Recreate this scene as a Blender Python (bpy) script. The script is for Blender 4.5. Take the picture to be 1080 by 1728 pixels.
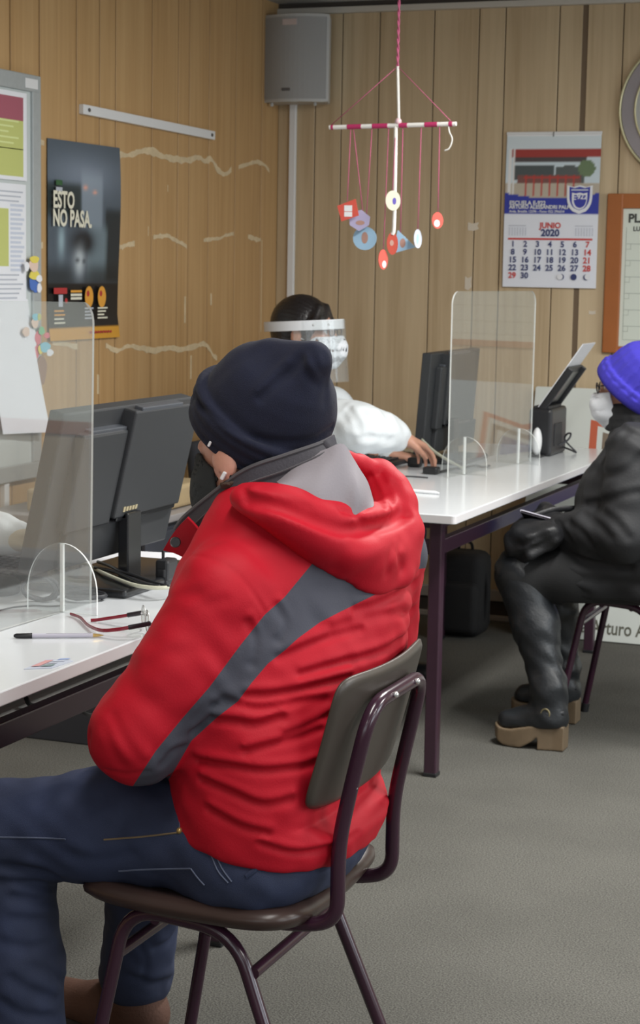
import bpy, bmesh, math, random
import numpy as np
from mathutils import Vector, Matrix

random.seed(7)
rng = np.random.default_rng(7)
sc = bpy.context.scene
for _o in list(bpy.data.objects):
    bpy.data.objects.remove(_o)

# ------------------------------------------------------------------ camera
W_PX, H_PX = 1080.0, 1728.0
F_PX, PITCH, ROLL, YAW, EYE = 3157.3, 0.129584, 0.0172624, 0.373429, 1.40


def _cam_axes():
    cy, sy = math.cos(YAW), math.sin(YAW)
    cp, sp = math.cos(PITCH), math.sin(PITCH)
    c, s = math.cos(ROLL), math.sin(ROLL)
    fwd = np.array([-sy, cy, 0.0]); right = np.array([cy, sy, 0.0]); up = np.array([0, 0, 1.0])
    f2 = fwd * cp - up * sp
    u2 = up * cp + fwd * sp
    return right * c + u2 * s, u2 * c - right * s, f2


CR, CU, CF = _cam_axes()
CAM = np.array([0.0, 0.0, EYE])
cam_data = bpy.data.cameras.new('camera')
cam_data.sensor_fit = 'VERTICAL'
cam_data.sensor_height = 36.0
cam_data.sensor_width = 36.0
cam_data.lens = F_PX / H_PX * 36.0
cam_data.clip_start = 0.05
cam_data.dof.use_dof = True
cam_data.dof.focus_distance = 2.75
cam_data.dof.aperture_fstop = 17.0
cam = bpy.data.objects.new('camera', cam_data)
sc.collection.objects.link(cam)
cam.matrix_world = Matrix((
    (CR[0], CU[0], -CF[0], CAM[0]), (CR[1], CU[1], -CF[1], CAM[1]),
    (CR[2], CU[2], -CF[2], CAM[2]), (0, 0, 0, 1)))
sc.camera = cam

# ------------------------------------------------------------------ world, exposure
sc.view_settings.view_transform = 'Standard'
sc.view_settings.look = 'None'
sc.view_settings.gamma = 1.0
sc.view_settings.use_curve_mapping = False
sc.view_settings.exposure = 0.12
world = bpy.data.worlds.new('world'); sc.world = world
world.use_nodes = True
world.node_tree.nodes['Background'].inputs[0].default_value = (0.8, 0.9, 1.0, 1)
world.node_tree.nodes['Background'].inputs[1].default_value = 0.3

XL, YB, ZC = -3.034, 7.20, 2.46          # left wall, back wall, ceiling
XR, YF = 3.6, -2.6                       # right wall, wall behind the camera


def area_light(name, loc, direction, sx, sy, power, color):
    d = bpy.data.lights.new(name, 'AREA')
    d.shape = 'RECTANGLE'; d.size = sx; d.size_y = sy; d.energy = power; d.color = color
    o = bpy.data.objects.new(name, d); sc.collection.objects.link(o)
    o.location = loc
    o.rotation_euler = Vector(direction).to_track_quat('-Z', 'Y').to_euler()
    return o


# daylight through the windows of the right-hand wall and of the wall behind the camera
area_light('window_daylight', (XR - 0.06, 1.2, 1.55), (-1, 0, -0.12), 2.6, 1.2, 36, (0.86, 0.94, 1.0))
area_light('window_daylight', (XR - 0.06, 4.6, 1.55), (-1, 0, -0.12), 2.2, 1.2, 44, (0.86, 0.94, 1.0))
area_light('window_daylight', (-0.4, YF + 0.06, 1.6), (0, 1, -0.10), 3.4, 1.2, 18, (0.88, 0.95, 1.0))
# fluorescent fittings under the ceiling
TUBES = [(-0.7, 1.9), (1.5, 1.9), (-0.7, 4.5), (1.5, 4.5), (-0.7, -0.8), (1.5, -0.8)]
for (tx, ty) in TUBES:
    area_light('fluorescent_light', (tx, ty, ZC - 0.105), (0, 0, -1), 0.24, 1.2, {1.9: 21, 4.5: 64, -0.8: 9}[ty], (1.0, 0.98, 0.94))

# ------------------------------------------------------------------ pixel helpers


def ray(x, y):
    r = CR * ((x - 540.0) / F_PX) - CU * ((y - 864.0) / F_PX) + CF
    return r


def onz(x, y, z):
    r = ray(x, y); return CAM + r * ((z - EYE) / r[2])


def onx(x, y, X):
    r = ray(x, y); return CAM + r * (X / r[0])


def ony(x, y, Y):
    r = ray(x, y); return CAM + r * (Y / r[1])


def to_px(P):
    P = np.asarray(P, float) - CAM
    d = P @ CF
    return np.stack([540 + F_PX * (P @ CR) / d, 864 - F_PX * (P @ CU) / d], -1)


# ------------------------------------------------------------------ materials


def lin(v):
    v = v / 255.0
    return v / 12.92 if v <= 0.04045 else ((v + 0.055) / 1.055) ** 2.4


def C8(r, g, b):
    return (lin(r), lin(g), lin(b), 1.0)


MATS = {}


def mat(name, rgb, rough=0.6, metal=0.0, var=None, bump=None, spec=0.5, coat=0.0, sheen=0.0, coord='Object'):
    """Principled material; var = (scale, amount) mottles the colour, bump = (scale, strength)."""
    m = bpy.data.materials.new(name); m.use_nodes = True
    nt = m.node_tree; b = nt.nodes['Principled BSDF']
    b.inputs['Base Color'].default_value = C8(*rgb)
    b.inputs['Roughness'].default_value = rough
    b.inputs['Metallic'].default_value = metal
    b.inputs['Specular IOR Level'].default_value = spec
    b.inputs['Coat Weight'].default_value = coat
    b.inputs['Sheen Weight'].default_value = sheen
    tc = nt.nodes.new('ShaderNodeTexCoord')
    if var:
        n = nt.nodes.new('ShaderNodeTexNoise'); n.inputs['Scale'].default_value = var[0]
        n.inputs['Detail'].default_value = 4
        nt.links.new(tc.outputs[coord], n.inputs['Vector'])
        mx = nt.nodes.new('ShaderNodeMix'); mx.data_type = 'RGBA'
        a = C8(*[max(0, c * (1 - var[1])) for c in rgb]); bb = C8(*[min(255, c * (1 + var[1])) for c in rgb])
        mx.inputs['A'].default_value = a; mx.inputs['B'].default_value = bb
        nt.links.new(n.outputs['Fac'], mx.inputs['Factor'])
        nt.links.new(mx.outputs['Result'], b.inputs['Base Color'])
    if bump:
        n = nt.nodes.new('ShaderNodeTexNoise'); n.inputs['Scale'].default_value = bump[0]
        n.inputs['Detail'].default_value = 3
        nt.links.new(tc.outputs[coord], n.inputs['Vector'])
        bp = nt.nodes.new('ShaderNodeBump'); bp.inputs['Strength'].default_value = bump[1]
        bp.inputs['Distance'].default_value = 0.004
        nt.links.new(n.outputs['Fac'], bp.inputs['Height'])
        nt.links.new(bp.outputs['Normal'], b.inputs['Normal'])
    MATS[name] = m
    return m


def attr_mat(name, rough=0.6, bump=None, spec=0.4):
    """Printed surface: colours come from the mesh's own 'ink' colour attribute."""
    m = mat(name, (255, 255, 255), rough=rough, bump=bump, spec=spec)
    nt = m.node_tree
    a = nt.nodes.new('ShaderNodeVertexColor'); a.layer_name = 'ink'
    nt.links.new(a.outputs['Color'], nt.nodes['Principled BSDF'].inputs['Base Color'])
    return m


def wood_panel_mat(name, c1, c2, c3):
    m = mat(name, c1, rough=0.42, spec=0.35)
    nt = m.node_tree; b = nt.nodes['Principled BSDF']
    tc = nt.nodes.new('ShaderNodeTexCoord')
    mp = nt.nodes.new('ShaderNodeMapping'); mp.inputs['Scale'].default_value = (26, 26, 0.9)
    nt.links.new(tc.outputs['Object'], mp.inputs['Vector'])
    n = nt.nodes.new('ShaderNodeTexNoise'); n.inputs['Scale'].default_value = 1.6; n.inputs['Detail'].default_value = 6
    n.inputs['Distortion'].default_value = 0.6
    nt.links.new(mp.outputs['Vector'], n.inputs['Vector'])
    mp2 = nt.nodes.new('ShaderNodeMapping'); mp2.inputs['Scale'].default_value = (9, 9, 0.55)
    nt.links.new(tc.outputs['Object'], mp2.inputs['Vector'])
    n2 = nt.nodes.new('ShaderNodeTexNoise'); n2.inputs['Scale'].default_value = 1.0; n2.inputs['Detail'].default_value = 3
    nt.links.new(mp2.outputs['Vector'], n2.inputs['Vector'])
    r = nt.nodes.new('ShaderNodeValToRGB')
    r.color_ramp.elements[0].position = 0.30; r.color_ramp.elements[0].color = C8(*c2)
    r.color_ramp.elements[1].position = 0.72; r.color_ramp.elements[1].color = C8(*c1)
    nt.links.new(n.outputs['Fac'], r.inputs['Fac'])
    mx = nt.nodes.new('ShaderNodeMix'); mx.data_type = 'RGBA'
    r2 = nt.nodes.new('ShaderNodeValToRGB')
    r2.color_ramp.elements[0].position = 0.45; r2.color_ramp.elements[0].color = (0, 0, 0, 1)
    r2.color_ramp.elements[1].position = 0.75; r2.color_ramp.elements[1].color = (0.7, 0.7, 0.7, 1)
    nt.links.new(n2.outputs['Fac'], r2.inputs['Fac'])
    nt.links.new(r2.outputs['Color'], mx.inputs['Factor'])
    nt.links.new(r.outputs['Color'], mx.inputs['A']); mx.inputs['B'].default_value = C8(*c3)
    nt.links.new(mx.outputs['Result'], b.inputs['Base Color'])
    return m


def clear_mat(name, ior=1.47, tint=(1, 1, 1, 1), haze=0.0):
    """Clear acrylic sheet: see-through with Fresnel reflection from both faces."""
    m = bpy.data.materials.new(name); m.use_nodes = True
    nt = m.node_tree; nt.nodes.remove(nt.nodes['Principled BSDF'])
    out = nt.nodes['Material Output']
    t = nt.nodes.new('ShaderNodeBsdfTransparent'); t.inputs[0].default_value = tint
    g = nt.nodes.new('ShaderNodeBsdfGlossy'); g.inputs['Roughness'].default_value = 0.02
    f = nt.nodes.new('ShaderNodeFresnel')
    geo = nt.nodes.new('ShaderNodeNewGeometry')
    mr = nt.nodes.new('ShaderNodeMapRange'); mr.inputs['To Min'].default_value = ior; mr.inputs['To Max'].default_value = 1.0 / ior
    nt.links.new(geo.outputs['Backfacing'], mr.inputs['Value']); nt.links.new(mr.outputs['Result'], f.inputs['IOR'])
    mx = nt.nodes.new('ShaderNodeMixShader')
    nt.links.new(f.outputs[0], mx.inputs[0]); nt.links.new(t.outputs[0], mx.inputs[1]); nt.links.new(g.outputs[0], mx.inputs[2])
    last = mx
    if haze > 0:
        d = nt.nodes.new('ShaderNodeBsdfDiffuse'); d.inputs[0].default_value = (0.9, 0.92, 0.93, 1)
        m2 = nt.nodes.new('ShaderNodeMixShader'); m2.inputs[0].default_value = haze
        nt.links.new(mx.outputs[0], m2.inputs[1]); nt.links.new(d.outputs[0], m2.inputs[2]); last = m2
    nt.links.new(last.outputs[0], out.inputs['Surface'])
    MATS[name] = m
    return m


# ------------------------------------------------------------------ object helpers


def link(name, me, m=None, parent=None, smooth=False, angle=None):
    ms = m if isinstance(m, (list, tuple)) else [m]
    for x in ms:
        if x is not None:
            me.materials.append(x)
    if smooth:
        me.polygons.foreach_set('use_smooth', [True] * len(me.polygons))
        if angle is not None:
            me.set_sharp_from_angle(angle=math.radians(angle))
    o = bpy.data.objects.new(name, me)
    sc.collection.objects.link(o)
    if parent is not None:
        o.parent = parent
    return o


def obj(name, bm, m=None, parent=None, smooth=False, angle=40):
    me = bpy.data.meshes.new(name)
    bmesh.ops.recalc_face_normals(bm, faces=bm.faces[:])
    bm.to_mesh(me); bm.free()
    return link(name, me, m, parent, smooth, angle)


def tag(o, label=None, cat=None, group=None, kind=None):
    if label: o['label'] = label
    if cat: o['category'] = cat
    if group: o['group'] = group
    if kind: o['kind'] = kind
    return o


def empty(name, label, cat, loc=(0, 0, 0), rz=0.0, group=None):
    o = bpy.data.objects.new(name, None); sc.collection.objects.link(o)
    o.empty_display_size = 0.05
    o.location = loc; o.rotation_euler = (0, 0, rz)
    return tag(o, label, cat, group)


def rest(o, parent_to):
    """Parent keeping the world position (parents here are unscaled empties or meshes)."""
    o.parent = parent_to
    m = Matrix.LocRotScale(parent_to.location, parent_to.rotation_euler, None)
    o.matrix_parent_inverse = m.inverted()
    return o


def BM():
    return bmesh.new()


def box(bm, c, s, rot=None, bevel=0.0, seg=2, mi=0):
    """Box centred at c with full sizes s."""
    r = bmesh.ops.create_cube(bm, size=1.0)
    vs = r['verts']
    M = Matrix.Translation(Vector(c)) @ (rot.to_4x4() if rot is not None else Matrix.Identity(4)) @ Matrix.Diagonal((s[0], s[1], s[2], 1))
    bmesh.ops.transform(bm, matrix=M, verts=vs)
    fs = set(f for v in vs for f in v.link_faces)
    for f in fs: f.material_index = mi
    if bevel > 0:
        es = list(set(e for v in vs for e in v.link_edges))
        bmesh.ops.bevel(bm, geom=es, offset=bevel, segments=seg, affect='EDGES', profile=0.5, material=mi)
    return bm


def tube(bm, pts, r, n=10, cap=True, closed=False, mi=0, flat=None):
    """Sweep a circle along pts (parallel transport). r number or list. flat=(a,b): elliptic section."""
    pts = [Vector(p) for p in pts]
    N = len(pts)
    rs = r if isinstance(r, (list, tuple, np.ndarray)) else [r] * N
    tang = []
    for i in range(N):
        a = pts[i - 1] if (i > 0 or closed) else pts[i]
        b = pts[(i + 1) % N] if (i < N - 1 or closed) else pts[i]
        t = (b - a)
        tang.append(t.normalized() if t.length > 1e-9 else Vector((0, 0, 1)))
    up = Vector((0, 0, 1)) if abs(tang[0].z) < 0.9 else Vector((1, 0, 0))
    u = (up - tang[0] * up.dot(tang[0])).normalized()
    rings = []
    for i in range(N):
        u = (u - tang[i] * u.dot(tang[i]))
        u = u.normalized() if u.length > 1e-9 else tang[i].orthogonal().normalized()
        v = tang[i].cross(u)
        ring = []
        for k in range(n):
            a = 2 * math.pi * k / n
            ca, sa = math.cos(a), math.sin(a)
            if flat: ca *= flat[0]; sa *= flat[1]
            ring.append(bm.verts.new(pts[i] + (u * ca + v * sa) * rs[i]))
        rings.append(ring)
    M = N if closed else N - 1
    for i in range(M):
        A, B = rings[i], rings[(i + 1) % N]
        for k in range(n):
            f = bm.faces.new((A[k], A[(k + 1) % n], B[(k + 1) % n], B[k])); f.material_index = mi; f.smooth = True
    if cap and not closed:
        f = bm.faces.new(rings[0][::-1]); f.material_index = mi
        f = bm.faces.new(rings[-1]); f.material_index = mi
    return bm


def spline(pts, n=8, closed=False):
    """Catmull-Rom through pts."""
    P = [np.array(p, float) for p in pts]
    if len(P) < 3 and not closed:
        return [P[0] + (P[-1] - P[0]) * t for t in np.linspace(0, 1, n + 1)]
    out = []
    N = len(P)
    rngN = N if closed else N - 1
    for i in range(rngN):
        if closed:
            p0, p1, p2, p3 = P[i - 1], P[i], P[(i + 1) % N], P[(i + 2) % N]
        else:
            p1, p2 = P[i], P[i + 1]
            p0 = P[i - 1] if i > 0 else 2 * p1 - p2
            p3 = P[i + 2] if i + 2 < N else 2 * p2 - p1
        for t in np.arange(n) / n:
            out.append(0.5 * (2 * p1 + (p2 - p0) * t + (2 * p0 - 5 * p1 + 4 * p2 - p3) * t * t + (3 * p1 - p0 - 3 * p2 + p3) * t ** 3))
    if not closed:
        out.append(P[-1])
    return out


def round_path(pts, rad, n=6):
    """Polyline with rounded corners."""
    P = [Vector(p) for p in pts]
    rads = rad if isinstance(rad, (list, tuple)) else [rad] * len(P)
    out = [P[0]]
    for i in range(1, len(P) - 1):
        a, b, c = P[i - 1], P[i], P[i + 1]
        d1 = (a - b); d2 = (c - b)
        r = min(rads[i], d1.length * 0.49, d2.length * 0.49)
        p = b + d1.normalized() * r; q = b + d2.normalized() * r
        for k in range(n + 1):
            t = k / n
            out.append(p * (1 - t) ** 2 + b * 2 * t * (1 - t) + q * t * t)
    out.append(P[-1])
    return out


def prism(bm, outline, origin, ux, uy, depth, bevel=0.0, mi=0, mi_side=None):
    """Extrude a 2-D outline (list of (u,v)) placed at origin with axes ux, uy by depth along ux x uy."""
    o = Vector(origin); ux = Vector(ux); uy = Vector(uy)
    nrm = ux.cross(uy).normalized() * depth
    A = [bm.verts.new(o + ux * u + uy * v) for u, v in outline]
    B = [bm.verts.new(o + ux * u + uy * v + nrm) for u, v in outline]
    n = len(A)
    fs = [bm.faces.new(A[::-1]), bm.faces.new(B)]
    side = []
    for k in range(n):
        side.append(bm.faces.new((A[k], A[(k + 1) % n], B[(k + 1) % n], B[k])))
    for f in fs: f.material_index = mi
    for f in side: f.material_index = mi if mi_side is None else mi_side
    if bevel > 0:
        es = list(set(e for f in fs for e in f.edges))
        bmesh.ops.bevel(bm, geom=es, offset=bevel, segments=2, affect='EDGES', profile=0.5)
    return bm


def rrect(w, h, r, n=6, corners=(1, 1, 1, 1)):
    """Rounded rectangle outline 0..w, 0..h (corners: bl, br, tr, tl)."""
    out = []
    for (cx, cy, a0, on) in ((r, r, 180, corners[0]), (w - r, r, 270, corners[1]), (w - r, h - r, 0, corners[2]), (r, h - r, 90, corners[3])):
        if not on:
            out.append((0 if cx == r else w, 0 if cy == r else h)); continue
        for k in range(n + 1):
            a = math.radians(a0 + 90.0 * k / n)
            out.append((cx + r * math.cos(a), cy + r * math.sin(a)))
    return out


def sheet(name, grid, m, parent=None, thick=0.0006, smooth=True, ink=None):
    """Sheet through a grid of points [rows][cols], given a real thickness."""
    R_, C_ = len(grid), len(grid[0])
    V = np.array(grid, float).reshape(-1, 3)
    g = np.array(grid, float)
    du = np.gradient(g, axis=1) if C_ > 1 else None
    dv = np.gradient(g, axis=0)
    nn = np.cross(du, dv); nn /= (np.linalg.norm(nn, axis=2, keepdims=True) + 1e-12)
    V2 = V - nn.reshape(-1, 3) * thick
    faces = []
    idx = lambda i, j: i * C_ + j
    off = R_ * C_
    for i in range(R_ - 1):
        for j in range(C_ - 1):
            q = (idx(i, j), idx(i, j + 1), idx(i + 1, j + 1), idx(i + 1, j))
            faces.append(q); faces.append(tuple(k + off for k in q[::-1]))
    rim = [idx(0, j) for j in range(C_)] + [idx(i, C_ - 1) for i in range(1, R_)] + [idx(R_ - 1, j) for j in range(C_ - 2, -1, -1)] + [idx(i, 0) for i in range(R_ - 2, 0, -1)]
    for a, b in zip(rim, rim[1:] + rim[:1]):
        faces.append((b, a, a + off, b + off))
    me = bpy.data.meshes.new(name)
    me.from_pydata(np.vstack([V, V2]).tolist(), [], faces)
    if ink is not None:
        at = me.color_attributes.new('ink', 'FLOAT_COLOR', 'POINT')
        col = np.vstack([ink.reshape(-1, 4), ink.reshape(-1, 4)]).astype(np.float32)
        at.data.foreach_set('color', col.ravel())
    return link(name, me, m, parent, smooth, 50)


def srgb_lin(a):
    a = np.clip(np.asarray(a, float) / 255.0, 0, 1)
    return np.where(a <= 0.04045, a / 12.92, ((a + 0.055) / 1.055) ** 2.4)


def text_faces(txt, size, bold=0.0, align='LEFT', sx=1.0):
    """Outline of a line of text as (verts 2-D, faces)."""
    cu = bpy.data.curves.new('t', 'FONT')
    cu.body = txt; cu.size = size; cu.align_x = align; cu.offset = bold; cu.resolution_u = 3
    o = bpy.data.objects.new('t', cu); sc.collection.objects.link(o)
    dg = bpy.context.evaluated_depsgraph_get()
    me = bpy.data.meshes.new_from_object(o.evaluated_get(dg))
    V = [(v.co.x * sx, v.co.y) for v in me.vertices]
    F = [tuple(p.vertices) for p in me.polygons]
    bpy.data.objects.remove(o); bpy.data.curves.remove(cu); bpy.data.meshes.remove(me)
    return V, F


class Flat:
    """Ink on a flat panel: collects coloured shapes in panel coordinates (u right, v up), built as one mesh."""

    def __init__(self, origin, ux, uy, lift=0.0006):
        self.o = np.array(origin, float); self.ux = np.array(ux, float); self.uy = np.array(uy, float)
        self.n = np.cross(self.ux, self.uy); self.n /= np.linalg.norm(self.n)
        self.V = []; self.F = []; self.M = []; self.mats = []; self.lift = lift; self.k = 0

    def mi(self, m):
        if m not in self.mats: self.mats.append(m)
        return self.mats.index(m)

    def poly(self, pts, m, layer=None):
        self.k += 1
        z = self.lift + (layer if layer is not None else 0) * 0.00025
        b = len(self.V)
        for u, v in pts: self.V.append(self.o + self.ux * u + self.uy * v + self.n * z)
        self.F.append(tuple(range(b, b + len(pts)))); self.M.append(self.mi(m))

    def rect(self, u0, v0, u1, v1, m, layer=None):
        self.poly([(u0, v0), (u1, v0), (u1, v1), (u0, v1)], m, layer)

    def disc(self, u, v, r, m, layer=None, n=20, ry=None):
        ry = ry or r
        self.poly([(u + r * math.cos(2 * math.pi * k / n), v + ry * math.sin(2 * math.pi * k / n)) for k in range(n)], m, layer)

    def text(self, txt, u, v, size, m, layer=2, bold=0.0, align='LEFT', sx=1.0):
        V, F = text_faces(txt, size, bold, align, sx)
        z = self.lift + layer * 0.00025
        b = len(self.V); i = self.mi(m)
        for a, c in V: self.V.append(self.o + self.ux * (u + a) + self.uy * (v + c) + self.n * z)
        for f in F: self.F.append(tuple(k + b for k in f)); self.M.append(i)

    def build(self, name, parent=None):
        me = bpy.data.meshes.new(name)
        me.from_pydata([tuple(v) for v in self.V], [], self.F)
        for m in self.mats: me.materials.append(m)
        me.polygons.foreach_set('material_index', self.M)
        o = bpy.data.objects.new(name, me); sc.collection.objects.link(o)
        if parent is not None: o.parent = parent
        return o


def copy_tree(o, parent=None):
    c = o.copy(); sc.collection.objects.link(c)
    if parent is not None:
        c.parent = parent; c.matrix_parent_inverse = o.matrix_parent_inverse.copy()
    for ch in list(o.children):
        copy_tree(ch, c)
    return c
# ================================================================== SETTING
M_wood_l = wood_panel_mat('wood_panelling_left', (192, 156, 110), (174, 138, 92), (200, 166, 120))
M_wood_b = wood_panel_mat('wood_panelling_back', (202, 181, 149), (182, 160, 128), (212, 193, 161))
M_groove = mat('panel_groove', (84, 62, 40), rough=0.8)
M_strip = mat('dark_joint_strip', (112, 94, 74), rough=0.6)
M_trim = mat('painted_trim', (196, 192, 184), rough=0.5)
M_base = mat('grey_baseboard', (172, 166, 160), rough=0.5, var=(9, 0.06))
M_dark = mat('skirting_and_shadow_gap', (70, 64, 60), rough=0.8)
M_ceil = mat('ceiling_board', (196, 196, 192), rough=0.9, var=(3, 0.03))
M_plain = mat('plain_wall_paint', (206, 200, 188), rough=0.85, var=(2, 0.03))
M_plaster = mat('dried_glue_residue', (205, 186, 152), rough=0.85, var=(40, 0.1))
M_paper = mat('white_paper', (232, 234, 240), rough=0.7, var=(7, 0.015))
M_white = mat('white_plastic', (226, 228, 230), rough=0.35)
M_black = mat('black_plastic', (34, 35, 38), rough=0.4)
M_blacks = mat('black_matte_plastic', (40, 41, 44), rough=0.6, bump=(900, 0.15))

# carpet: fine grey pile with worn mottling
M_carpet = mat('grey_carpet', (116, 115, 112), rough=0.95, spec=0.1)
nt = M_carpet.node_tree; bs = nt.nodes['Principled BSDF']
tc = nt.nodes.new('ShaderNodeTexCoord')
n1 = nt.nodes.new('ShaderNodeTexNoise'); n1.inputs['Scale'].default_value = 230; n1.inputs['Detail'].default_value = 5
n2 = nt.nodes.new('ShaderNodeTexNoise'); n2.inputs['Scale'].default_value = 3.2; n2.inputs['Detail'].default_value = 4
nt.links.new(tc.outputs['Object'], n1.inputs['Vector']); nt.links.new(tc.outputs['Object'], n2.inputs['Vector'])
r1 = nt.nodes.new('ShaderNodeValToRGB')
r1.color_ramp.elements[0].position = 0.3; r1.color_ramp.elements[0].color = C8(80, 79, 76)
r1.color_ramp.elements[1].position = 0.7; r1.color_ramp.elements[1].color = C8(120, 119, 113)
nt.links.new(n1.outputs['Fac'], r1.inputs['Fac'])
mx = nt.nodes.new('ShaderNodeMix'); mx.data_type = 'RGBA'; mx.blend_type = 'MULTIPLY'; mx.inputs['Factor'].default_value = 0.35
r2 = nt.nodes.new('ShaderNodeValToRGB')
r2.color_ramp.elements[0].position = 0.35; r2.color_ramp.elements[0].color = (0.66, 0.66, 0.66, 1)
r2.color_ramp.elements[1].position = 0.62; r2.color_ramp.elements[1].color = (1, 1, 1, 1)
nt.links.new(n2.outputs['Fac'], r2.inputs['Fac'])
nt.links.new(r1.outputs['Color'], mx.inputs['A']); nt.links.new(r2.outputs['Color'], mx.inputs['B'])
nt.links.new(mx.outputs['Result'], bs.inputs['Base Color'])
bp = nt.nodes.new('ShaderNodeBump'); bp.inputs['Strength'].default_value = 0.6; bp.inputs['Distance'].default_value = 0.006
nt.links.new(n1.outputs['Fac'], bp.inputs['Height']); nt.links.new(bp.outputs['Normal'], bs.inputs['Normal'])

bm = BM(); box(bm, ((XL + XR) / 2, (YF + YB) / 2, -0.03), (XR - XL + 0.3, YB - YF + 0.3, 0.06))
tag(obj('floor', bm, M_carpet), kind='structure')
bm = BM(); box(bm, ((XL + XR) / 2, (YF + YB) / 2, ZC + 0.03), (XR - XL + 0.3, YB - YF + 0.3, 0.06))
tag(obj('ceiling', bm, M_ceil), kind='structure')


def panelled_wall(name, axis, lines, lo, hi, wood, wide=()):
    """Sheet panelling: boards between V-cut joints, proud of a darker backing."""
    bm = BM()
    t = 0.010
    g = 0.0034 if axis == 'y' else 0.0022
    edges = [lo] + sorted(lines) + [hi]
    for a, b in zip(edges, edges[1:]):
        a2, b2 = a + (g if a != lo else 0), b - (g if b != hi else 0)
        for (w, c) in wide:
            if abs(b - w) < 1e-6: b2 = b - c
            if abs(a - w) < 1e-6: a2 = a + c
        if axis == 'y':      # wall at x = XL, boards along y
            box(bm, (XL - t / 2, (a2 + b2) / 2, ZC / 2), (t, b2 - a2, ZC), bevel=0.0012, seg=1)
        else:
            box(bm, ((a2 + b2) / 2, YB + t / 2, ZC / 2), (b2 - a2, t, ZC), bevel=0.0012, seg=1)
    if axis == 'y':
        box(bm, (XL - t - 0.02, (lo + hi) / 2, ZC / 2), (0.036, hi - lo + 0.2, ZC), mi=1)
    else:
        box(bm, ((lo + hi) / 2, YB + t + 0.02, ZC / 2), (hi - lo + 0.2, 0.036, ZC), mi=1)
    return tag(obj(name, bm, [wood, M_groove]), kind='structure')


ly = [onx(x, 250, XL)[1] for x in (18, 67, 129, 168, 195, 256, 300, 319, 352, 397, 441)]
y = ly[0]
step = [0.21, 0.34, 0.17, 0.26, 0.12, 0.31]
k = 0
while y > YF + 0.4:
    y -= step[k % 6]; k += 1; ly.append(y)
wall_left = panelled_wall('wall_left', 'y', ly, YF, YB, M_wood_l)
joint = ony(979, 300, YB)[0]
bx = [ony(x, 300, YB)[0] for x in (530, 574, 636, 727, 802, 846, 936, 1043)] + [joint]
x = max(bx); k = 0
while x < XR - 0.4:
    x += step[k % 6] + 0.03; k += 1; bx.append(x)
wall_back = panelled_wall('wall_back', 'x', bx, XL, XR, M_wood_b, wide=((joint, 0.011),))
bm = BM(); box(bm, (joint, YB + 0.006, ZC / 2), (0.022, 0.006, ZC))
tag(obj('trim_joint', bm, M_strip), kind='structure')

# plain far walls (behind the camera and on the right), each with a window opening lit by daylight
bm = BM()
for (c, s) in (((XR + 0.05, (YF + YB) / 2, 0.45), (0.1, YB - YF, 0.9)), ((XR + 0.05, (YF + YB) / 2, 2.33), (0.1, YB - YF, 0.26)),
               ((XR + 0.05, -1.35, 1.55), (0.1, 2.5, 1.3)), ((XR + 0.05, 3.0, 1.55), (0.1, 1.0, 1.3)), ((XR + 0.05, 6.45, 1.55), (0.1, 1.5, 1.3))):
    box(bm, c, s)
tag(obj('wall_right', bm, M_plain), kind='structure')
bm = BM()
for (c, s) in (((0.28, YF - 0.05, 0.5), (6.7, 0.1, 1.0)), ((0.28, YF - 0.05, 2.33), (6.7, 0.1, 0.26)),
               ((-2.6, YF - 0.05, 1.6), (0.9, 0.1, 1.2)), ((2.5, YF - 0.05, 1.6), (2.2, 0.1, 1.2))):
    box(bm, c, s)
tag(obj('wall_front', bm, M_plain), kind='structure')

# cornice, skirting
bm = BM()
box(bm, ((XL + XR) / 2, YB - 0.016, 2.427), (XR - XL, 0.032, 0.024), bevel=0.003)
box(bm, ((XL + XR) / 2, YB - 0.008, 2.449), (XR - XL, 0.014, 0.020), mi=1)  # dark infill stands for the shadow gap above the moulding
tag(obj('trim_cornice', bm, [M_trim, M_dark]), kind='structure')
bm = BM()
box(bm, ((XL + XR) / 2, YB - 0.010, 0.103), (XR - XL, 0.020, 0.046), bevel=0.004)
box(bm, ((XL + XR) / 2, YB - 0.004, 0.05), (XR - XL, 0.008, 0.062), mi=1)
box(bm, ((XL + XR) / 2, YB - 0.012, 0.011), (XR - XL, 0.024, 0.022), bevel=0.004)
tag(obj('baseboard_back', bm, [M_base, M_dark]), kind='structure')
bm = BM()
box(bm, (XL + 0.010, (YF + YB) / 2, 0.06), (0.020, YB - YF, 0.12), bevel=0.004)
tag(obj('baseboard_left', bm, M_base), kind='structure')


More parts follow.
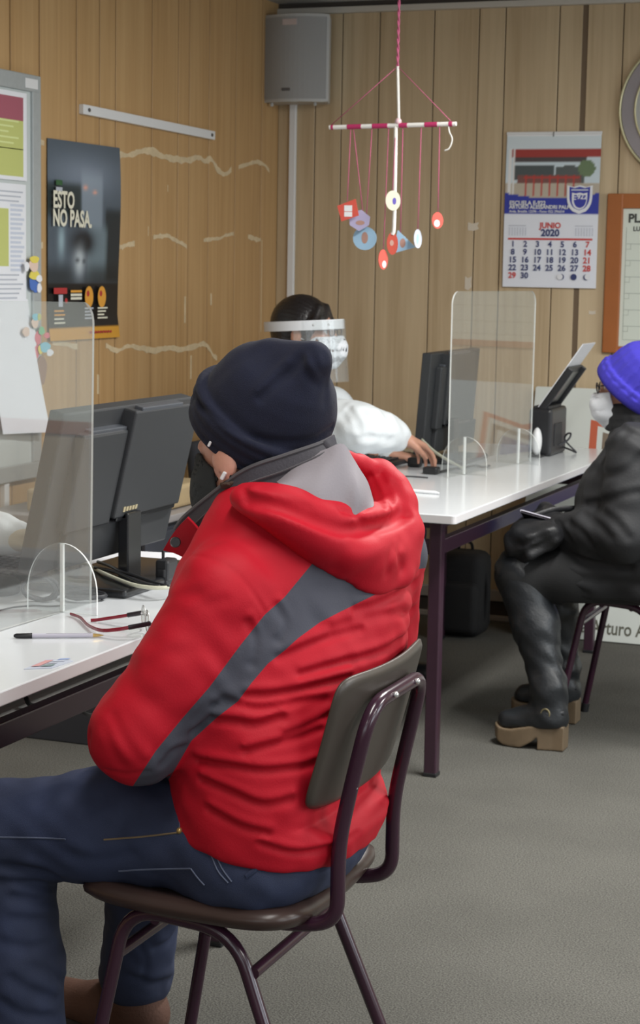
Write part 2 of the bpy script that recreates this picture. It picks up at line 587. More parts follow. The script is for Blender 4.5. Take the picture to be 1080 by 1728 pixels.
# dried glue streaks left on the panelling
def streak(name, pts, on, parent, w=0.010, seed=0):
    rg = np.random.default_rng(seed); ra_ = rb_ = 0.8
    P = spline(pts, 7)
    q = [on(*p) for p in P]
    bm = BM(); up, dn = [], []
    off = np.array([0.0012, 0, 0]) if parent is wall_left else np.array([0, -0.0012, 0])
    tk = np.array([0.0016, 0, 0]) if parent is wall_left else np.array([0, 0.0016, 0])
    tk = -tk if parent is wall_left else tk
    for p in q:
        ra_ = 0.6 * ra_ + 0.4 * abs(rg.normal(1, 0.6)); rb_ = 0.6 * rb_ + 0.4 * abs(rg.normal(0.8, 0.6))
        a, b = ra_ * w, rb_ * w
        up.append(bm.verts.new(p + off + np.array([0, 0, a]))); dn.append(bm.verts.new(p + off - np.array([0, 0, b])))
    U2 = [bm.verts.new(np.array(v.co) + tk) for v in up]; D2 = [bm.verts.new(np.array(v.co) + tk) for v in dn]
    for i in range(len(q) - 1):
        bm.faces.new((up[i], up[i + 1], dn[i + 1], dn[i])); bm.faces.new((U2[i], up[i], up[i + 1], U2[i + 1]) [::-1])
        bm.faces.new((dn[i], dn[i + 1], D2[i + 1], D2[i]))
    o = obj(name, bm, M_plaster, parent)
    o['kind'] = 'structure'
    return o


onL = lambda x, y: onx(x, y, XL)
onB = lambda x, y: ony(x, y, YB)
ST = [
    [(196, 260), (214, 262), (235, 256), (250, 254), (272, 263), (292, 270), (315, 270), (332, 266), (346, 272), (357, 270), (368, 287), (380, 294), (390, 288)],
    [(402, 283), (415, 278), (432, 274), (446, 279), (454, 290)],
    [(60, 238), (74, 243)],
    [(198, 419), (212, 414), (227, 412)],
    [(258, 401), (272, 397), (285, 400), (300, 408), (315, 416)],
    [(343, 406), (356, 404), (370, 402), (382, 397), (394, 396)],
    [(418, 399), (430, 403), (440, 405)],
    [(178, 583), (196, 592), (215, 584), (236, 588), (262, 592), (285, 588), (310, 590), (334, 582), (345, 581), (358, 597), (366, 606)],
    [(62, 418), (72, 413)], [(88, 578), (130, 584)],
]
for i, s in enumerate(ST):
    streak('glue_streak', s, onL, wall_left, 0.0085 if i not in (0, 7) else 0.011, i)
for i, (xx, y0, y1) in enumerate(((441, 405, 560), (312, 500, 545), (250, 382, 398), (283, 312, 324), (165, 632, 665), (322, 600, 640), (356, 495, 515))):
    a, b = onL(xx, y0), onL(xx, y1)
    bm = BM(); wd = 0.004 if i in (0, 2, 3) else 0.012
    box(bm, ((a + b) / 2) + np.array([0.0004, 0, 0]), (0.002, wd, abs(a[2] - b[2])), bevel=0.0008, seg=1)
    obj('glue_streak', bm, M_plaster, wall_left)['kind'] = 'structure'

# ================================================================== ON THE LEFT WALL
M_alu = mat('brushed_aluminium', (176, 182, 184), rough=0.45, metal=0.25, var=(60, 0.04))
M_board = mat('whiteboard_surface', (196, 204, 204), rough=0.3)
M_lime = mat('lime_green_print', (194, 200, 122), rough=0.6)
M_plum = mat('plum_red_print', (166, 92, 108), rough=0.6)
M_text_g = mat('grey_print', (182, 187, 198), rough=0.7)
M_pale = mat('pale_print', (218, 226, 160), rough=0.7)
M_teal = mat('teal_print', (110, 170, 180), rough=0.7)
M_lilac = mat('lilac_print', (200, 207, 222), rough=0.7)

bt, bb = 1.978, 0.722
by1 = onx(57, 400, XL)[1]
by0 = by1 - 1.30
wb = empty('notice_board', 'large white notice board in a wide grey aluminium frame on the left wall', 'notice board', (XL, by1, bb))
fw = 0.052
bm = BM()
box(bm, (XL + 0.012, (by0 + by1) / 2, (bt + bb) / 2), (0.014, by1 - by0 - 0.04, bt - bb - 0.04))
rest(obj('board_surface', bm, M_board), wb)
bm = BM()
for (c, s) in (((by0 + by1) / 2, (by1 - by0, fw)), ):
    box(bm, (XL + 0.0145, c, bt - fw / 2), (0.027, by1 - by0, fw), bevel=0.004)
    box(bm, (XL + 0.0145, c, bb + fw / 2), (0.027, by1 - by0, fw), bevel=0.004)
for yy in (by0 + fw / 2, by1 - fw / 2):
    box(bm, (XL + 0.0145, yy, (bt + bb) / 2), (0.027, fw, bt - bb - 2 * fw + 0.004), bevel=0.003)
rest(obj('frame', bm, M_alu), wb)
bm = BM(); box(bm, (XL + 0.0288, by1 - 0.06, bt - 0.028), (0.002, 0.075, 0.03), bevel=0.0008, seg=1)
rest(obj('white_sticker', bm, M_white), wb)

XP = XL + 0.021


def wall_sheet(name, label, px_tl, px_br, X, fn=None, group=None, cat='paper', m=None, wide=None, lift=0.0):
    a = onx(px_tl[0], px_tl[1], X); b = onx(px_br[0], px_br[1], X)
    y1, z1, z0 = b[1], a[2], b[2]
    y0 = y1 - wide if wide else a[1]
    bm = BM(); box(bm, (X, (y0 + y1) / 2, (z0 + z1) / 2), (0.0016, y1 - y0, z1 - z0))
    o = tag(obj(name, bm, m or M_paper), label, cat, group)
    if fn:
        f = Flat((X + 0.0008, y0, z0), (0, 1, 0), (0, 0, 1))
        fn(f, y1 - y0, z1 - z0)
        f.build('print', o)
    return o


def flyer_print(f, w, h):
    f.rect(0.012, 0.35 * h, w - 0.022, h - 0.02, M_lime, 0)
    f.rect(0.012, 0.012, w - 0.022, 0.36 * h, M_lime, 0)
    f.rect(0.012, 0.68 * h, w - 0.022, h - 0.015, M_plum, 1)
    for i in range(5):
        f.rect(w - 0.19, (0.655 - 0.062 * i) * h, w - 0.05 - 0.03 * (i % 3), (0.675 - 0.062 * i) * h, M_pale, 2)


def dense_print(f, w, h):
    f.rect(w - 0.20, 0.34 * h, w - 0.105, 0.80 * h, M_lime, 0)
    for i in range(24):
        v = h * (0.93 - 0.037 * i)
        if 0.3 < v / h < 0.84:
            f.rect(w - 0.095, v, w - 0.012 - 0.01 * (i % 3), v + h * 0.02, M_lilac, 1)
        else:
            f.rect(w - 0.2, v, w - 0.02 - 0.012 * (i % 4), v + h * 0.012, M_text_g, 1)


wall_sheet('printed_flyer', 'plum and lime green printed flyer with white border on the notice board', (0, 150), (45, 306), XP + 0.003, flyer_print, wide=0.30, cat='flyer')
wall_sheet('printed_notice', 'white sheet of dense grey print under the lime green flyer', (0, 308), (44, 520), XP, dense_print, wide=0.30, cat='notice')

# loose curling sheet over the lower half of the board
g = []
for i in range(15):
    t = i / 14
    yb = onx(44 + 16 * t, 505 + 225 * t, XP)[1]
    z = onx(30, 505 + 222 * t, XP)[2]
    row = []
    for j in range(9):
        s = j / 8
        row.append((XP + 0.006 + 0.02 * t * t + 0.03 * s * t * (0.4 + 0.6 * s), yb - 0.24 * (1 - s), z - 0.01 * s * t))
    g.append(row)
ls = sheet('loose_notice', [r[::-1] for r in g], M_paper)
tag(ls, 'big loose white sheet curling off the lower part of the notice board', 'notice')
f = Flat((XP + 0.0125, g[0][8][1] - 0.2, 0.98), (0.12, 0.99, 0), (0.03, 0, 1), lift=0.004)

# poster
pt = [onx(79.6, 234.6, XL), onx(196.9, 253.4, XL), onx(197.5, 571, XL), onx(76.7, 570, XL)]
py0, py1 = (pt[0][1] + pt[3][1]) / 2, (pt[1][1] + pt[2][1]) / 2
pz0, pz1 = 1.152, 1.795
NX, NZ = 64, 90
us, vs = np.meshgrid(np.linspace(0, 1, NX), np.linspace(0, 1, NZ))     # v = 0 at the top


def sstep(a, b, x):
    t = np.clip((x - a) / (b - a), 0, 1); return t * t * (3 - 2 * t)


def blob(u, v, cu, cv, ru, rv):
    return np.exp(-(((u - cu) / ru) ** 2 + ((v - cv) / rv) ** 2))


base_ = np.zeros((NZ, NX, 3)) + np.array([80, 92, 104])
base_ += (np.array([140, 152, 170]) - base_) * (blob(us, vs, .5, .16, .5, .11)[..., None] * 0.75)
base_ += (np.array([160, 174, 188]) - base_) * ((sstep(.42, .47, us) * (1 - sstep(.72, .76, us)) * sstep(.1, .2, vs) * (1 - sstep(.40, .47, vs)))[..., None] * 0.62)
base_ += (np.array([26, 34, 38]) - base_) * ((sstep(.77, .8, us) * sstep(.30, .36, vs) * (1 - sstep(.68, .72, vs)))[..., None] * 0.8)
base_ += (np.array([28, 40, 40]) - base_) * (((1 - sstep(.42, .46, us)) * sstep(.19, .24, vs) * (1 - sstep(.34, .40, vs)))[..., None] * 0.75)
base_ += (np.array([136, 158, 166]) - base_) * ((sstep(.52, .56, us) * (1 - sstep(.8, .84, us)) * sstep(.38, .46, vs) * (1 - sstep(.66, .74, vs)))[..., None] * 0.55)
base_ += (np.array([168, 196, 206]) - base_) * (blob(us, vs, .18, .50, .05, .09)[..., None] * 0.8)
base_ += (np.array([22, 26, 32]) - base_) * (np.clip(1.6 * blob(us, vs, .47, .505, .13, .055), 0, 1)[..., None])          # bowed dark hair
base_ += (np.array([196, 206, 212]) - base_) * (blob(us, vs, .43, .60, .085, .085)[..., None] * 0.97)
base_ += (np.array([40, 46, 54]) - base_) * ((blob(us, vs, .40, .595, .03, .012) + blob(us, vs, .49, .60, .022, .012))[..., None] * 0.7)
base_ += (np.array([20, 26, 30]) - base_) * ((sstep(.58, .68, vs) * (1 - blob(us, vs, .43, .64, .12, .09)))[..., None] * 0.6)
base_ += (np.array([236, 170, 150]) - base_) * ((blob(us, vs, .50, .225, .03, .012) + blob(us, vs, .63, .245, .03, .010))[..., None] * 1.0)
blk = (vs > 0.715) & (vs < 0.935)
base_[blk] = [22, 22, 25]
base_[vs >= 0.935] = [206, 150, 52]
ink = np.concatenate([srgb_lin(base_), np.ones((NZ, NX, 1))], axis=2)
M_poster = attr_mat('poster_print', rough=0.35)
grid = []
for i in range(NZ):
    v = i / (NZ - 1)
    row = []
    for j in range(NX):
        u = j / (NX - 1)
        bow = 0.004 + 0.010 * math.sin(math.pi * v) * (0.3 + 0.7 * u) + 0.018 * max(0, v - 0.88) / 0.12 * 0.6 + 0.006 * math.sin(5 * v + 1) * u
        row.append((XL + bow, py0 + (py1 - py0) * u - 0.012 * v * (1 - v) * 4 * 0.3, pz1 + (pz0 - pz1) * v))
    grid.append(row)
poster = sheet('wall_poster', grid, M_poster, ink=ink)
tag(poster, 'tall dark blue poster reading ESTO NO PASA with an orange strip along its foot', 'poster')
M_ivory = mat('ivory_ink', (226, 224, 206), rough=0.5)
M_gold = mat('gold_ink', (222, 158, 60), rough=0.5)
M_redi = mat('red_ink', (178, 50, 52), rough=0.5)
M_greeni = mat('green_ink', (52, 96, 60), rough=0.5)
ph, pw = pz1 - pz0, py1 - py0
f = Flat((XL + 0.016, py0, pz0), (0, 1, 0), (0, 0, 1))
f.text('ESTO', 0.014, ph * 0.665, 0.074, M_ivory, bold=0.0024, sx=0.80)
f.text('NO PASA.', 0.012, ph * 0.575, 0.074, M_ivory, bold=0.0024, sx=0.80)
f.build('lettering', poster)
f = Flat((XL + 0.016, py0, pz0), (0, 1, 0), (0, 0, 1))
f.rect(0.034, ph * 0.775, 0.075, ph * 0.80, M_greeni); f.rect(0.034, ph * 0.745, 0.075, ph * 0.765, M_text_g)
for i in range(9): f.rect(0.26 + i * 0.018, ph * 0.028, 0.272 + i * 0.018, ph * 0.04, M_redi)
f.rect(0.018, ph * 0.235, 0.105, ph * 0.265, M_redi, 2); f.disc(0.1, ph * 0.20, 0.009, M_redi)
f.rect(0.05, ph * 0.17, 0.078, ph * 0.23, M_text_g)
for i in range(3): f.rect(0.13, ph * (0.205 + 0.018 * i), 0.205, ph * (0.217 + 0.018 * i), M_ivory if i < 2 else M_gold)
for cu in (0.255, 0.345):
    f.disc(cu, ph * 0.217, 0.029, M_gold, ry=0.036); f.disc(cu - 0.008, ph * 0.235, 0.010, M_redi, 1)
for i in range(4):
    f.rect(0.225, ph * (0.155 - 0.017 * i), 0.285 - 0.01 * (i % 2), ph * (0.163 - 0.017 * i), M_text_g)
    f.rect(0.315, ph * (0.155 - 0.017 * i), 0.385 - 0.012 * (i % 3), ph * (0.163 - 0.017 * i), M_ivory)
    f.rect(0.022, ph * (0.145 - 0.02 * i), 0.085 + 0.008 * (i % 2), ph * (0.153 - 0.02 * i), M_gold if i < 2 else M_ivory)
f.build('print', poster)

# mounting rail
a = onx(133, 184, XL); b = onx(356, 229, XL)
bm = BM()
mid = (a + b) / 2; L = np.linalg.norm(b - a); ang = math.atan2(b[2] - a[2], b[1] - a[1])
box(bm, (XL + 0.009, mid[1], mid[2]), (0.018, L, 0.032), rot=Matrix.Rotation(ang, 3, 'X'), bevel=0.002)
rail = tag(obj('mounting_rail', bm, M_white), 'long white mounting rail screwed level on the brown wall above the poster', 'rail')
for t in (0.035, 0.97):
    bm = BM()
    p = a + (b - a) * t
    r = bmesh.ops.create_cone(bm, cap_ends=True, segments=12, radius1=0.007, radius2=0.006, depth=0.006)
    bmesh.ops.transform(bm, matrix=Matrix.Translation((XL + 0.019, p[1], p[2])) @ Matrix.Rotation(math.pi / 2, 4, 'Y'), verts=r['verts'])
    obj('screw', bm, MATS.get('steel') or mat('steel', (120, 120, 122), rough=0.35, metal=0.8), rail)

# paper cut-out figures hanging over the frame edge (plain generic figures)
M_yel = mat('yellow_card', (226, 210, 96), rough=0.7); M_blu = mat('blue_card', (80, 116, 190), rough=0.7)
M_pnk = mat('pink_card', (218, 110, 124), rough=0.7); M_skin_c = mat('peach_card', (226, 200, 184), rough=0.7)
M_grn = mat('green_card', (120, 190, 140), rough=0.7); M_cyan = mat('light_blue_card', (130, 196, 214), rough=0.7)
M_vio = mat('violet_card', (100, 88, 178), rough=0.7); M_brn = mat('brown_card', (150, 116, 98), rough=0.7)


def cutout(name, label, items, X):
    """items: (px, py, rx, ry, material) discs of card stacked on each other."""
    bm = BM(); ms = []
    for k, (px, py, rx, ry, m) in enumerate(items):
        if m not in ms: ms.append(m)
        p = onx(px, py, X + 0.0012 * k); s = 0.00187
        pts = [(rx * s * 1.9 * math.cos(q) * (1 + 0.12 * math.sin(3 * q + k)), ry * s * math.sin(q)) for q in np.linspace(0, 2 * math.pi, 18, endpoint=False)]
        prism(bm, pts, p, (0, 1, 0), (0, 0, 1), 0.0012, mi=ms.index(m))
    o = obj(name, bm, ms)
    return tag(o, label, 'paper figure', 'paper figures along the notice board edge')


XC = XL + 0.030
cutout('paper_figure', 'small paper figure with yellow hair and blue legs on the notice board edge', [
    (60, 484, 6, 10, M_blu), (55, 478, 6, 12, M_blu), (66, 486, 4, 8, M_paper), (58, 464, 9, 8, M_yel), (66, 470, 5, 6, M_paper), (57, 447, 8, 12, M_skin_c), (58, 438, 8, 6, M_yel), (45, 450, 4, 8, M_paper)], XC)
cutout('paper_figure', 'large paper figure in red, white and yellow behind the clear screen', [
    (70, 625, 9, 25, M_brn), (52, 614, 6, 7, M_yel), (55, 592, 11, 20, M_pnk), (46, 584, 4, 12, M_vio), (53, 572, 9, 18, M_paper), (64, 570, 5, 12, M_pnk), (68, 590, 4, 8, M_yel),
    (76, 586, 9, 9, M_cyan), (84, 595, 6, 6, M_paper), (70, 558, 5, 7, M_grn), (79, 566, 5, 5, M_pnk), (44, 560, 6, 8, M_skin_c), (59, 545, 6, 9, M_skin_c), (60, 535, 6, 6, M_cyan), (66, 535, 3, 6, M_lime)], XC)
cutout('paper_figure', 'pale grey blue paper figure at the foot of the notice board edge', [
    (58, 690, 4, 16, M_cyan), (60, 672, 6, 12, M_lilac), (58, 655, 7, 8, M_paper), (66, 652, 3, 4, M_paper), (57, 642, 5, 6, M_text_g)], XC)

# little white pipe under the board
a = onx(-1, 812, XL); b = onx(7, 812, XL)
bm = BM(); box(bm, (XL + 0.010, (a[1] + b[1]) / 2, 0.40), (0.020, b[1] - a[1], 0.64), bevel=0.003)
tag(obj('cable_duct', bm, M_white), 'white cable duct running down the wall below the notice board', 'cable duct')

# ================================================================== ON THE BACK WALL
M_speaker = mat('grey_speaker_grille', (166, 168, 170), rough=0.7, bump=(1400, 0.5))
M_spkbody = mat('speaker_shell', (186, 188, 188), rough=0.5)
a = ony(438, 30, YB - 0.13); b = ony(554, 172, YB - 0.13)
sx0, sx1, sz1, sz0 = a[0], b[0], a[2] + 0.006, b[2]
spk = empty('wall_speaker', 'grey box loudspeaker with curved grille high in the corner', 'loudspeaker', ((sx0 + sx1) / 2, YB, sz0))
n = 14
w = sx1 - sx0
arc = [(w * k / n, -0.035 - 0.045 * math.sin(math.pi * k / n)) for k in range(n + 1)]
bm = BM(); prism(bm, [(u, v) for u, v in arc] + [(w * 0.88, 0.075), (w * 0.12, 0.075)], (sx0, YB - 0.095, sz0), (1, 0, 0), (0, 1, 0), sz1 - sz0, bevel=0.006)
rest(obj('shell', bm, M_spkbody), spk)
bm = BM()
arc2 = [(w * (0.03 + 0.94 * k / n), -0.037 - 0.047 * math.sin(math.pi * (0.03 + 0.94 * k / n))) for k in range(n + 1)]
prism(bm, arc2 + [(u, v + 0.004) for u, v in arc2[::-1]], (sx0, YB - 0.095, sz0 + 0.012), (1, 0, 0), (0, 1, 0), sz1 - sz0 - 0.024)
rest(obj('grille', bm, M_speaker), spk)
bm = BM(); box(bm, (sx0 + w * 0.5, YB - 0.095 - 0.0835, sz1 - 0.032), (0.062, 0.003, 0.024), bevel=0.001)
rest(obj('label_plate', bm, mat('pale_pink_label', (196, 182, 180), rough=0.6)), spk)
bm = BM(); box(bm, (sx0 + w * 0.46, YB - 0.095 - 0.0835, sz0 + 0.048), (0.036, 0.004, 0.012), bevel=0.0015)
rest(obj('badge', bm, mat('dark_badge', (92, 92, 94), rough=0.4)), spk)
for t in (0.18, 0.80):
    bm = BM(); box(bm, (sx0 + w * t, YB - 0.12, sz0 - 0.006), (0.010, 0.012, 0.014), bevel=0.002)
    rest(obj('clip', bm, M_spkbody), spk)
bm = BM()
box(bm, (sx0 + w * 0.5, YB - 0.012, (sz0 + sz1) / 2), (0.07, 0.024, 0.16), bevel=0.004)
rest(obj('bracket', bm, M_spkbody), spk)
# conduit
a = ony(491, 181, YB); b = ony(502, 181, YB)
bm = BM(); box(bm, ((a[0] + b[0]) / 2, YB - 0.009, (sz0 + 0.13) / 2 + 0.02), (b[0] - a[0], 0.018, sz0 - 0.10), bevel=0.003)
tag(obj('cable_duct', bm, M_white), 'long white cable duct dropping from the loudspeaker down the back wall', 'cable duct')

# torn tape scraps
for (x0, y0, x1, y1, lb) in ((790, 375, 808, 390, 'torn scrap of white tape on the back wall left of the calendar'), (785, 466, 796, 490, 'square scrap of white tape above the clear screen'), (994, 524, 1006, 531, 'tiny pale scrap stuck beside the wooden frame')):
    a, b = onB(x0, y0), onB(x1, y1); w_, h_ = b[0] - a[0], a[2] - b[2]
    bm = BM(); prism(bm, [(0, 0.1 * h_), (0.5 * w_, 0), (w_, 0.25 * h_), (0.86 * w_, 0.6 * h_), (w_, h_), (0.4 * w_, 0.85 * h_), (0, h_)], (a[0], YB - 0.0006, b[2]), (1, 0, 0), (0, 0, 1), 0.0012)
    tag(obj('tape_scrap', bm, mat('masking_tape', (214, 204, 188), rough=0.8)), lb, 'tape')

# calendar
ct = [onB(857.7, 226.5), onB(1018, 224.4), onB(1005, 487.6), onB(849, 482.7)]
cx0, cx1 = (ct[0][0] + ct[3][0]) / 2, (ct[1][0] + ct[2][0]) / 2
cz1, cz0 = (ct[0][2] + ct[1][2]) / 2, (ct[2][2] + ct[3][2]) / 2
cw, chh = cx1 - cx0, cz1 - cz0
NX, NZ = 60, 96
us, vs = np.meshgrid(np.linspace(0, 1, NX), np.linspace(0, 1, NZ))
img = np.zeros((NZ, NX, 3)) + np.array([232, 236, 246])
img[vs < 0.105] = [214, 226, 232]
ph_ = (vs >= 0.105) & (vs < 0.425)
sky = np.zeros_like(img) + np.array([206, 220, 228])
img[ph_] = sky[ph_]


def paint(mask, colr): img[mask & ph_] = colr


paint((vs < 0.155) & (us > 0.06), [164, 66, 62])
paint((vs >= 0.155) & (vs < 0.18) & (us > 0.1) & (us < 0.86), [84, 76, 78])
paint((vs >= 0.20) & (vs < 0.30) & (us > 0.08) & (us < 0.52), [82, 90, 92])
paint((vs >= 0.205 + 0.10 * abs(us - 0.68)) & (vs < 0.32) & (us > 0.53) & (us < 0.84), [92, 98, 98])
paint(((us - .86) / .09) ** 2 + ((vs - .225) / .055) ** 2 < 1, [112, 132, 100])
paint((vs >= 0.27) & (vs < 0.345) & (us < 0.8) & (us > 0.12), [126, 86, 82])
paint((vs >= 0.325) & (us >= 0), [190, 180, 164])
for k in range(7):
    paint((abs(us - (0.22 + 0.085 * k)) < 0.008) & (vs > 0.27) & (vs < 0.405), [186, 70, 64])
paint((vs > 0.275) & (vs < 0.287) & (us > .2) & (us < .78), [186, 70, 64])
paint((abs(us - 0.045) < 0.012) | (abs(us - 0.085) < 0.010), [232, 232, 232])
band = (vs >= 0.385 + 0.035 * np.sin(np.pi * us)) & (vs < 0.525)
img[band] = [56, 66, 164]
img[vs < 0.012] = [240, 242, 244]
ink = np.concatenate([srgb_lin(img), np.ones((NZ, NX, 1))], axis=2)
M_cal = attr_mat('calendar_print', rough=0.5)
grid = [[(cx0 + cw * j / (NX - 1), YB - 0.006 - 0.008 * math.sin(math.pi * i / (NZ - 1)) - 0.006 * (i / (NZ - 1)) ** 2, cz1 - chh * i / (NZ - 1)) for j in range(NX)] for i in range(NZ)]
cal = sheet('wall_calendar', grid, M_cal, ink=ink, thick=0.002)
tag(cal, 'wall calendar for JUNIO 2020 with a school photo and blue band', 'calendar')
M_navy = mat('navy_ink', (56, 66, 116), rough=0.6); M_calred = mat('calendar_red_ink', (204, 66, 62), rough=0.6)
M_calblue = mat('royal_blue_ink', (58, 64, 166), rough=0.6)
f = Flat((cx0, YB - 0.0192, cz0), (1, 0, 0), (0, 0, 1))
V = lambda v: chh * (1 - v)
f.text('ESCUELA E-922', 0.020, V(0.462), 0.022, M_white, bold=0.0007)
f.text('ARTURO ALESSANDRI PALMA', 0.020, V(0.487), 0.0195, M_white, bold=0.0007)
f.text('Avda. Brasilia 12296 - Fono: 022 296654', 0.020, V(0.512), 0.0135, M_white, bold=0.0003)
f.text('JUNIO', cw * 0.5, V(0.612), 0.030, M_calred, bold=0.0010, align='CENTER')
f.text('2020', cw * 0.5, V(0.664), 0.037, M_navy, bold=0.0014, align='CENTER')
f.rect(cw * 0.05, V(0.690), cw * 0.95, V(0.678), M_calred)
for s_ in (0.05, 0.76):
    f.rect(cw * s_, V(0.60), cw * (s_ + 0.19), V(0.596), M_text_g)
    for r_ in range(7):
        for q in range(6):
            f.rect(cw * (s_ + 0.005 + 0.029 * r_), V(0.616 + 0.009 * q), cw * (s_ + 0.02 + 0.029 * r_), V(0.612 + 0.009 * q), M_text_g)
for d in range(1, 31):
    c_, r_ = (d - 1) % 7, (d - 1) // 7
    f.text(str(d), cw * (0.105 + 0.1325 * c_), V(0.735 + 0.0515 * r_), 0.0315, M_calred if (c_ == 6 or d == 29) else M_navy, bold=0.0009, align='CENTER')
f.disc(cw * 0.765, V(0.929), 0.0125, M_navy)
f.disc(cw * 0.632, V(0.929), 0.0115, M_navy); f.disc(cw * 0.620, V(0.929), 0.0115, M_paper, 3)
f.disc(cw * 0.898, V(0.929), 0.0115, M_navy); f.disc(cw * 0.912, V(0.926), 0.0115, M_paper, 3)
f.build('lettering', cal)


def shield_pts(cx, cy, w, h, dip=0.06):
    t = np.linspace(0, 1, 9)
    top = [(-w / 2 + w * k, h * 0.5 - h * dip * (math.sin(2 * math.pi * k) ** 2)) for k in t]
    right = [(w / 2 * (1 - 0.02 * k) if k < 0.4 else w / 2 * math.sqrt(max(0, 1 - ((k - 0.4) / 0.6) ** 2.0)) * 0.99, h * 0.5 - h * k) for k in np.linspace(0.08, 1, 12)]
    left = [(-x, yv) for x, yv in right[-2::-1]]
    return [(cx + x, cy + yv) for x, yv in top + right + left]


# shield emblem on the calendar
f = Flat((cx0, YB - 0.0202, cz0), (1, 0, 0), (0, 0, 1))
scx, scy, sw_, sh_ = cw * 0.80, V(0.427), cw * 0.27, chh * 0.185
f.poly(shield_pts(scx, scy, sw_, sh_), M_paper, 0)
f.poly(shield_pts(scx, scy + 0.004, sw_ * 0.80, sh_ * 0.82), M_calblue, 1)
f.poly(shield_pts(scx, scy - 0.006, sw_ * 0.60, sh_ * 0.60), M_paper, 2)
f.poly(shield_pts(scx + 0.002, scy - 0.006, sw_ * 0.49, sh_ * 0.48), M_calblue, 3)
f.rect(scx - sw_ * 0.33, scy + sh_ * 0.31, scx + sw_ * 0.33, scy + sh_ * 0.36, M_lilac, 3)
f.text('922', scx - sw_ * 0.10, scy + sh_ * 0.02, 0.027, M_paper, layer=5, bold=0.0008)
f.text('E', scx - sw_ * 0.27, scy + sh_ * 0.0, 0.030, M_paper, layer=5, bold=0.0004)
f.rect(scx - sw_ * 0.14, scy + sh_ * 0.085, scx - sw_ * 0.10, scy + sh_ * 0.105, M_paper, 5)
f.build('shield_emblem', cal)
bm = BM(); box(bm, (cx0 + cw / 2, YB - 0.009, cz1 + 0.001), (cw + 0.004, 0.006, 0.012), bevel=0.002)
obj('binding_strip', bm, M_white, cal)
bm = BM(); tube(bm, [(cx0 + cw / 2, YB - 0.016, cz1 - 0.012), (cx0 + cw / 2, YB - 0.012, cz1 + 0.006)], 0.002, 6)
obj('hook', bm, MATS['steel'], cal)

# planner in a wooden frame
M_frame = mat('varnished_orange_wood', (162, 96, 48), rough=0.4, var=(5, 0.14))
M_pgrey = mat('planner_line', (150, 160, 152), rough=0.7)
M_pdark = mat('planner_text', (62, 64, 62), rough=0.7)
M_plan = mat('planner_sheet', (216, 224, 214), rough=0.45)
px0 = onB(1023, 450)[0]; pz1_ = onB(1030, 327)[2]; pz0_ = 1.094
pxi = onB(1049.5, 450)[0]; pzi = onB(1060, 352)[2]
px1 = px0 + 1.25
pl = empty('framed_planner', 'pale monthly planner in an orange wooden frame at the right edge', 'planner', (px0, YB, pz0_))
bm = BM()
fwid = pxi - px0
box(bm, (px0 + fwid / 2, YB - 0.012, (pz0_ + pz1_) / 2), (fwid, 0.024, pz1_ - pz0_), bevel=0.004)
box(bm, (px1 - fwid / 2, YB - 0.012, (pz0_ + pz1_) / 2), (fwid, 0.024, pz1_ - pz0_), bevel=0.004)
box(bm, ((px0 + px1) / 2, YB - 0.011, pz1_ - (pz1_ - pzi) / 2), (px1 - px0, 0.020, pz1_ - pzi), bevel=0.004)
box(bm, ((px0 + px1) / 2, YB - 0.011, pz0_ + 0.013), (px1 - px0, 0.020, 0.026), bevel=0.004)
rest(obj('frame', bm, M_frame), pl)
bm = BM(); box(bm, ((px0 + px1) / 2, YB - 0.005, (pz0_ + pz1_) / 2), (px1 - px0 - fwid, 0.008, pz1_ - pz0_ - 0.03))
rest(obj('planner_sheet', bm, M_plan), pl)
f = Flat((pxi, YB - 0.0095, 0), (1, 0, 0), (0, 0, 1))
f.text('PLAN', 0.020, pzi - 0.052, 0.045, M_pdark, bold=0.0016)
f.text('LUNES', 0.040, pzi - 0.085, 0.024, M_pdark, bold=0.0008)
zt = pzi - 0.072
rows = [zt - 0.063 * k for k in range(7)]
for zz in rows[1:]:
    f.rect(0.014, zz, px1 - pxi - 0.09, zz + 0.0016, M_pgrey)
    f.rect(0.014, zz - 0.020, 0.034, zz - 0.0188, M_pgrey); f.rect(0.033, zz - 0.020, 0.0342, zz, M_pgrey)
for k in range(8):
    u = 0.014 + k * (px1 - pxi - 0.10) / 7
    f.rect(u, rows[-1] - 0.05, u + 0.0016, zt, M_pgrey)
f.rect(0.014, rows[-1] - 0.052, px1 - pxi - 0.09, rows[-1] - 0.0505, M_pgrey)
o = f.build('printed_grid'); rest(o, pl)

# round picture frame with two pale metal rims
M_brass = mat('pale_brass', (196, 190, 154), rough=0.35, metal=0.35)
M_grey_glass = mat('grey_silver_face', (150, 144, 148), rough=0.35, var=(9, 0.06))
le = onB(1045.3, 185)
R_ = 0.27
cxr, czr = le[0] + R_, le[2]
rd = empty('round_wall_mirror', 'round grey wall mirror with two pale brass rims cut off by the right edge', 'mirror', (cxr, YB, czr))
bm = BM()
r = bmesh.ops.create_cone(bm, cap_ends=True, segments=64, radius1=R_ - 0.004, radius2=R_ - 0.012, depth=0.014)
bmesh.ops.transform(bm, matrix=Matrix.Translation((cxr, YB - 0.008, czr)) @ Matrix.Rotation(math.pi / 2, 4, 'X'), verts=r['verts'])
rest(obj('face', bm, M_grey_glass), rd)
for (rr, tk, dp, nm) in ((R_ - 0.005, 0.0055, 0.016, 'outer_rim'), (R_ - 0.064, 0.0045, 0.018, 'inner_rim')):
    bm = BM(); tube(bm, [(cxr + rr * math.cos(q), YB - dp, czr + rr * math.sin(q)) for q in np.linspace(0, 2 * math.pi, 72, endpoint=False)], tk, 8, closed=True)
    rest(obj(nm, bm, M_brass), rd)
bm = BM()
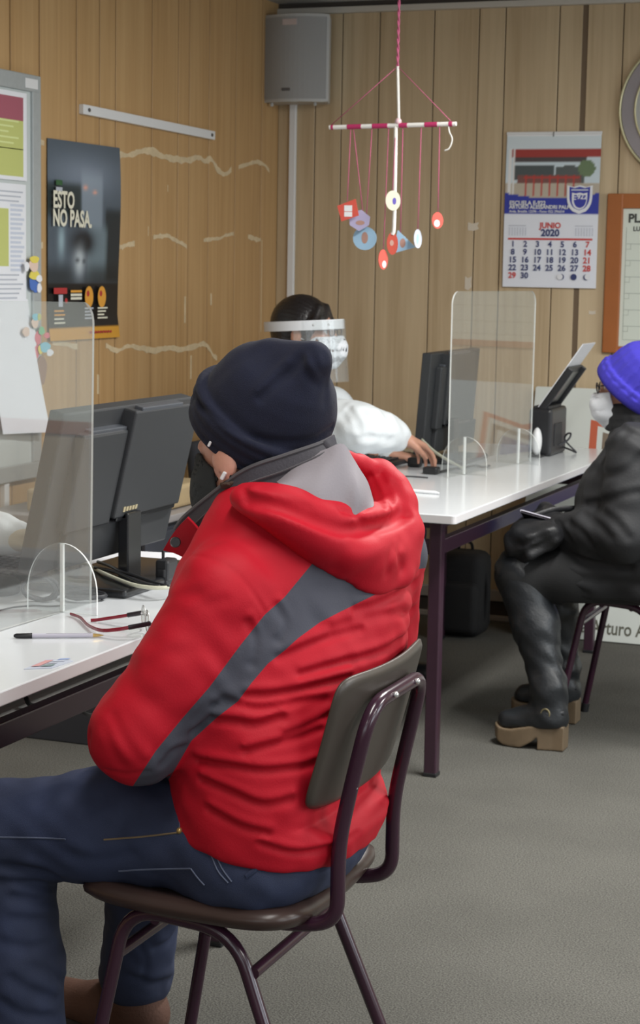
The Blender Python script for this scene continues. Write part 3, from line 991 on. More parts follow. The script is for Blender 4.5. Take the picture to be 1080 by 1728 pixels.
r = bmesh.ops.create_cone(bm, cap_ends=True, segments=48, radius1=R_ - 0.068, radius2=R_ - 0.068, depth=0.006)
bmesh.ops.transform(bm, matrix=Matrix.Translation((cxr, YB - 0.016, czr)) @ Matrix.Rotation(math.pi / 2, 4, 'X'), verts=r['verts'])
rest(obj('centre_disc', bm, mat('silver_centre', (176, 178, 176), rough=0.25)), rd)

# big white sign leaning against the back wall
M_sign = mat('white_sign_board', (214, 219, 214), rough=0.35)
M_sor = mat('orange_red_paint', (196, 96, 66), rough=0.5); M_sbr = mat('taupe_paint', (126, 112, 96), rough=0.5)
M_sbl = mat('sign_blue_paint', (62, 74, 150), rough=0.5); M_stx = mat('sign_grey_lettering', (96, 96, 84), rough=0.5)
sgx0 = -1.905; sgw = 2.3; tilt = math.atan2(0.22, 0.955); sgh = 0.975
sg_o = np.array([sgx0, 6.945, 0.004]); sg_u = np.array([1.0, 0, 0]); sg_v = np.array([0, math.sin(tilt), math.cos(tilt)])
bm = BM()
prism(bm, rrect(sgw, sgh, 0.008, 3), sg_o + np.cross(sg_u, sg_v) * -0.012, sg_u, sg_v, 0.012, bevel=0.002)
sign = tag(obj('sign_board', bm, M_sign), 'large white sign with shield emblem leaning against the back wall behind the desk', 'sign')
f = Flat(sg_o, sg_u, sg_v)
sc_c = (0.625, 0.485, 0.785, 0.735)
f.poly(shield_pts(sc_c[0], sc_c[1], sc_c[2], sc_c[3], 0.06), M_sor, 0)
f.poly(shield_pts(sc_c[0], sc_c[1] + 0.004, sc_c[2] * 0.925, sc_c[3] * 0.925, 0.06), M_sign, 1)
f.poly(shield_pts(sc_c[0], sc_c[1] + 0.008, sc_c[2] * 0.87, sc_c[3] * 0.85, 0.06), M_sbr, 2)
f.poly(shield_pts(sc_c[0], sc_c[1] + 0.010, sc_c[2] * 0.80, sc_c[3] * 0.78, 0.06), M_sign, 3)
f.poly(shield_pts(sc_c[0], sc_c[1] + 0.010, sc_c[2] * 0.73, sc_c[3] * 0.72, 0.06), M_sbl, 4)
f.text('E-922', sc_c[0], sc_c[1] + 0.07, 0.13, M_sign, layer=6, bold=0.002, align='CENTER')
f.build('shield_emblem', sign)
f = Flat(sg_o, sg_u, sg_v)
f.text('Escuela Arturo Alessandri Palma', 0.125, 0.028, 0.074, M_stx, layer=1, bold=0.0012, sx=0.75)
f.build('lettering', sign)

# white board with an orange wood frame further along the back wall (seen only in the clear screens)
wb2 = empty('wood_framed_board', 'wide white board with an orange wooden frame beyond the framed planner', 'white board', (0.95, YB, 0.66))
bm = BM(); box(bm, (0.95, YB - 0.008, 1.33), (1.5, 0.012, 1.30)); rest(obj('board_surface', bm, M_plan), wb2)
bm = BM()
for (c, s) in (((0.95, YB - 0.012, 0.68), (1.6, 0.024, 0.06)), ((0.95, YB - 0.012, 1.98), (1.6, 0.024, 0.06)), ((0.18, YB - 0.012, 1.33), (0.06, 0.024, 1.30)), ((1.72, YB - 0.012, 1.33), (0.06, 0.024, 1.30))):
    box(bm, c, s, bevel=0.004)
rest(obj('frame', bm, M_frame), wb2)
# ================================================================== DESKS
M_top = mat('glossy_white_laminate', (222, 226, 230), rough=0.16, var=(4, 0.008), spec=0.5)
M_edge = mat('desk_edge_band', (208, 206, 208), rough=0.5)
M_plum_steel = mat('dark_plum_steel', (58, 36, 50), rough=0.32, spec=0.6, var=(30, 0.06))
ZD = 0.75
M_rivet = mat('bright_rivet', (214, 214, 214), rough=0.25, metal=0.7)


def make_desk(name, label, x0, x1, y0, y1, inset=0.11):
    t = empty(name, label, 'desk', ((x0 + x1) / 2, (y0 + y1) / 2, 0))
    bm = BM(); prism(bm, [(x0 + u, y0 + v) for u, v in rrect(x1 - x0, y1 - y0, 0.012, 4)], (0, 0, ZD - 0.024), (1, 0, 0), (0, 1, 0), 0.024, bevel=0.0022, mi=0, mi_side=1)
    rest(obj('desktop', bm, [M_top, M_edge]), t)
    ix0, ix1, iy0, iy1 = x0 + 0.05, x1 - 0.085, y0 + inset, y1 - inset
    for (lx, ly_) in ((ix1, iy0), (ix0, iy0), (ix1, iy1), (ix0, iy1)):
        bm = BM(); box(bm, (lx, ly_, 0.361), (0.036, 0.036, 0.722), bevel=0.004)
        lg = rest(obj('leg', bm, M_plum_steel), t)
        bm = BM(); box(bm, (lx, ly_, 0.006), (0.040, 0.040, 0.012), bevel=0.003)
        obj('foot_cap', bm, M_black, lg)
        lg.children[0].matrix_parent_inverse = Matrix.Identity(4)
    bm = BM()
    for xx in (ix0, ix1): box(bm, (xx, (iy0 + iy1) / 2, ZD - 0.024 - 0.014), (0.028, iy1 - iy0, 0.028), bevel=0.003)
    for yy in (iy0, iy1): box(bm, ((ix0 + ix1) / 2, yy, ZD - 0.024 - 0.014), (ix1 - ix0, 0.028, 0.028), bevel=0.003)
    rest(obj('apron', bm, M_plum_steel), t)
    for xx in (ix1, ):
        bm = BM(); box(bm, (xx, (iy0 + iy1) / 2, 0.645), (0.026, iy1 - iy0, 0.042), bevel=0.003)
        rest(obj('front_rail', bm, M_plum_steel), t)
    for yy in (iy0, iy1):
        bm = BM(); box(bm, ((ix0 + ix1) / 2, yy, 0.645), (ix1 - ix0, 0.026, 0.042), bevel=0.003)
        rest(obj('side_rail', bm, M_plum_steel), t)
    return t


DX0, DX1 = -2.19, -1.47
make_desk('office_desk', 'white topped desk with plum steel legs nearer the camera under the big monitor', DX0, DX1, 1.62, 3.72, 0.30)
make_desk('office_desk', 'white topped desk with plum steel legs standing before the back wall', DX0, DX1, 4.745, 6.845)
# grey metal tray slung under the near desk
bm = BM(); box(bm, (-1.83, 2.7, 0.605), (0.34, 1.7, 0.010), bevel=0.003); box(bm, (-1.66, 2.7, 0.622), (0.05, 1.7, 0.040), bevel=0.015, seg=4); box(bm, (-2.0, 2.7, 0.622), (0.012, 1.7, 0.035), bevel=0.003)
for yy in (2.05, 2.7, 3.35):
    for xx in (-1.66, -2.0): box(bm, (xx, yy, 0.678), (0.012, 0.02, 0.094), bevel=0.002)
tag(obj('cable_tray', bm, mat('grey_sheet_metal', (206, 206, 202), rough=0.5)), 'grey sheet metal cable tray hung below the near desk', 'cable tray')
# dark cable looping under the near desk
P = [onx(px, py, -1.62) for px, py in ((44, 1178), (52, 1190), (80, 1192), (120, 1188), (150, 1205), (178, 1192), (205, 1180))]
bm = BM(); tube(bm, spline(P, 6), 0.0045, 6)
tag(obj('power_cable', bm, M_black), 'black cable looping loosely below the near desk edge', 'cable')

# ================================================================== CLEAR SCREENS
M_acr = clear_mat('clear_acrylic', ior=1.66, tint=(0.955, 0.965, 0.965, 1), haze=0.03)
M_acr_edge = mat('polished_acrylic_edge', (236, 240, 238), rough=0.25)
M_acr_edge.node_tree.nodes['Principled BSDF'].inputs['Alpha'].default_value = 0.88


def make_screen(name, label, foot_c, yaw, foots, y_lo, y_hi, height, foot_h, foot_w, group, lean=0.0):
    """Upright acrylic sheet along local y, carried by two half-round acrylic feet."""
    t = empty(name, label, 'screen', (foot_c[0], foot_c[1], ZD + 0.0005), yaw, group)
    tk = 0.0045
    bm = BM()
    out = [(y_lo + u, v) for u, v in rrect(y_hi - y_lo, height, 0.042, 8, (0, 0, 1, 1))]
    prism(bm, out, (-tk / 2, 0, 0.0), (0, 1, 0), (0, 0, 1), tk, mi=0, mi_side=1)
    p = obj('panel', bm, [M_acr, M_acr_edge], t); p.rotation_euler = (0.0, 0.0, 0.0)
    if lean:
        p.matrix_parent_inverse = Matrix.Rotation(lean, 4, 'X')
    for fy in foots:
        bm = BM()
        hw = foot_w / 2
        out = [(-hw, 0.0), (hw, 0.0)] + [(hw * math.cos(q), foot_h * (0.28 + 0.72 * math.sin(q))) for q in np.linspace(0, math.pi, 22)]
        prism(bm, out, (0, fy + tk / 2, 0), (1, 0, 0), (0, 0, 1), tk, mi=0, mi_side=1)
        ft = obj('foot', bm, [M_acr, M_acr_edge], t)
        bm = BM(); box(bm, (0, fy, foot_h * 0.5), (0.0075, 0.0060, foot_h * 0.985), bevel=0.0006, seg=1)
        obj('slot', bm, M_acr_edge, ft)
    return t


f1 = onz(783, 801, ZD); f2 = onz(874, 783, ZD)
yaw_r = -math.atan2(f2[0] - f1[0], f2[1] - f1[1])
d12 = float(np.linalg.norm((f2 - f1)[:2]))
make_screen('sneeze_guard', 'clear upright protective screen on the far desk before the purple hat', f1, yaw_r, (0.0, d12), -0.118, d12 + 0.105, 0.585, 0.122, 0.158, 'clear protective screens')
f3 = onz(105, 1033, ZD)
make_screen('sneeze_guard', 'clear upright protective screen on the near desk cut off by the left edge', f3, -0.02, (0.0, -0.36), -0.50, 0.107, 0.580, 0.131, 0.150, 'clear protective screens', lean=-0.018)

# ================================================================== COMPUTERS
M_mon = mat('dark_grey_monitor_plastic', (52, 54, 57), rough=0.5, bump=(1100, 0.12))
M_mon2 = mat('monitor_gloss_trim', (30, 31, 34), rough=0.25)
M_scr = mat('black_glass_screen', (16, 17, 19), rough=0.1)
M_silver = mat('silver_and_lit_ledge', (92, 96, 103), rough=0.4, metal=0.4)


def make_monitor(name, label, loc, rz, tilt, w=0.55, h=0.33, zb=0.085, bulge=(0.0, 0.5), base_y=0.0, base=(0.20, 0.26), logo=True):
    """Local +x is the back of the monitor, y runs along its width."""
    t = empty(name, label, 'monitor', loc, rz)
    Rt = Matrix.Rotation(tilt, 4, 'Y')
    T = Matrix.Translation((0, 0, zb)) @ Rt

    def put(bm, nm, m, par):
        bmesh.ops.transform(bm, matrix=T, verts=bm.verts[:])
        return obj(nm, bm, m, par)
    bm = BM(); box(bm, (0.0, 0, h / 2), (0.034, w, h), bevel=0.004)
    hs = put(bm, 'housing', M_mon, t)
    bm = BM(); box(bm, (-0.018, 0, h / 2 + 0.006), (0.003, w - 0.03, h - 0.05), bevel=0.001); put(bm, 'screen', M_scr, t)
    bm = BM()
    y0, y1 = bulge
    box(bm, (0.030, (y0 + y1) / 2, h * 0.64), (0.034, y1 - y0, h * 0.70), bevel=0.004)
    put(bm, 'back_cover', M_mon, t)
    bm = BM(); box(bm, (0.026, (-w / 2 + y0) / 2 + 0.03, h * 0.56), (0.026, (y0 + w / 2) - 0.06, h * 0.62), bevel=0.006)
    put(bm, 'side_cover', M_mon, t)
    bm = BM(); box(bm, (0.024, (-w / 2 + y0) / 2 + 0.045, h * 0.873), (0.022, (y0 + w / 2) - 0.10, 0.010), bevel=0.002)
    box(bm, (0.036, y0 + (y1 - y0) * 0.40, h - 0.003), (0.020, (y1 - y0) * 0.62, 0.012), bevel=0.002)
    put(bm, 'lit_ledge', M_silver, t)  # paler colour imitates light caught on the ledges of the back
    bm = BM(); box(bm, (0.030, (y0 + y1) / 2, h * 0.295), (0.030, (y1 - y0) * 0.9, 0.020), bevel=0.002); put(bm, 'port_recess', M_mon2, t)
    bm = BM(); box(bm, (0.023, 0.03, h * 0.14), (0.020, w - 0.10, h * 0.25), bevel=0.005); put(bm, 'lower_cover', M_mon, t)
    if logo:
        bm = BM()
        for k in range(5): box(bm, (0.0478, y0 + 0.035 + 0.013 * k, h * 0.345), (0.001, 0.009, 0.009 if k else 0.011))
        put(bm, 'badge', mat('beige_badge', (176, 164, 132), rough=0.5), t)
    bm = BM(); box(bm, (0.066, base_y, 0.075), (0.024, 0.060, 0.14), bevel=0.003)
    box(bm, (0.045, base_y, 0.138), (0.06, 0.060, 0.014), bevel=0.004)
    obj('stand_neck', bm, M_mon2, t)
    bm = BM(); box(bm, (0.05, base_y, 0.009), (base[0], base[1], 0.018), bevel=0.006); obj('stand_base', bm, M_mon2, t)
    return t


# near desk monitor
make_monitor('computer_monitor', 'large dark grey monitor seen from behind on the near desk', (-1.83, 3.395, ZD), 0, math.radians(13), w=0.57, h=0.325, zb=0.055, bulge=(-0.04, 0.26), base_y=0.03, base=(0.22, 0.40))
# far desk monitor
make_monitor('computer_monitor', 'slim black monitor seen almost edge on beside the far clear screen', (-1.985, 6.24, ZD), 0, math.radians(4), w=0.56, h=0.345, zb=0.03, bulge=(-0.16, 0.16), base_y=-0.10, base=(0.20, 0.30), logo=False)

M_key = mat('keyboard_black', (40, 40, 43), rough=0.5)


def make_keyboard(label, c, rz, w=0.44, d=0.14):
    t = empty('keyboard', label, 'keyboard', (c[0], c[1], ZD), rz)
    bm = BM(); box(bm, (0, 0, 0.009), (d, w, 0.016), rot=Matrix.Rotation(math.radians(2.5), 3, 'Y'), bevel=0.004); obj('case', bm, M_key, t)
    for r_ in range(6):
        bm = BM()
        nk = 15
        for k in range(nk):
            box(bm, (-d / 2 + 0.017 + 0.0205 * r_, -w / 2 + 0.02 + (w - 0.04) * (k + 0.5) / nk, 0.0205 - 0.0009 * (r_ - 2)), (0.016, (w - 0.04) / nk * 0.84, 0.007), bevel=0.0015, seg=1)
        obj('key_row', bm, M_key, t)
    return t


make_keyboard('black keyboard at the left edge beside the mouse on the near desk', (-2.03, 3.36), math.radians(6))
make_keyboard('black keyboard under the hands of the person in the face shield', (-2.105, 5.95), 0.0, d=0.15)

# mouse with its cable
m_c = onz(28, 1000, ZD)
t = empty('computer_mouse', 'small dark mouse at the left edge of the near desk', 'mouse', (m_c[0] - 0.02, m_c[1] - 0.01, ZD), math.radians(20))
bm = BM()
bmesh.ops.create_uvsphere(bm, u_segments=20, v_segments=12, radius=1.0)
bmesh.ops.transform(bm, matrix=Matrix.Translation((0, 0, 0.010)) @ Matrix.Diagonal((0.031, 0.055, 0.024, 1)), verts=bm.verts[:])
for v in bm.verts: v.co.z = max(v.co.z, 0.0)
obj('shell', bm, M_blacks, t, smooth=True)
bm = BM(); box(bm, (0, 0.030, 0.030), (0.006, 0.016, 0.008), bevel=0.003); obj('scroll_wheel', bm, M_black, t)
bm = BM(); tube(bm, spline([onz(px, py, ZD + 0.002) for px, py in ((0, 1030), (20, 1025), (42, 1023), (60, 1022), (85, 1023), (110, 1021))], 5), 0.0016, 6)
tag(obj('mouse_cable', bm, M_black), 'thin dark cable lying across the near desk behind the clear foot', 'cable')

# coiled black cables behind the clear foot
M_cable = mat('dark_grey_cable', (48, 49, 54), rough=0.5)
cc = onz(70, 1020, ZD)
bm = BM()
pts = []
for k in range(64):
    q = 2 * math.pi * k / 16
    pts.append((cc[0] - 0.015 + 0.030 * math.cos(q) + 0.004 * math.sin(k * 0.7), cc[1] + 0.02 + 0.018 * math.cos(q + 0.4) + 0.006 * math.sin(k * 0.31), ZD + 0.026 + 0.022 * math.sin(q) + 0.002 * math.sin(k)))
tube(bm, pts, 0.0032, 6)
tag(obj('cable_coil', bm, M_cable), 'coiled dark cable standing up behind the clear foot on the near desk', 'cable')
cc = onz(142, 1018, ZD)
bm = BM(); pts = []
for k in range(70):
    q = 2 * math.pi * k / 14
    pts.append((cc[0] - 0.02 + 0.042 * math.cos(q) + 0.006 * math.sin(k * 0.9), cc[1] + 0.03 + 0.030 * math.sin(q) + 0.010 * math.sin(k * 0.23), ZD + 0.005 + 0.004 * (k / 70) + 0.004 * abs(math.sin(k * 0.5))))
tube(bm, pts, 0.0028, 6)
tag(obj('cable_coil', bm, M_cable), 'flat tangle of grey cable lying right of the standing coil', 'cable')

# cream cable and black leads by the monitor base
M_cream = mat('cream_cable', (206, 206, 186), rough=0.5)
P = [onz(135, 948, ZD + 0.02), onz(150, 955, ZD + 0.017)] + [onz(px, py, ZD + 0.024) for px, py in ((172, 966), (195, 976), (222, 986), (248, 991), (275, 992), (300, 989))]
bm = BM(); tube(bm, spline(P, 6), 0.0040, 8)
tag(obj('network_cable', bm, M_cream), 'cream cable curving over the black monitor base on the near desk', 'cable')
for (lb, pp) in (('black lead running behind the near monitor neck', ((165, 948), (185, 955), (205, 965), (228, 972), (262, 984), (285, 990))), ('second black lead below the first beside the monitor neck', ((160, 958), (190, 964), (215, 974), (240, 985), (270, 990)))):
    bm = BM(); tube(bm, spline([onz(px, py, ZD + 0.026) for px, py in pp], 5), 0.0036, 6)
    tag(obj('power_cable', bm, M_black), lb, 'cable')
pc = onz(281, 985, ZD)
bm = BM(); box(bm, (pc[0], pc[1], ZD + 0.030), (0.030, 0.05, 0.045), bevel=0.006); box(bm, (pc[0], pc[1] + 0.01, ZD + 0.025), (0.020, 0.075, 0.02), bevel=0.004)
box(bm, (pc[0] - 0.008, pc[1], ZD + 0.059), (0.006, 0.006, 0.02), bevel=0.002)
box(bm, (pc[0] - 0.002, pc[1], ZD + 0.002), (0.030, 0.05, 0.02), bevel=0.004)
tag(obj('power_plug', bm, M_black), 'chunky black plug lying at the red sleeve on the near desk', 'plug')
a = onz(172, 962, ZD)
bm = BM(); box(bm, (a[0], a[1] + 0.12, ZD + 0.0012), (0.22, 0.30, 0.0016), rot=Matrix.Rotation(0.2, 3, 'Z'))
tag(obj('paper_sheet', bm, M_paper), 'white paper sheet lying under the near monitor', 'paper')

# glasses with red temples, lying upside down
M_red_gl = mat('dark_red_acetate', (134, 24, 44), rough=0.25)
M_lens = clear_mat('lens_glass', ior=1.5, tint=(0.97, 0.98, 0.95, 1))
M_blkgl = mat('black_acetate', (38, 34, 40), rough=0.3)
gz = ZD + 0.004
gA = [onz(px, py, gz + dz) for px, py, dz in ((119, 1036, 0.000), (135, 1042, 0.001), (146, 1053, 0.001), (158, 1060, 0.003), (174, 1064, 0.006), (200, 1062, 0.012), (228, 1057, 0.018), (254, 1052, 0.022))]
gB = [onz(px, py, gz + dz) for px, py, dz in ((153, 1047, 0.000), (165, 1046, 0.001), (185, 1043, 0.006), (205, 1040, 0.012), (222, 1037, 0.017), (240, 1034, 0.022))]
gl = empty('eyeglasses', 'pair of eyeglasses with dark red temples lying on the near desk', 'glasses', tuple(onz(200, 1052, ZD)))
bm = BM(); tube(bm, spline(gA, 5), [0.0022] * 5 + [0.0026] * 31, 8, flat=(1.3, 0.8)); rest(obj('temple', bm, M_red_gl, smooth=True), gl)
bm = BM(); tube(bm, spline(gB, 5), 0.0024, 8, flat=(1.3, 0.8)); rest(obj('temple', bm, M_red_gl, smooth=True), gl)
eA, eB = np.array(gA[-1]), np.array(gB[-1])
ax_ = (eA - eB); Lg = np.linalg.norm(ax_); ax_ /= Lg
upv = np.array([0, 0, 1.0])
fr = BM()
for s_ in (0.27, 0.73):
    c = eB + ax_ * (Lg * s_) + np.array([-0.004, 0.004, -0.002])
    ring = [c + ax_ * (0.215 * Lg * math.cos(q)) + upv * (0.019 * math.sin(q)) for q in np.linspace(0, 2 * math.pi, 28, endpoint=False)]
    tube(fr, ring, 0.0012, 6, closed=True)
    bm = BM(); bm.faces.new([bm.verts.new(p) for p in ring]); r = bmesh.ops.solidify(bm, geom=bm.faces[:], thickness=0.0012)
    rest(obj('lens', bm, M_lens), gl)
tube(fr, spline([eB + ax_ * Lg * 0.47 + upv * 0.004, eB + ax_ * Lg * 0.5 + upv * 0.009, eB + ax_ * Lg * 0.53 + upv * 0.004], 4), 0.0012, 6)
for e, d in ((eA, -1), (eB, 1)):
    tube(fr, [e, e + ax_ * d * 0.010 + np.array([-0.004, 0.003, 0])], 0.0022, 6)
rest(obj('rim', fr, M_rivet), gl)
for G, k in ((gA, 0), (gB, 1)):
    bm = BM(); P = spline(G, 5)
    tube(bm, P[-8:], 0.0031, 8, flat=(1.4, 0.9)); rest(obj('hinge_end', bm, M_blkgl, smooth=True), gl)

# ball pen
pA, pB = onz(23, 1073, ZD + 0.0045), onz(175, 1072, ZD + 0.0045)
d = np.array(pB) - np.array(pA)
pen = empty('ballpoint_pen', 'clear ballpoint pen with a black cap lying near the desk edge', 'pen', tuple(pA))
at = lambda t: pA + d * t
M_barrel = mat('clear_pen_barrel', (206, 204, 218), rough=0.1)
bm = BM(); tube(bm, [at(0.0), at(0.03), at(0.2), at(0.205)], [0.0022, 0.0042, 0.0052, 0.0050], 10); rest(obj('cap', bm, M_black, smooth=True), pen)
bm = BM(); tube(bm, [at(0.19), at(0.88)], 0.0038, 8); rest(obj('barrel', bm, M_barrel, smooth=True), pen)
bm = BM(); tube(bm, [at(0.36) + np.array([0, 0, .0002]), at(0.86) + np.array([0, 0, .0002])], 0.0040, 8, flat=(0.98, 0.35)); rest(obj('ink_refill', bm, mat('violet_grey_ink', (70, 62, 84), rough=0.3), smooth=True), pen)
bm = BM(); tube(bm, [at(0.88), at(0.93), at(0.97), at(1.0)], [0.0036, 0.0028, 0.0016, 0.0007], 8); rest(obj('tip', bm, mat('brass_tip', (190, 158, 96), rough=0.3, metal=0.6), smooth=True), pen)

# plastic ID card
ca, cb, cc_, cd = [onz(px, py, ZD + 0.001) for px, py in ((40, 1129), (88, 1127), (124, 1115), (80, 1112))]
bm = BM()
prism(bm, [(p[0], p[1]) for p in (ca, cb, cc_, cd)], (0, 0, ZD + 0.0003), (1, 0, 0), (0, 1, 0), 0.0009)
M_card = mat('pale_blue_card', (206, 214, 230), rough=0.25)
card = tag(obj('id_card', bm, M_card), 'pale plastic identity card lying on the near desk corner', 'card')
f = Flat(ca, cb - ca, cd - ca, lift=0.0012)
f.rect(0.10, 0.18, 0.40, 0.80, mat('card_portrait_pink', (214, 160, 160), rough=0.4)); f.rect(0.45, 0.62, 0.9, 0.72, M_lilac); f.rect(0.45, 0.42, 0.8, 0.50, M_text_g); f.rect(0.46, 0.14, 0.86, 0.32, mat('card_print', (130, 150, 150), rough=0.4)); f.rect(0.52, 0.78, 0.92, 0.92, mat('card_blue', (150, 170, 214), rough=0.4))
f.build('card_print', card)

# ------------------------------------------------------------------ far desk things
pA, pB = onz(681, 827, ZD + 0.005), onz(741, 832, ZD + 0.005)
bm = BM(); tube(bm, [pA, pA + (pB - pA) * 0.9, pB], [0.0052, 0.0052, 0.002], 10)
tag(obj('white_pen', bm, M_white, smooth=True), 'white pen lying alone on the far desk corner', 'pen')
# flat cream cable that springs up at the far screen
P = [onz(708, 738, ZD + 0.11), onz(718, 748, ZD + 0.085), onz(732, 761, ZD + 0.045), onz(748, 770, ZD + 0.018), onz(765, 778, ZD + 0.007), onz(782, 790, ZD + 0.004)]
a_ = np.array(P[-1])
PP = [np.array([a_[0] - 0.30 + 0.06 * k + 0.0, a_[1] + 0.10 - 0.02 * k, 0]) for k in range(6)]
q0 = onz(782, 792, ZD + 0.004)
tgt = [(708, 738), (718, 748), (732, 761), (748, 772), (765, 782), (782, 791)]
zz = [0.085, 0.066, 0.040, 0.020, 0.009, 0.004]
P = [ony(px, py, q0[1] + 0.12 - 0.024 * k) for k, (px, py) in enumerate(tgt)]
P = [np.array([p[0], p[1], max(p[2], ZD + 0.004)]) for p in P]
bm = BM(); tube(bm, spline(P, 6), 0.0055, 8, flat=(1.0, 0.6))
tag(obj('cream_strap', bm, M_cream), 'cream cable springing up beside the far clear screen', 'cable')
# black leads, adapter by the far monitor
b0 = onz(728, 800, ZD)
bm = BM(); box(bm, (b0[0], b0[1], ZD + 0.012), (0.05, 0.04, 0.024), bevel=0.006)
tag(obj('power_adapter', bm, M_black), 'little black adapter beside the foot of the far monitor', 'adapter')
b1 = onz(700, 788, ZD)
bm = BM(); box(bm, (b1[0], b1[1], ZD + 0.016), (0.045, 0.03, 0.032), bevel=0.006); box(bm, (b1[0] + 0.002, b1[1] - 0.016, ZD + 0.018), (0.03, 0.004, 0.02), bevel=0.002)
tag(obj('usb_hub', bm, M_black), 'little black hub at the near corner of the far monitor', 'hub')
bm = BM(); tube(bm, spline([onz(px, py, ZD + 0.003) for px, py in ((640, 800), (668, 803), (695, 804), (722, 806))], 5), 0.0022, 6)
tag(obj('thin_cable', bm, M_cable), 'thin grey cable lying on the far desk left of the clear foot', 'cable')
bm = BM(); tube(bm, spline([onz(px, py, ZD + 0.005) for px, py in ((740, 797), (760, 792), (775, 790), (800, 786), (815, 788), (826, 786))], 5), 0.0040, 6)
tag(obj('power_cable', bm, M_black), 'black cable end lying between the two far clear feet', 'cable')

# compact black printer with paper standing in its rear feed
pb = onz(908, 775, ZD)
pr = empty('desktop_printer', 'compact black printer with a raised paper tray on the far desk', 'printer', (-1.725, 6.56, ZD), 0)
bm = BM(); box(bm, (0.03, 0.0, 0.085), (0.085, 0.22, 0.17), bevel=0.012, seg=3); obj('body', bm, M_black, pr)
bm = BM(); box(bm, (0.030, -0.01, 0.172), (0.06, 0.17, 0.012), bevel=0.004); box(bm, (0.0735, -0.02, 0.075), (0.006, 0.10, 0.08), bevel=0.002); obj('panel', bm, M_blacks, pr)
Rt = Matrix.Rotation(math.radians(34), 3, 'Y')
bm = BM(); box(bm, (0.072, 0.0, 0.240), (0.012, 0.20, 0.19), rot=Rt, bevel=0.004)
box(bm, (0.079, -0.095, 0.235), (0.024, 0.014, 0.19), rot=Rt, bevel=0.003); box(bm, (0.079, 0.095, 0.235), (0.024, 0.014, 0.19), rot=Rt, bevel=0.003)
tr = obj('paper_support', bm, M_black, pr)
bm = BM(); box(bm, (0.080, -0.0, 0.243), (0.004, 0.15, 0.13), rot=Rt, bevel=0.001); obj('window', bm, mat('smoked_grey', (108, 110, 106), rough=0.3), tr)
bm = BM(); box(bm, (0.112, 0.0, 0.287), (0.003, 0.19, 0.295), rot=Rt)
ps = tag(obj('printer_paper', bm, M_paper), 'white paper stack standing in the black printer', 'paper')
ps.location = (-1.748, 6.56, ZD - 0.008)
# printer lead
P = [ony(px, py, 6.55) for px, py in ((930, 755), (945, 750), (957, 742), (960, 733), (952, 734), (948, 745), (965, 765), (955, 762), (935, 755))]
P = [np.array([p[0], p[1] + 0.01 * k, max(p[2], ZD + 0.004)]) for k, p in enumerate(P)]
bm = BM(); tube(bm, spline(P, 6), 0.0036, 6)
tag(obj('printer_cable', bm, M_cable), 'dark looped cable beside the black printer', 'cable')
# small white device beside the printer
c = onz(905, 772, ZD)
bm = BM(); bmesh.ops.create_uvsphere(bm, u_segments=20, v_segments=12, radius=1.0)
bmesh.ops.transform(bm, matrix=Matrix.Translation((c[0] - 0.005, c[1] + 0.02, ZD + 0.055)) @ Matrix.Diagonal((0.018, 0.022, 0.050, 1)), verts=bm.verts[:])
o = obj('shell', bm, M_white, smooth=True)
wd = empty('desk_device', 'small white rounded device on a black foot beside the printer', 'device', (c[0] - 0.005, c[1] + 0.02, ZD)); rest(o, wd)
bm = BM(); box(bm, (c[0] - 0.005, c[1] + 0.02, ZD + 0.004), (0.05, 0.05, 0.008), bevel=0.003); box(bm, (c[0] - 0.008, c[1] + 0.02, ZD + 0.02), (0.014, 0.014, 0.04), bevel=0.003); rest(obj('foot', bm, M_black), wd)

# ------------------------------------------------------------------ between the desks and under them
M_bag = mat('black_nylon', (20, 20, 22), rough=0.8, bump=(300, 0.4))

bag = empty('black_backpack', 'black padded backpack standing on the carpet under the far desk', 'backpack', (-2.09, 6.86, 0))
bm = BM(); box(bm, (0, 0, 0.165), (0.20, 0.17, 0.33), bevel=0.045, seg=4); obj('body', bm, M_bag, bag, smooth=True)
bm = BM(); box(bm, (0.01, -0.09, 0.12), (0.16, 0.06, 0.20), bevel=0.028, seg=4); obj('front_pocket', bm, M_bag, bag, smooth=True)
bm = BM(); tube(bm, spline([(-0.03, 0.03, 0.32), (-0.02, 0.03, 0.355), (0.02, 0.03, 0.355), (0.03, 0.03, 0.32)], 5), 0.006, 8); obj('handle', bm, M_bag, bag, smooth=True)
bm = BM(); tube(bm, spline([(0.08, -0.02, 0.29), (0.105, -0.03, 0.2), (0.1, -0.03, 0.1), (0.085, -0.02, 0.04)], 5), 0.010, 8, flat=(1.0, 0.4)); obj('strap', bm, M_bag, bag, smooth=True)

# low dark cabinet with a tan box and a black bag in the gap between monitor and red jacket
M_cab = mat('dark_slate_cabinet', (58, 60, 68), rough=0.5)
M_tan = mat('tan_cardboard', (166, 146, 112), rough=0.8, var=(20, 0.06))
cab = empty('low_cabinet', 'low dark slate cabinet with pale top edge behind the near monitor', 'cabinet', (-2.66, 5.02, 0))
bm = BM(); box(bm, (0, 0, 0.325), (0.50, 0.56, 0.65), bevel=0.004); obj('carcass', bm, M_cab, cab)
bm = BM(); box(bm, (0.0, 0, 0.661), (0.53, 0.60, 0.022), bevel=0.003); obj('top', bm, mat('cabinet_top', (150, 146, 146), rough=0.4), cab)
for yy in (-0.14, 0.14):
    bm = BM(); box(bm, (0.258, yy, 0.33), (0.016, 0.265, 0.60), bevel=0.003); dr = obj('door', bm, M_cab, cab)
    bm = BM(); box(bm, (0.272, yy - 0.10 * (1 if yy > 0 else -1), 0.42), (0.014, 0.012, 0.10), bevel=0.003); obj('handle', bm, M_silver, dr)
bm = BM(); box(bm, (-2.62, 5.02, 0.672 + 0.036), (0.36, 0.50, 0.070), bevel=0.012, seg=3)
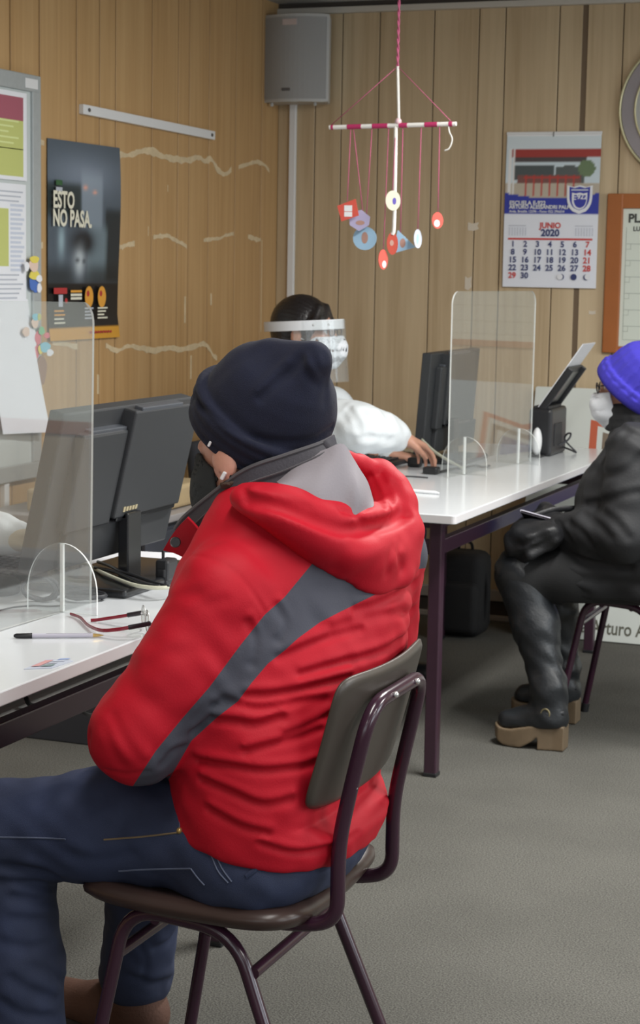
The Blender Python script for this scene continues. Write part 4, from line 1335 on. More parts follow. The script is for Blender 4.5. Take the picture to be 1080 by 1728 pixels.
tag(obj('cardboard_box', bm, M_tan), 'shallow tan cardboard box lying on the low dark cabinet', 'box')
hb = empty('black_handbag', 'black soft bag standing on the tan box behind the masked man', 'bag', (-2.64, 5.02, 0.744))
bm = BM(); box(bm, (0, 0, 0.075), (0.16, 0.42, 0.15), bevel=0.05, seg=4); obj('body', bm, M_bag, hb, smooth=True)
bm = BM(); tube(bm, spline([(0, -0.09, 0.13), (0.01, -0.06, 0.165), (0.01, 0.06, 0.165), (0, 0.09, 0.13)], 6), 0.008, 8); obj('handle', bm, M_bag, hb, smooth=True)

# ================================================================== SCHOOL CHAIRS
M_seat = mat('worn_brown_vinyl', (62, 47, 43), rough=0.34, spec=0.5, var=(14, 0.07))
M_back = mat('worn_taupe_plywood', (66, 59, 53), rough=0.42, var=(10, 0.08))
M_tube = mat('plum_painted_steel', (54, 27, 44), rough=0.22, spec=0.7, var=(25, 0.06))


def grid_slab(name, fn, nu, nv, thick, m, parent, round_r=0.05):
    """Curved moulded panel: fn(u, v) -> point for u, v in -1..1, rounded outline, bevelled rim."""
    bm = BM()
    top, bot = {}, {}
    for i in range(nu + 1):
        for j in range(nv + 1):
            u = -1 + 2 * i / nu; v = -1 + 2 * j / nv
            p = np.array(fn(u, v)); e = 1e-3
            n = np.cross(np.array(fn(u + e, v)) - p, np.array(fn(u, v + e)) - p); n /= np.linalg.norm(n)
            ed = max(abs(u), abs(v)); q = max(0.0, (ed - 0.92) / 0.08)
            h = thick * 0.5 * math.sqrt(max(0.07, 1 - q * q))
            top[i, j] = bm.verts.new(p + n * h); bot[i, j] = bm.verts.new(p - n * h)
    for i in range(nu):
        for j in range(nv):
            bm.faces.new((top[i, j], top[i + 1, j], top[i + 1, j + 1], top[i, j + 1]))
            bm.faces.new((bot[i, j + 1], bot[i + 1, j + 1], bot[i + 1, j], bot[i, j]))
    rim = [(i, 0) for i in range(nu)] + [(nu, j) for j in range(nv)] + [(i, nv) for i in range(nu, 0, -1)] + [(0, j) for j in range(nv, 0, -1)]
    for a, b in zip(rim, rim[1:] + rim[:1]):
        bm.faces.new((top[a], bot[a], bot[b], top[b]))
    return obj(name, bm, m, parent, smooth=True, angle=70)


def sqr(u, v, p=5.0):
    """Map the square to a rounded square."""
    r = max(abs(u), abs(v))
    if r < 1e-6: return 0.0, 0.0
    k = r / ((abs(u) ** p + abs(v) ** p) ** (1.0 / p))
    return u * k, v * k


def make_chair(name, label, loc, rz):
    t = empty(name, label, 'chair', loc, rz)

    def seat_fn(u, v):
        u, v = sqr(u, v, 6)
        x = 0.010 + u * 0.188; yv = v * (0.207 - 0.010 * u)
        z = 0.445 + 0.010 * max(0, u) ** 2 - 0.018 * max(0, (u - 0.72) / 0.28) ** 2 - 0.012 * (1 - v * v) * (1 - u * u) + 0.020 * max(0, -u - 0.5) ** 1.5 * (v * v) + 0.008 * v * v
        return (x, yv, z)
    st = grid_slab('seat', seat_fn, 40, 40, 0.032, M_seat, t)

    def back_fn(u, v):
        u, v = sqr(u, v, 9)
        yv = u * 0.188; s = (v + 1) / 2
        x = -0.190 - 0.046 * s - 0.018 * (1 - u * u) + 0.008 * (1 - s) ** 2
        z = 0.612 + 0.205 * s + 0.006 * u * u
        return (x, yv, z)
    bk = grid_slab('backrest', back_fn, 40, 30, 0.014, M_back, t)
    r = 0.0108
    for sgn in (1, -1):
        y0 = 0.170 * sgn
        sp = 0.032 * sgn
        bm = BM()
        P = round_path([(0.188, y0 + sp, 0.010), (0.108, y0, 0.432), (-0.072, y0, 0.418), (-0.236, y0 + sp, 0.010)], [0, 0.06, 0.06, 0], 8)
        tube(bm, P, r, 12)
        lf = obj('leg_frame', bm, M_tube, t, smooth=True)
        for (fx) in (0.188, -0.236):
            bm = BM()
            tube(bm, [(fx, y0 + sp, 0.0), (fx - 0.004 * (1 if fx > 0 else -1), y0 + sp, 0.028)], 0.0135, 12)
            obj('foot_cap', bm, M_black, lf, smooth=True)
    bm = BM()
    up = [(-0.02, 0.115, 0.428), (-0.15, 0.122, 0.425), (-0.216, 0.122, 0.440), (-0.216, 0.122, 0.560), (-0.232, 0.122, 0.64), (-0.262, 0.120, 0.772)]
    P = round_path(up + [(x, -y, z) for x, y, z in up[::-1]], [0, 0.05, 0.055, 0.09, 0.06, 0.055, 0.055, 0.06, 0.09, 0.055, 0.05, 0], 8)
    tube(bm, P, 0.0115, 12)
    bs_ = obj('back_support', bm, M_tube, t, smooth=True)
    for (x_, y_, z_) in ((-0.2295, 0.124, 0.648), (-0.2295, -0.124, 0.648), (-0.264, 0.05, 0.775), (-0.264, -0.05, 0.775)):
        bm = BM(); bmesh.ops.create_uvsphere(bm, u_segments=10, v_segments=8, radius=0.0048)
        bmesh.ops.transform(bm, matrix=Matrix.Translation((x_ - 0.011, y_, z_)), verts=bm.verts[:])
        obj('rivet', bm, M_rivet, bs_, smooth=True)
    for (x_, z_) in ((0.125, 0.355), (-0.105, 0.362)):
        bm = BM(); tube(bm, [(x_, 0.176, z_), (x_, -0.176, z_)], 0.0095, 10); obj('crossbar', bm, M_tube, t, smooth=True)
    bm = BM(); tube(bm, [(-0.03, 0.172, 0.415), (-0.03, -0.172, 0.415)], 0.0095, 10); obj('crossbar', bm, M_tube, t, smooth=True)
    bm = BM(); tube(bm, [(0.06, 0.172, 0.420), (0.06, -0.172, 0.420)], 0.0095, 10); obj('crossbar', bm, M_tube, t, smooth=True)
    return t


chair = make_chair('school_chair', 'brown school chair with plum steel tubes under the man in red', (-1.157, 2.622, 0), math.pi)
chair2 = copy_tree(chair)
chair2.location = (-1.16, 5.60, 0); chair2.rotation_euler = (0, 0, math.pi)
tag(chair2, 'brown school chair with plum steel tubes under the woman in black')

# ================================================================== HANGING MOBILE
M_pinkcord = mat('magenta_cord', (186, 92, 126), rough=0.8); M_wcord = mat('white_cord', (226, 224, 218), rough=0.8)
YM = 5.2
onm = lambda x, y: ony(x, y, YM)
mob = empty('hanging_mobile', 'hand made mobile of paper cut-outs on pink strings hanging from the ceiling', 'mobile', tuple(onm(671, 210)))
s0, s1 = onm(556, 215), onm(770, 209)
bm = BM(); tube(bm, [s0, s1], 0.0065, 10); stick = rest(obj('stick', bm, mat('white_wrapped_stick', (228, 226, 222), rough=0.6), smooth=True), mob)
wrap_m = mat('magenta_wrap', (178, 44, 96), rough=0.7)
for (a, b) in ((559, 563), (587, 611), (630, 656), (675, 689), (718, 739), (758, 764)):
    ta, tb = (a - 556) / 214, (b - 556) / 214
    bm = BM(); tube(bm, [s0 + (s1 - s0) * ta, s0 + (s1 - s0) * tb], 0.0072, 10); rest(obj('wrap', bm, wrap_m, smooth=True), mob)
top = onm(671, 112); top2 = np.array([top[0], YM, ZC])
bm = BM()
for k in range(2):
    pts = []
    for i in range(60):
        t_ = i / 59; q = t_ * 60 + math.pi * k
        p = top2 + (top - top2) * t_
        pts.append((p[0] + 0.0022 * math.cos(q), p[1] + 0.0022 * math.sin(q), p[2]))
    tube(bm, pts, 0.0024, 6)
rest(obj('twisted_cord', bm, M_pinkcord, smooth=True), mob)
for (e) in (558, 768):
    bm = BM(); tube(bm, [top, onm(e, 212)], 0.0012, 5); rest(obj('bridle_string', bm, M_pinkcord), mob)
bm = BM(); tube(bm, [top, onm(673, 205)], 0.0042, 8); rest(obj('white_cord', bm, M_wcord, smooth=True), mob)
bm = BM(); tube(bm, spline([onm(668, 208), onm(667, 280), onm(665, 380), onm(662, 396)], 6), 0.0058, 8); rest(obj('white_cord', bm, M_wcord, smooth=True), mob)
bm = BM(); bmesh.ops.create_uvsphere(bm, u_segments=14, v_segments=10, radius=0.010); bmesh.ops.transform(bm, matrix=Matrix.Translation(onm(672, 205)), verts=bm.verts[:])
rest(obj('bead', bm, mat('pink_bead', (222, 190, 196), rough=0.4), smooth=True), mob)
bm = BM(); tube(bm, spline([onm(757, 212), onm(758, 222), onm(763, 235), onm(758, 250), onm(750, 254)], 6), 0.0022, 6); rest(obj('loose_cord_end', bm, M_wcord), mob)

M_ored = mat('orange_red_card', (206, 84, 70), rough=0.6); M_lil = mat('lilac_card', (178, 172, 206), rough=0.6); M_sky = mat('sky_blue_card', (160, 196, 224), rough=0.6)
M_tn = mat('tan_print', (178, 140, 128), rough=0.7)


def pendant(string_px, outline_px, m, marks=(), yaw=0.0, dy=0.0):
    """Card shape on a string: outline in photo pixels round its own centre, spun about the vertical by yaw."""
    O = np.array([onm(*p) for p in outline_px]); c = O.mean(0)
    s_ = 1.0 / max(0.25, math.cos(yaw))
    ux = np.array([math.cos(yaw), math.sin(yaw), 0.0])
    bm = BM()
    pts = [((p[0] - c[0]) * s_, p[2] - c[2]) for p in O]
    prism(bm, pts, c + np.array([0, dy, 0]), ux, (0, 0, 1), 0.0022)
    o = rest(obj('pendant', bm, m), mob)
    if marks:
        f = Flat(c + np.array([0, dy, 0]) + np.cross(ux, [0, 0, 1.0]) * 0.0024, ux, (0, 0, 1), lift=0.0002)
        for (kind, px, py, rx, ry, mm) in marks:
            p = onm(px, py)
            if kind == 'o': f.disc((p[0] - c[0]) * s_, p[2] - c[2], rx * 0.0017 * s_, mm, ry=ry * 0.0017)
            else: f.rect((p[0] - c[0]) * s_ - rx * 0.0017 * s_, p[2] - c[2] - ry * 0.0017, (p[0] - c[0]) * s_ + rx * 0.0017 * s_, p[2] - c[2] + ry * 0.0017, mm)
        f.build('print', o)
    tp = np.array([onm(*p) for p in string_px]); tp[-1, 1] += dy
    bm = BM(); tube(bm, list(tp), 0.0014, 5); rest(obj('string', bm, M_pinkcord), mob)
    return o


circ = lambda cx, cy, rx, ry, n=20: [(cx + rx * math.cos(q), cy - ry * math.sin(q)) for q in np.linspace(0, 2 * math.pi, n, endpoint=False)]
pendant([(592, 214), (590, 340)], [(574, 348), (604, 336), (609, 364), (581, 374)], M_ored, [('r', 592, 352, 7, 5, M_white), ('r', 592, 362, 7, 4, M_white)], 0.1, -0.02)
pendant([(596, 214), (612, 355)], [(596, 358), (610, 354), (624, 366), (622, 380), (606, 390), (591, 380), (590, 366)], M_lil, [('o', 608, 376, 8, 4, M_tn)], 0.1, 0.0)
pendant([(628, 213), (613, 383)], circ(612, 402, 20, 20), M_sky, [('o', 612, 401, 6, 10, M_tn)], 0.0, 0.02)
pendant([(656, 213), (649, 421)], circ(648, 438, 5.5, 17), M_ored, [('o', 649, 446, 2.4, 6, M_white)], 0.9, -0.01)
pendant([(668, 211), (667, 330)], circ(668, 339, 11, 17), mat('cream_card', (222, 220, 198), rough=0.6), [('o', 670, 340, 3, 6, M_vio)], 0.4, -0.025)
pendant([(680, 211), (672, 392)], [(668, 388), (697, 417), (658, 428)], M_sky, [('o', 676, 410, 5, 8, M_tn)], 0.1, 0.02)
pendant([(661, 395), (661, 396)], circ(662, 411, 8, 19), mat('brick_red_card', (176, 64, 44), rough=0.6), [('o', 661, 410, 3, 5, M_tn)], 0.5, 0.0)
pendant([(711, 211), (705, 387)], circ(704.5, 403, 4.5, 16), M_lilac, [('o', 704, 404, 1.5, 9, M_sky)], 0.95, 0.0)
pendant([(742, 211), (739, 359)], circ(738, 372, 7.5, 14), M_ored, [('o', 737, 377, 4, 6, M_white)], 0.7, 0.0)
# ================================================================== SCULPTING WITH DISTANCE FIELDS
def smin(a, b, k):
    if k <= 0: return np.minimum(a, b)
    h = np.clip(0.5 + 0.5 * (b - a) / k, 0, 1)
    return b * (1 - h) + a * h - k * h * (1 - h)


def smax(a, b, k): return -smin(-a, -b, k)


def rc(P, a, b, ra, rb):
    """Tapered capsule."""
    a = np.asarray(a, np.float32); b = np.asarray(b, np.float32)
    ba = b - a; pa = P - a
    h = np.clip((pa @ ba) / max(1e-9, float(ba @ ba)), 0, 1)
    return np.linalg.norm(pa - h[:, None] * ba, axis=1) - (ra + (rb - ra) * h)


def ell(P, c, r, R=None):
    q = P - np.asarray(c, np.float32)
    if R is not None: q = q @ np.asarray(R, np.float32)       # columns of R = local axes
    r = np.asarray(r, np.float32)
    k0 = np.linalg.norm(q / r, axis=1); k1 = np.linalg.norm(q / (r * r), axis=1) + 1e-9
    return k0 * (k0 - 1) / k1


def loft(P, rows, k=0.02, p=2.4):
    """rows: (z, cx, cy, half side, half front, half back, heading deg). Superelliptic sections."""
    rows = sorted(rows)
    Z = np.array([r[0] for r in rows])
    fine = np.linspace(Z[0], Z[-1], 60)
    cols = []
    for i in range(1, 7):
        v = np.array([r[i] for r in rows])
        # smooth interpolation (Catmull-Rom with non-uniform knots via finite differences)
        m = np.gradient(v, Z)
        idx = np.clip(np.searchsorted(Z, fine) - 1, 0, len(Z) - 2)
        h = Z[idx + 1] - Z[idx]; t = (fine - Z[idx]) / h
        cols.append((2 * t ** 3 - 3 * t ** 2 + 1) * v[idx] + (t ** 3 - 2 * t ** 2 + t) * h * m[idx] + (-2 * t ** 3 + 3 * t ** 2) * v[idx + 1] + (t ** 3 - t ** 2) * h * m[idx + 1])
    z = P[:, 2]
    zc = np.clip(z, Z[0], Z[-1])
    cx, cy, a, bf, bb, ang = [np.interp(zc, fine, c) for c in cols]
    ang = np.radians(ang)
    dx, dy = P[:, 0] - cx, P[:, 1] - cy
    f = dx * np.cos(ang) + dy * np.sin(ang)
    s = -dx * np.sin(ang) + dy * np.cos(ang)
    b = np.where(f > 0, bf, bb)
    k0 = ((np.abs(s) / a) ** p + (np.abs(f) / b) ** p) ** (1 / p) + 1e-6
    d = (k0 - 1) * np.sqrt(s * s + f * f + 1e-8) / k0
    d = np.where(k0 < 0.5, (k0 - 1) * np.minimum(a, b), d)
    return smax(d, np.maximum(z - Z[-1], Z[0] - z), k)


def seg_dist(P, pts):
    """Distance to a polyline."""
    d = np.full(len(P), 9.0, np.float32)
    for a, b in zip(pts[:-1], pts[1:]):
        d = np.minimum(d, rc(P, a, b, 0, 0))
    return d


def surface_nets(V, lo, h):
    inside = V < 0
    c = np.zeros(tuple(s - 1 for s in V.shape), np.uint8)
    for i in (0, 1):
        for j in (0, 1):
            for k in (0, 1):
                c += inside[i:V.shape[0] - 1 + i, j:V.shape[1] - 1 + j, k:V.shape[2] - 1 + k]
    act = np.argwhere((c > 0) & (c < 8))
    idx = np.full(c.shape, -1, np.int32)
    idx[act[:, 0], act[:, 1], act[:, 2]] = np.arange(len(act))
    corners = np.array([(i, j, k) for i in (0, 1) for j in (0, 1) for k in (0, 1)])
    cv = np.stack([V[act[:, 0] + i, act[:, 1] + j, act[:, 2] + k] for i, j, k in corners], 1)
    acc = np.zeros((len(act), 3)); cnt = np.zeros(len(act))
    for a in range(8):
        for b in range(a + 1, 8):
            if np.abs(corners[a] - corners[b]).sum() != 1: continue
            va, vb = cv[:, a], cv[:, b]
            m = (va < 0) != (vb < 0)
            t = np.where(m, va / np.where(m, va - vb, 1), 0)
            p = corners[a] + t[:, None] * (corners[b] - corners[a])
            acc += np.where(m[:, None], p, 0); cnt += m
    verts = (act + acc / cnt[:, None]) * h + lo
    quads = []
    for ax in range(3):
        o = [0, 0, 0]; o[ax] = 1
        A = inside[:V.shape[0] - o[0], :V.shape[1] - o[1], :V.shape[2] - o[2]]
        B = inside[o[0]:, o[1]:, o[2]:]
        e = np.argwhere(A != B)
        u, v = (ax + 1) % 3, (ax + 2) % 3
        ok = (e[:, u] > 0) & (e[:, v] > 0) & (e[:, u] < V.shape[u] - 1) & (e[:, v] < V.shape[v] - 1)
        e = e[ok]
        flip = A[e[:, 0], e[:, 1], e[:, 2]]

        def g(du, dv):
            q = e.copy(); q[:, u] -= du; q[:, v] -= dv
            return idx[q[:, 0], q[:, 1], q[:, 2]]
        q = np.stack([g(1, 1), g(0, 1), g(0, 0), g(1, 0)], 1)
        q[~flip] = q[~flip][:, ::-1]
        quads.append(q)
    return verts, np.concatenate(quads)


def sdf_arrays(fn, lo, hi, h, margin=2.2):
    lo = np.asarray(lo, float); hi = np.asarray(hi, float)
    B = 6
    n = (np.ceil((hi - lo) / (h * B)).astype(int)) * B
    cen = [lo[i] + h * (np.arange(n[i] // B) * B + (B - 1) / 2) for i in range(3)]
    G = np.stack(np.meshgrid(*cen, indexing='ij'), -1).reshape(-1, 3).astype(np.float32)
    dc = fn(G)
    keep = np.abs(dc) < B * h * 0.87 * margin
    V = np.repeat(np.repeat(np.repeat(dc.reshape([m // B for m in n]), B, 0), B, 1), B, 2).astype(np.float32)
    blocks = np.argwhere(keep.reshape([m // B for m in n]))
    loc = np.stack(np.meshgrid(range(B), range(B), range(B), indexing='ij'), -1).reshape(-1, 3)
    for s in range(0, len(blocks), 1500):
        I = (blocks[s:s + 1500, None, :] * B + loc[None]).reshape(-1, 3)
        d = fn((I * h + lo).astype(np.float32))
        V[I[:, 0], I[:, 1], I[:, 2]] = d
    return surface_nets(V, lo, h)


def mesh_arrays(name, verts, quads, m, parent=None, attrs=None, relax=1):
    if relax:
        e = np.concatenate([quads[:, [0, 1]], quads[:, [1, 2]], quads[:, [2, 3]], quads[:, [3, 0]]])
        for _ in range(relax):
            acc = np.zeros_like(verts); cnt = np.zeros(len(verts))
            np.add.at(acc, e[:, 0], verts[e[:, 1]]); np.add.at(acc, e[:, 1], verts[e[:, 0]])
            np.add.at(cnt, e[:, 0], 1); np.add.at(cnt, e[:, 1], 1)
            verts = verts * 0.5 + 0.5 * acc / np.maximum(cnt, 1)[:, None]
    me = bpy.data.meshes.new(name)
    me.vertices.add(len(verts)); me.vertices.foreach_set('co', verts.astype(np.float32).ravel())
    me.loops.add(len(quads) * 4); me.loops.foreach_set('vertex_index', quads.astype(np.int32).ravel())
    me.polygons.add(len(quads)); me.polygons.foreach_set('loop_start', np.arange(len(quads), dtype=np.int32) * 4)
    me.polygons.foreach_set('use_smooth', np.ones(len(quads), bool))
    me.update(calc_edges=True)
    if attrs:
        for k, fnv in attrs.items():
            at = me.attributes.new(k, 'FLOAT', 'POINT')
            at.data.foreach_set('value', fnv(verts).astype(np.float32))
    ms = m if isinstance(m, (list, tuple)) else [m]
    for x in ms: me.materials.append(x)
    o = bpy.data.objects.new(name, me); sc.collection.objects.link(o)
    if parent is not None: o.parent = parent
    return o


def sculpt(name, fn, lo, hi, h, m, parent=None, attrs=None, relax=1):
    v, q = sdf_arrays(fn, lo, hi, h)
    return mesh_arrays(name, v, q, m, parent, attrs, relax)


def hit(fn, px, off=0.0, t0=1.2, t1=9.0):
    """Where the sight lines through the given photo pixels meet a surface (stand-off off towards the eye)."""
    px = np.atleast_2d(np.asarray(px, float))
    D = np.stack([ray(x, y) for x, y in px]); D /= np.linalg.norm(D, axis=1, keepdims=True)
    t = np.full(len(px), t0)
    for _ in range(110):
        d = fn((CAM + D * t[:, None]).astype(np.float32))
        t = np.minimum(t + np.maximum(d, -0.02) * 0.7, t1)
    ok = fn((CAM + D * t[:, None]).astype(np.float32)) < 0.02
    if ok.any() and not ok.all():
        t = np.interp(np.arange(len(t)), np.flatnonzero(ok), t[ok])
    return CAM + D * (t - off)[:, None]


def frame(fwd, up=(0, 0, 1)):
    f = np.array(fwd, float); f /= np.linalg.norm(f)
    u = np.array(up, float); u -= f * (u @ f); u /= np.linalg.norm(u)
    l = np.cross(u, f)
    return np.stack([f, l, u], 1)        # columns forward, left, up


def axis_frame(fwd, axis):
    u = np.array(axis, float); u /= np.linalg.norm(u)
    f = np.array(fwd, float); f -= u * (f @ u); f /= np.linalg.norm(f)
    return np.stack([f, np.cross(u, f), u], 1)


def in_poly(px, poly):
    """Signed distance in pixels to a polygon (positive inside)."""
    poly = np.asarray(poly, float); n = len(poly)
    d = np.full(len(px), 1e9); ins = np.zeros(len(px), bool)
    for i in range(n):
        a, b = poly[i], poly[(i + 1) % n]
        ba = b - a; pa = px - a
        h = np.clip((pa @ ba) / (ba @ ba), 0, 1)
        d = np.minimum(d, np.linalg.norm(pa - h[:, None] * ba, axis=1))
        c = ((a[1] > px[:, 1]) != (b[1] > px[:, 1])) & (px[:, 0] < (b[0] - a[0]) * (px[:, 1] - a[1]) / (b[1] - a[1] + 1e-12) + a[0])
        ins ^= c
    return np.where(ins, d, -d)


# ------------------------------------------------------------------ anatomy
def head_sdf(P, c, R, s=1.0, neck_to=None, neck_r=0.056):
    """Head with brow, nose, lips, ears and neck. c = centre between the ears, R = frame (forward, left, up)."""
    q = ((P - np.asarray(c, np.float32)) @ np.asarray(R, np.float32)) / s
    d = ell(q, (-0.012, 0, 0.030), (0.098, 0.077, 0.088))
    d = smin(d, ell(q, (0.022, 0, -0.040), (0.074, 0.063, 0.082)), 0.03)
    for sg in (1, -1):
        d = smin(d, rc(q, (0.0, 0.056 * sg, -0.050), (0.062, 0.024 * sg, -0.098), 0.016, 0.016), 0.025)
        d = smin(d, ell(q, (0.062, 0.040 * sg, -0.028), (0.026, 0.022, 0.020)), 0.02)          # cheek bone
    d = smin(d, ell(q, (0.078, 0, -0.100), (0.020, 0.024, 0.017)), 0.02)                        # chin
    d = smin(d, rc(q, (0.078, 0.034, 0.020), (0.086, 0.0, 0.018), 0.012, 0.012), 0.012)
    d = smin(d, rc(q, (0.078, -0.034, 0.020), (0.086, 0.0, 0.018), 0.012, 0.012), 0.012)
    for sg in (1, -1):
        d = smax(d, -ell(q, (0.096, 0.031 * sg, 0.002), (0.018, 0.019, 0.012)), 0.010)
        d = smin(d, rc(q, (0.083, 0.019 * sg, -0.001), (0.078, 0.044 * sg, -0.002), 0.0075, 0.006), 0.006)  # lids
    d = smin(d, rc(q, (0.092, 0, 0.006), (0.112, 0, -0.034), 0.0075, 0.0115), 0.010)
    for sg in (1, -1):
        d = smin(d, ell(q, (0.102, 0.0115 * sg, -0.040), (0.011, 0.008, 0.008)), 0.006)
    d = smin(d, rc(q, (0.090, 0.020, -0.070), (0.099, 0.0, -0.067), 0.005, 0.006), 0.006)
    d = smin(d, rc(q, (0.090, -0.020, -0.070), (0.099, 0.0, -0.067), 0.005, 0.006), 0.006)
    d = smin(d, rc(q, (0.090, 0.016, -0.079), (0.090, -0.016, -0.079), 0.006, 0.006), 0.006)
    for sg in (1, -1):
        e = np.abs(ell(q, (-0.008, 0.081 * sg, -0.004), (0.020, 0.010, 0.031))) - 0.0035
        e = np.maximum(e, -(q[:, 1] * sg - 0.074))
        d = smin(d, e, 0.006)
        d = smin(d, ell(q, (0.0, 0.074 * sg, -0.030), (0.011, 0.006, 0.011)), 0.005)            # lobe
        d = smin(d, ell(q, (-0.006, 0.072 * sg, -0.004), (0.016, 0.008, 0.026)), 0.006)
    d = d * s
    n0 = np.asarray(c) + np.asarray(R) @ np.array([-0.022, 0, -0.055]) * s
    if neck_to is not None:
        d = smin(d, rc(P, n0, neck_to, neck_r, neck_r * 1.12), 0.03)
    return d


def hand_sdf(P, wrist, fwd, palm_n, side, curl=0.6, s=1.0, thumb_in=0.5, spread=0.1):
    """Five separate fingers. fwd = wrist to knuckles, palm_n = out of the palm, side = +1 when the thumb lies to +(palm_n x fwd)."""
    f = np.array(fwd, float); f /= np.linalg.norm(f)
    n = np.array(palm_n, float); n -= f * (n @ f); n /= np.linalg.norm(n)
    t = np.cross(n, f) * side                      # towards the thumb side
    w = np.array(wrist, float)
    d = None
    kn = []
    for i, (off, ln) in enumerate(((0.028, 0.088), (0.009, 0.092), (-0.010, 0.086), (-0.027, 0.078))):
        k = w + f * ln * s + t * off * s
        kn.append(k)
        e = rc(P, w + t * off * 0.62 * s + f * 0.008 * s, k, 0.0165 * s, 0.0115 * s)
        d = e if d is None else smin(d, e, 0.016 * s)
    d = smin(d, rc(P, w - f * 0.05 * s, w + f * 0.01 * s, 0.024 * s, 0.023 * s), 0.02 * s)
    for i, (lens, r) in enumerate((((0.040, 0.024, 0.020), 0.0088), ((0.045, 0.028, 0.021), 0.0090), ((0.041, 0.026, 0.020), 0.0086), ((0.032, 0.020, 0.018), 0.0078))):
        p = kn[i]; a = 0.15 + curl * 0.55
        sp = (1.5 - i) * spread
        for j, L in enumerate(lens):
            dirv = (f * math.cos(a) + n * math.sin(a)) + t * sp * math.cos(a)
            dirv /= np.linalg.norm(dirv)
            q = p + dirv * L * s
            d = smin(d, rc(P, p, q, (r - 0.0006 * j) * s, (r - 0.0006 * (j + 1)) * s), 0.003 * s)
            p = q; a += curl * 0.9
    p0 = w + f * 0.022 * s + t * 0.022 * s + n * 0.006 * s
    p1 = p0 + (f * 0.6 + t * (0.75 - 0.4 * thumb_in) + n * (0.2 + 0.5 * thumb_in)) * 0.042 * s
    p2 = p1 + (f * 0.85 + t * (0.25 - 0.5 * thumb_in) + n * 0.35) * 0.032 * s
    p3 = p2 + (f * 0.9 + t * (0.05 - 0.5 * thumb_in) + n * 0.25) * 0.026 * s
    d = smin(d, rc(P, p0, p1, 0.0155 * s, 0.0115 * s), 0.012 * s)
    d = smin(d, rc(P, p1, p2, 0.0112 * s, 0.0098 * s), 0.003 * s)
    d = smin(d, rc(P, p2, p3, 0.0098 * s, 0.0082 * s), 0.003 * s)
    return d


def chain(P, pts, rs, k=0.02):
    d = None
    for i in range(len(pts) - 1):
        e = rc(P, pts[i], pts[i + 1], rs[i], rs[i + 1])
        d = e if d is None else smin(d, e, k)
    return d


def eyes(c, R, s, parent):
    wm = MATS.get('eye_white') or mat('eye_white', (226, 222, 216), rough=0.2)
    im = MATS.get('dark_iris') or mat('dark_iris', (52, 36, 28), rough=0.15)
    for sg in (1, -1):
        p = np.asarray(c) + np.asarray(R) @ np.array([0.0770, 0.031 * sg, 0.001]) * s
        bm = BM(); bmesh.ops.create_uvsphere(bm, u_segments=16, v_segments=10, radius=0.0118 * s)
        bmesh.ops.transform(bm, matrix=Matrix.Translation(p), verts=bm.verts[:])
        e = obj('eyeball', bm, wm, parent, smooth=True)
        p2 = p + np.asarray(R)[:, 0] * 0.0070 * s
        bm = BM(); bmesh.ops.create_uvsphere(bm, u_segments=12, v_segments=8, radius=0.0060 * s)
        bmesh.ops.transform(bm, matrix=Matrix.Translation(p2), verts=bm.verts[:])
        obj('iris', bm, im, e, smooth=True)


def skin_mat(name, rgb):
    m = mat(name, rgb, rough=0.5, var=(45, 0.06), bump=(500, 0.08))
    b = m.node_tree.nodes['Principled BSDF']
    b.inputs['Subsurface Weight'].default_value = 0.12
    b.inputs['Subsurface Radius'].default_value = (0.012, 0.005, 0.003)
    b.inputs['Subsurface Scale'].default_value = 0.4
    return m


def zone_mat(name, rgb0, rgb1, rough=0.6, bump=None, var=0.05, spec=0.3):
    """Two fabrics on one garment: the 'zone' attribute (sewn panel) is positive on the second."""
    m = mat(name, rgb0, rough=rough, bump=bump, spec=spec)
    nt = m.node_tree; b = nt.nodes['Principled BSDF']
    a = nt.nodes.new('ShaderNodeAttribute'); a.attribute_name = 'zone'
    r = nt.nodes.new('ShaderNodeMapRange'); r.inputs['From Min'].default_value = -0.4; r.inputs['From Max'].default_value = 0.4
    nt.links.new(a.outputs['Fac'], r.inputs['Value'])
    mx = nt.nodes.new('ShaderNodeMix'); mx.data_type = 'RGBA'
    mx.inputs['A'].default_value = C8(*rgb0); mx.inputs['B'].default_value = C8(*rgb1)
    nt.links.new(r.outputs['Result'], mx.inputs['Factor'])
    nt.links.new(mx.outputs['Result'], b.inputs['Base Color'])
    return m


def offset_creases(P, d, creases):
    """creases: (points, depth, width); positive depth cuts a valley, negative raises a fold."""
    near = np.abs(d) < 0.03
    if not near.any(): return d
    Q = P[near]; add = np.zeros(len(Q), np.float32)
    for pts, dep, wid in creases:
        lo_ = np.min(pts, 0) - 3 * wid; hi_ = np.max(pts, 0) + 3 * wid
        m = np.all((Q > lo_) & (Q < hi_), axis=1)
        if not m.any(): continue
        s = seg_dist(Q[m], pts)
        add[m] += dep * np.exp(-(s / wid) ** 2)
    d = d.copy(); d[near] += add
    return d
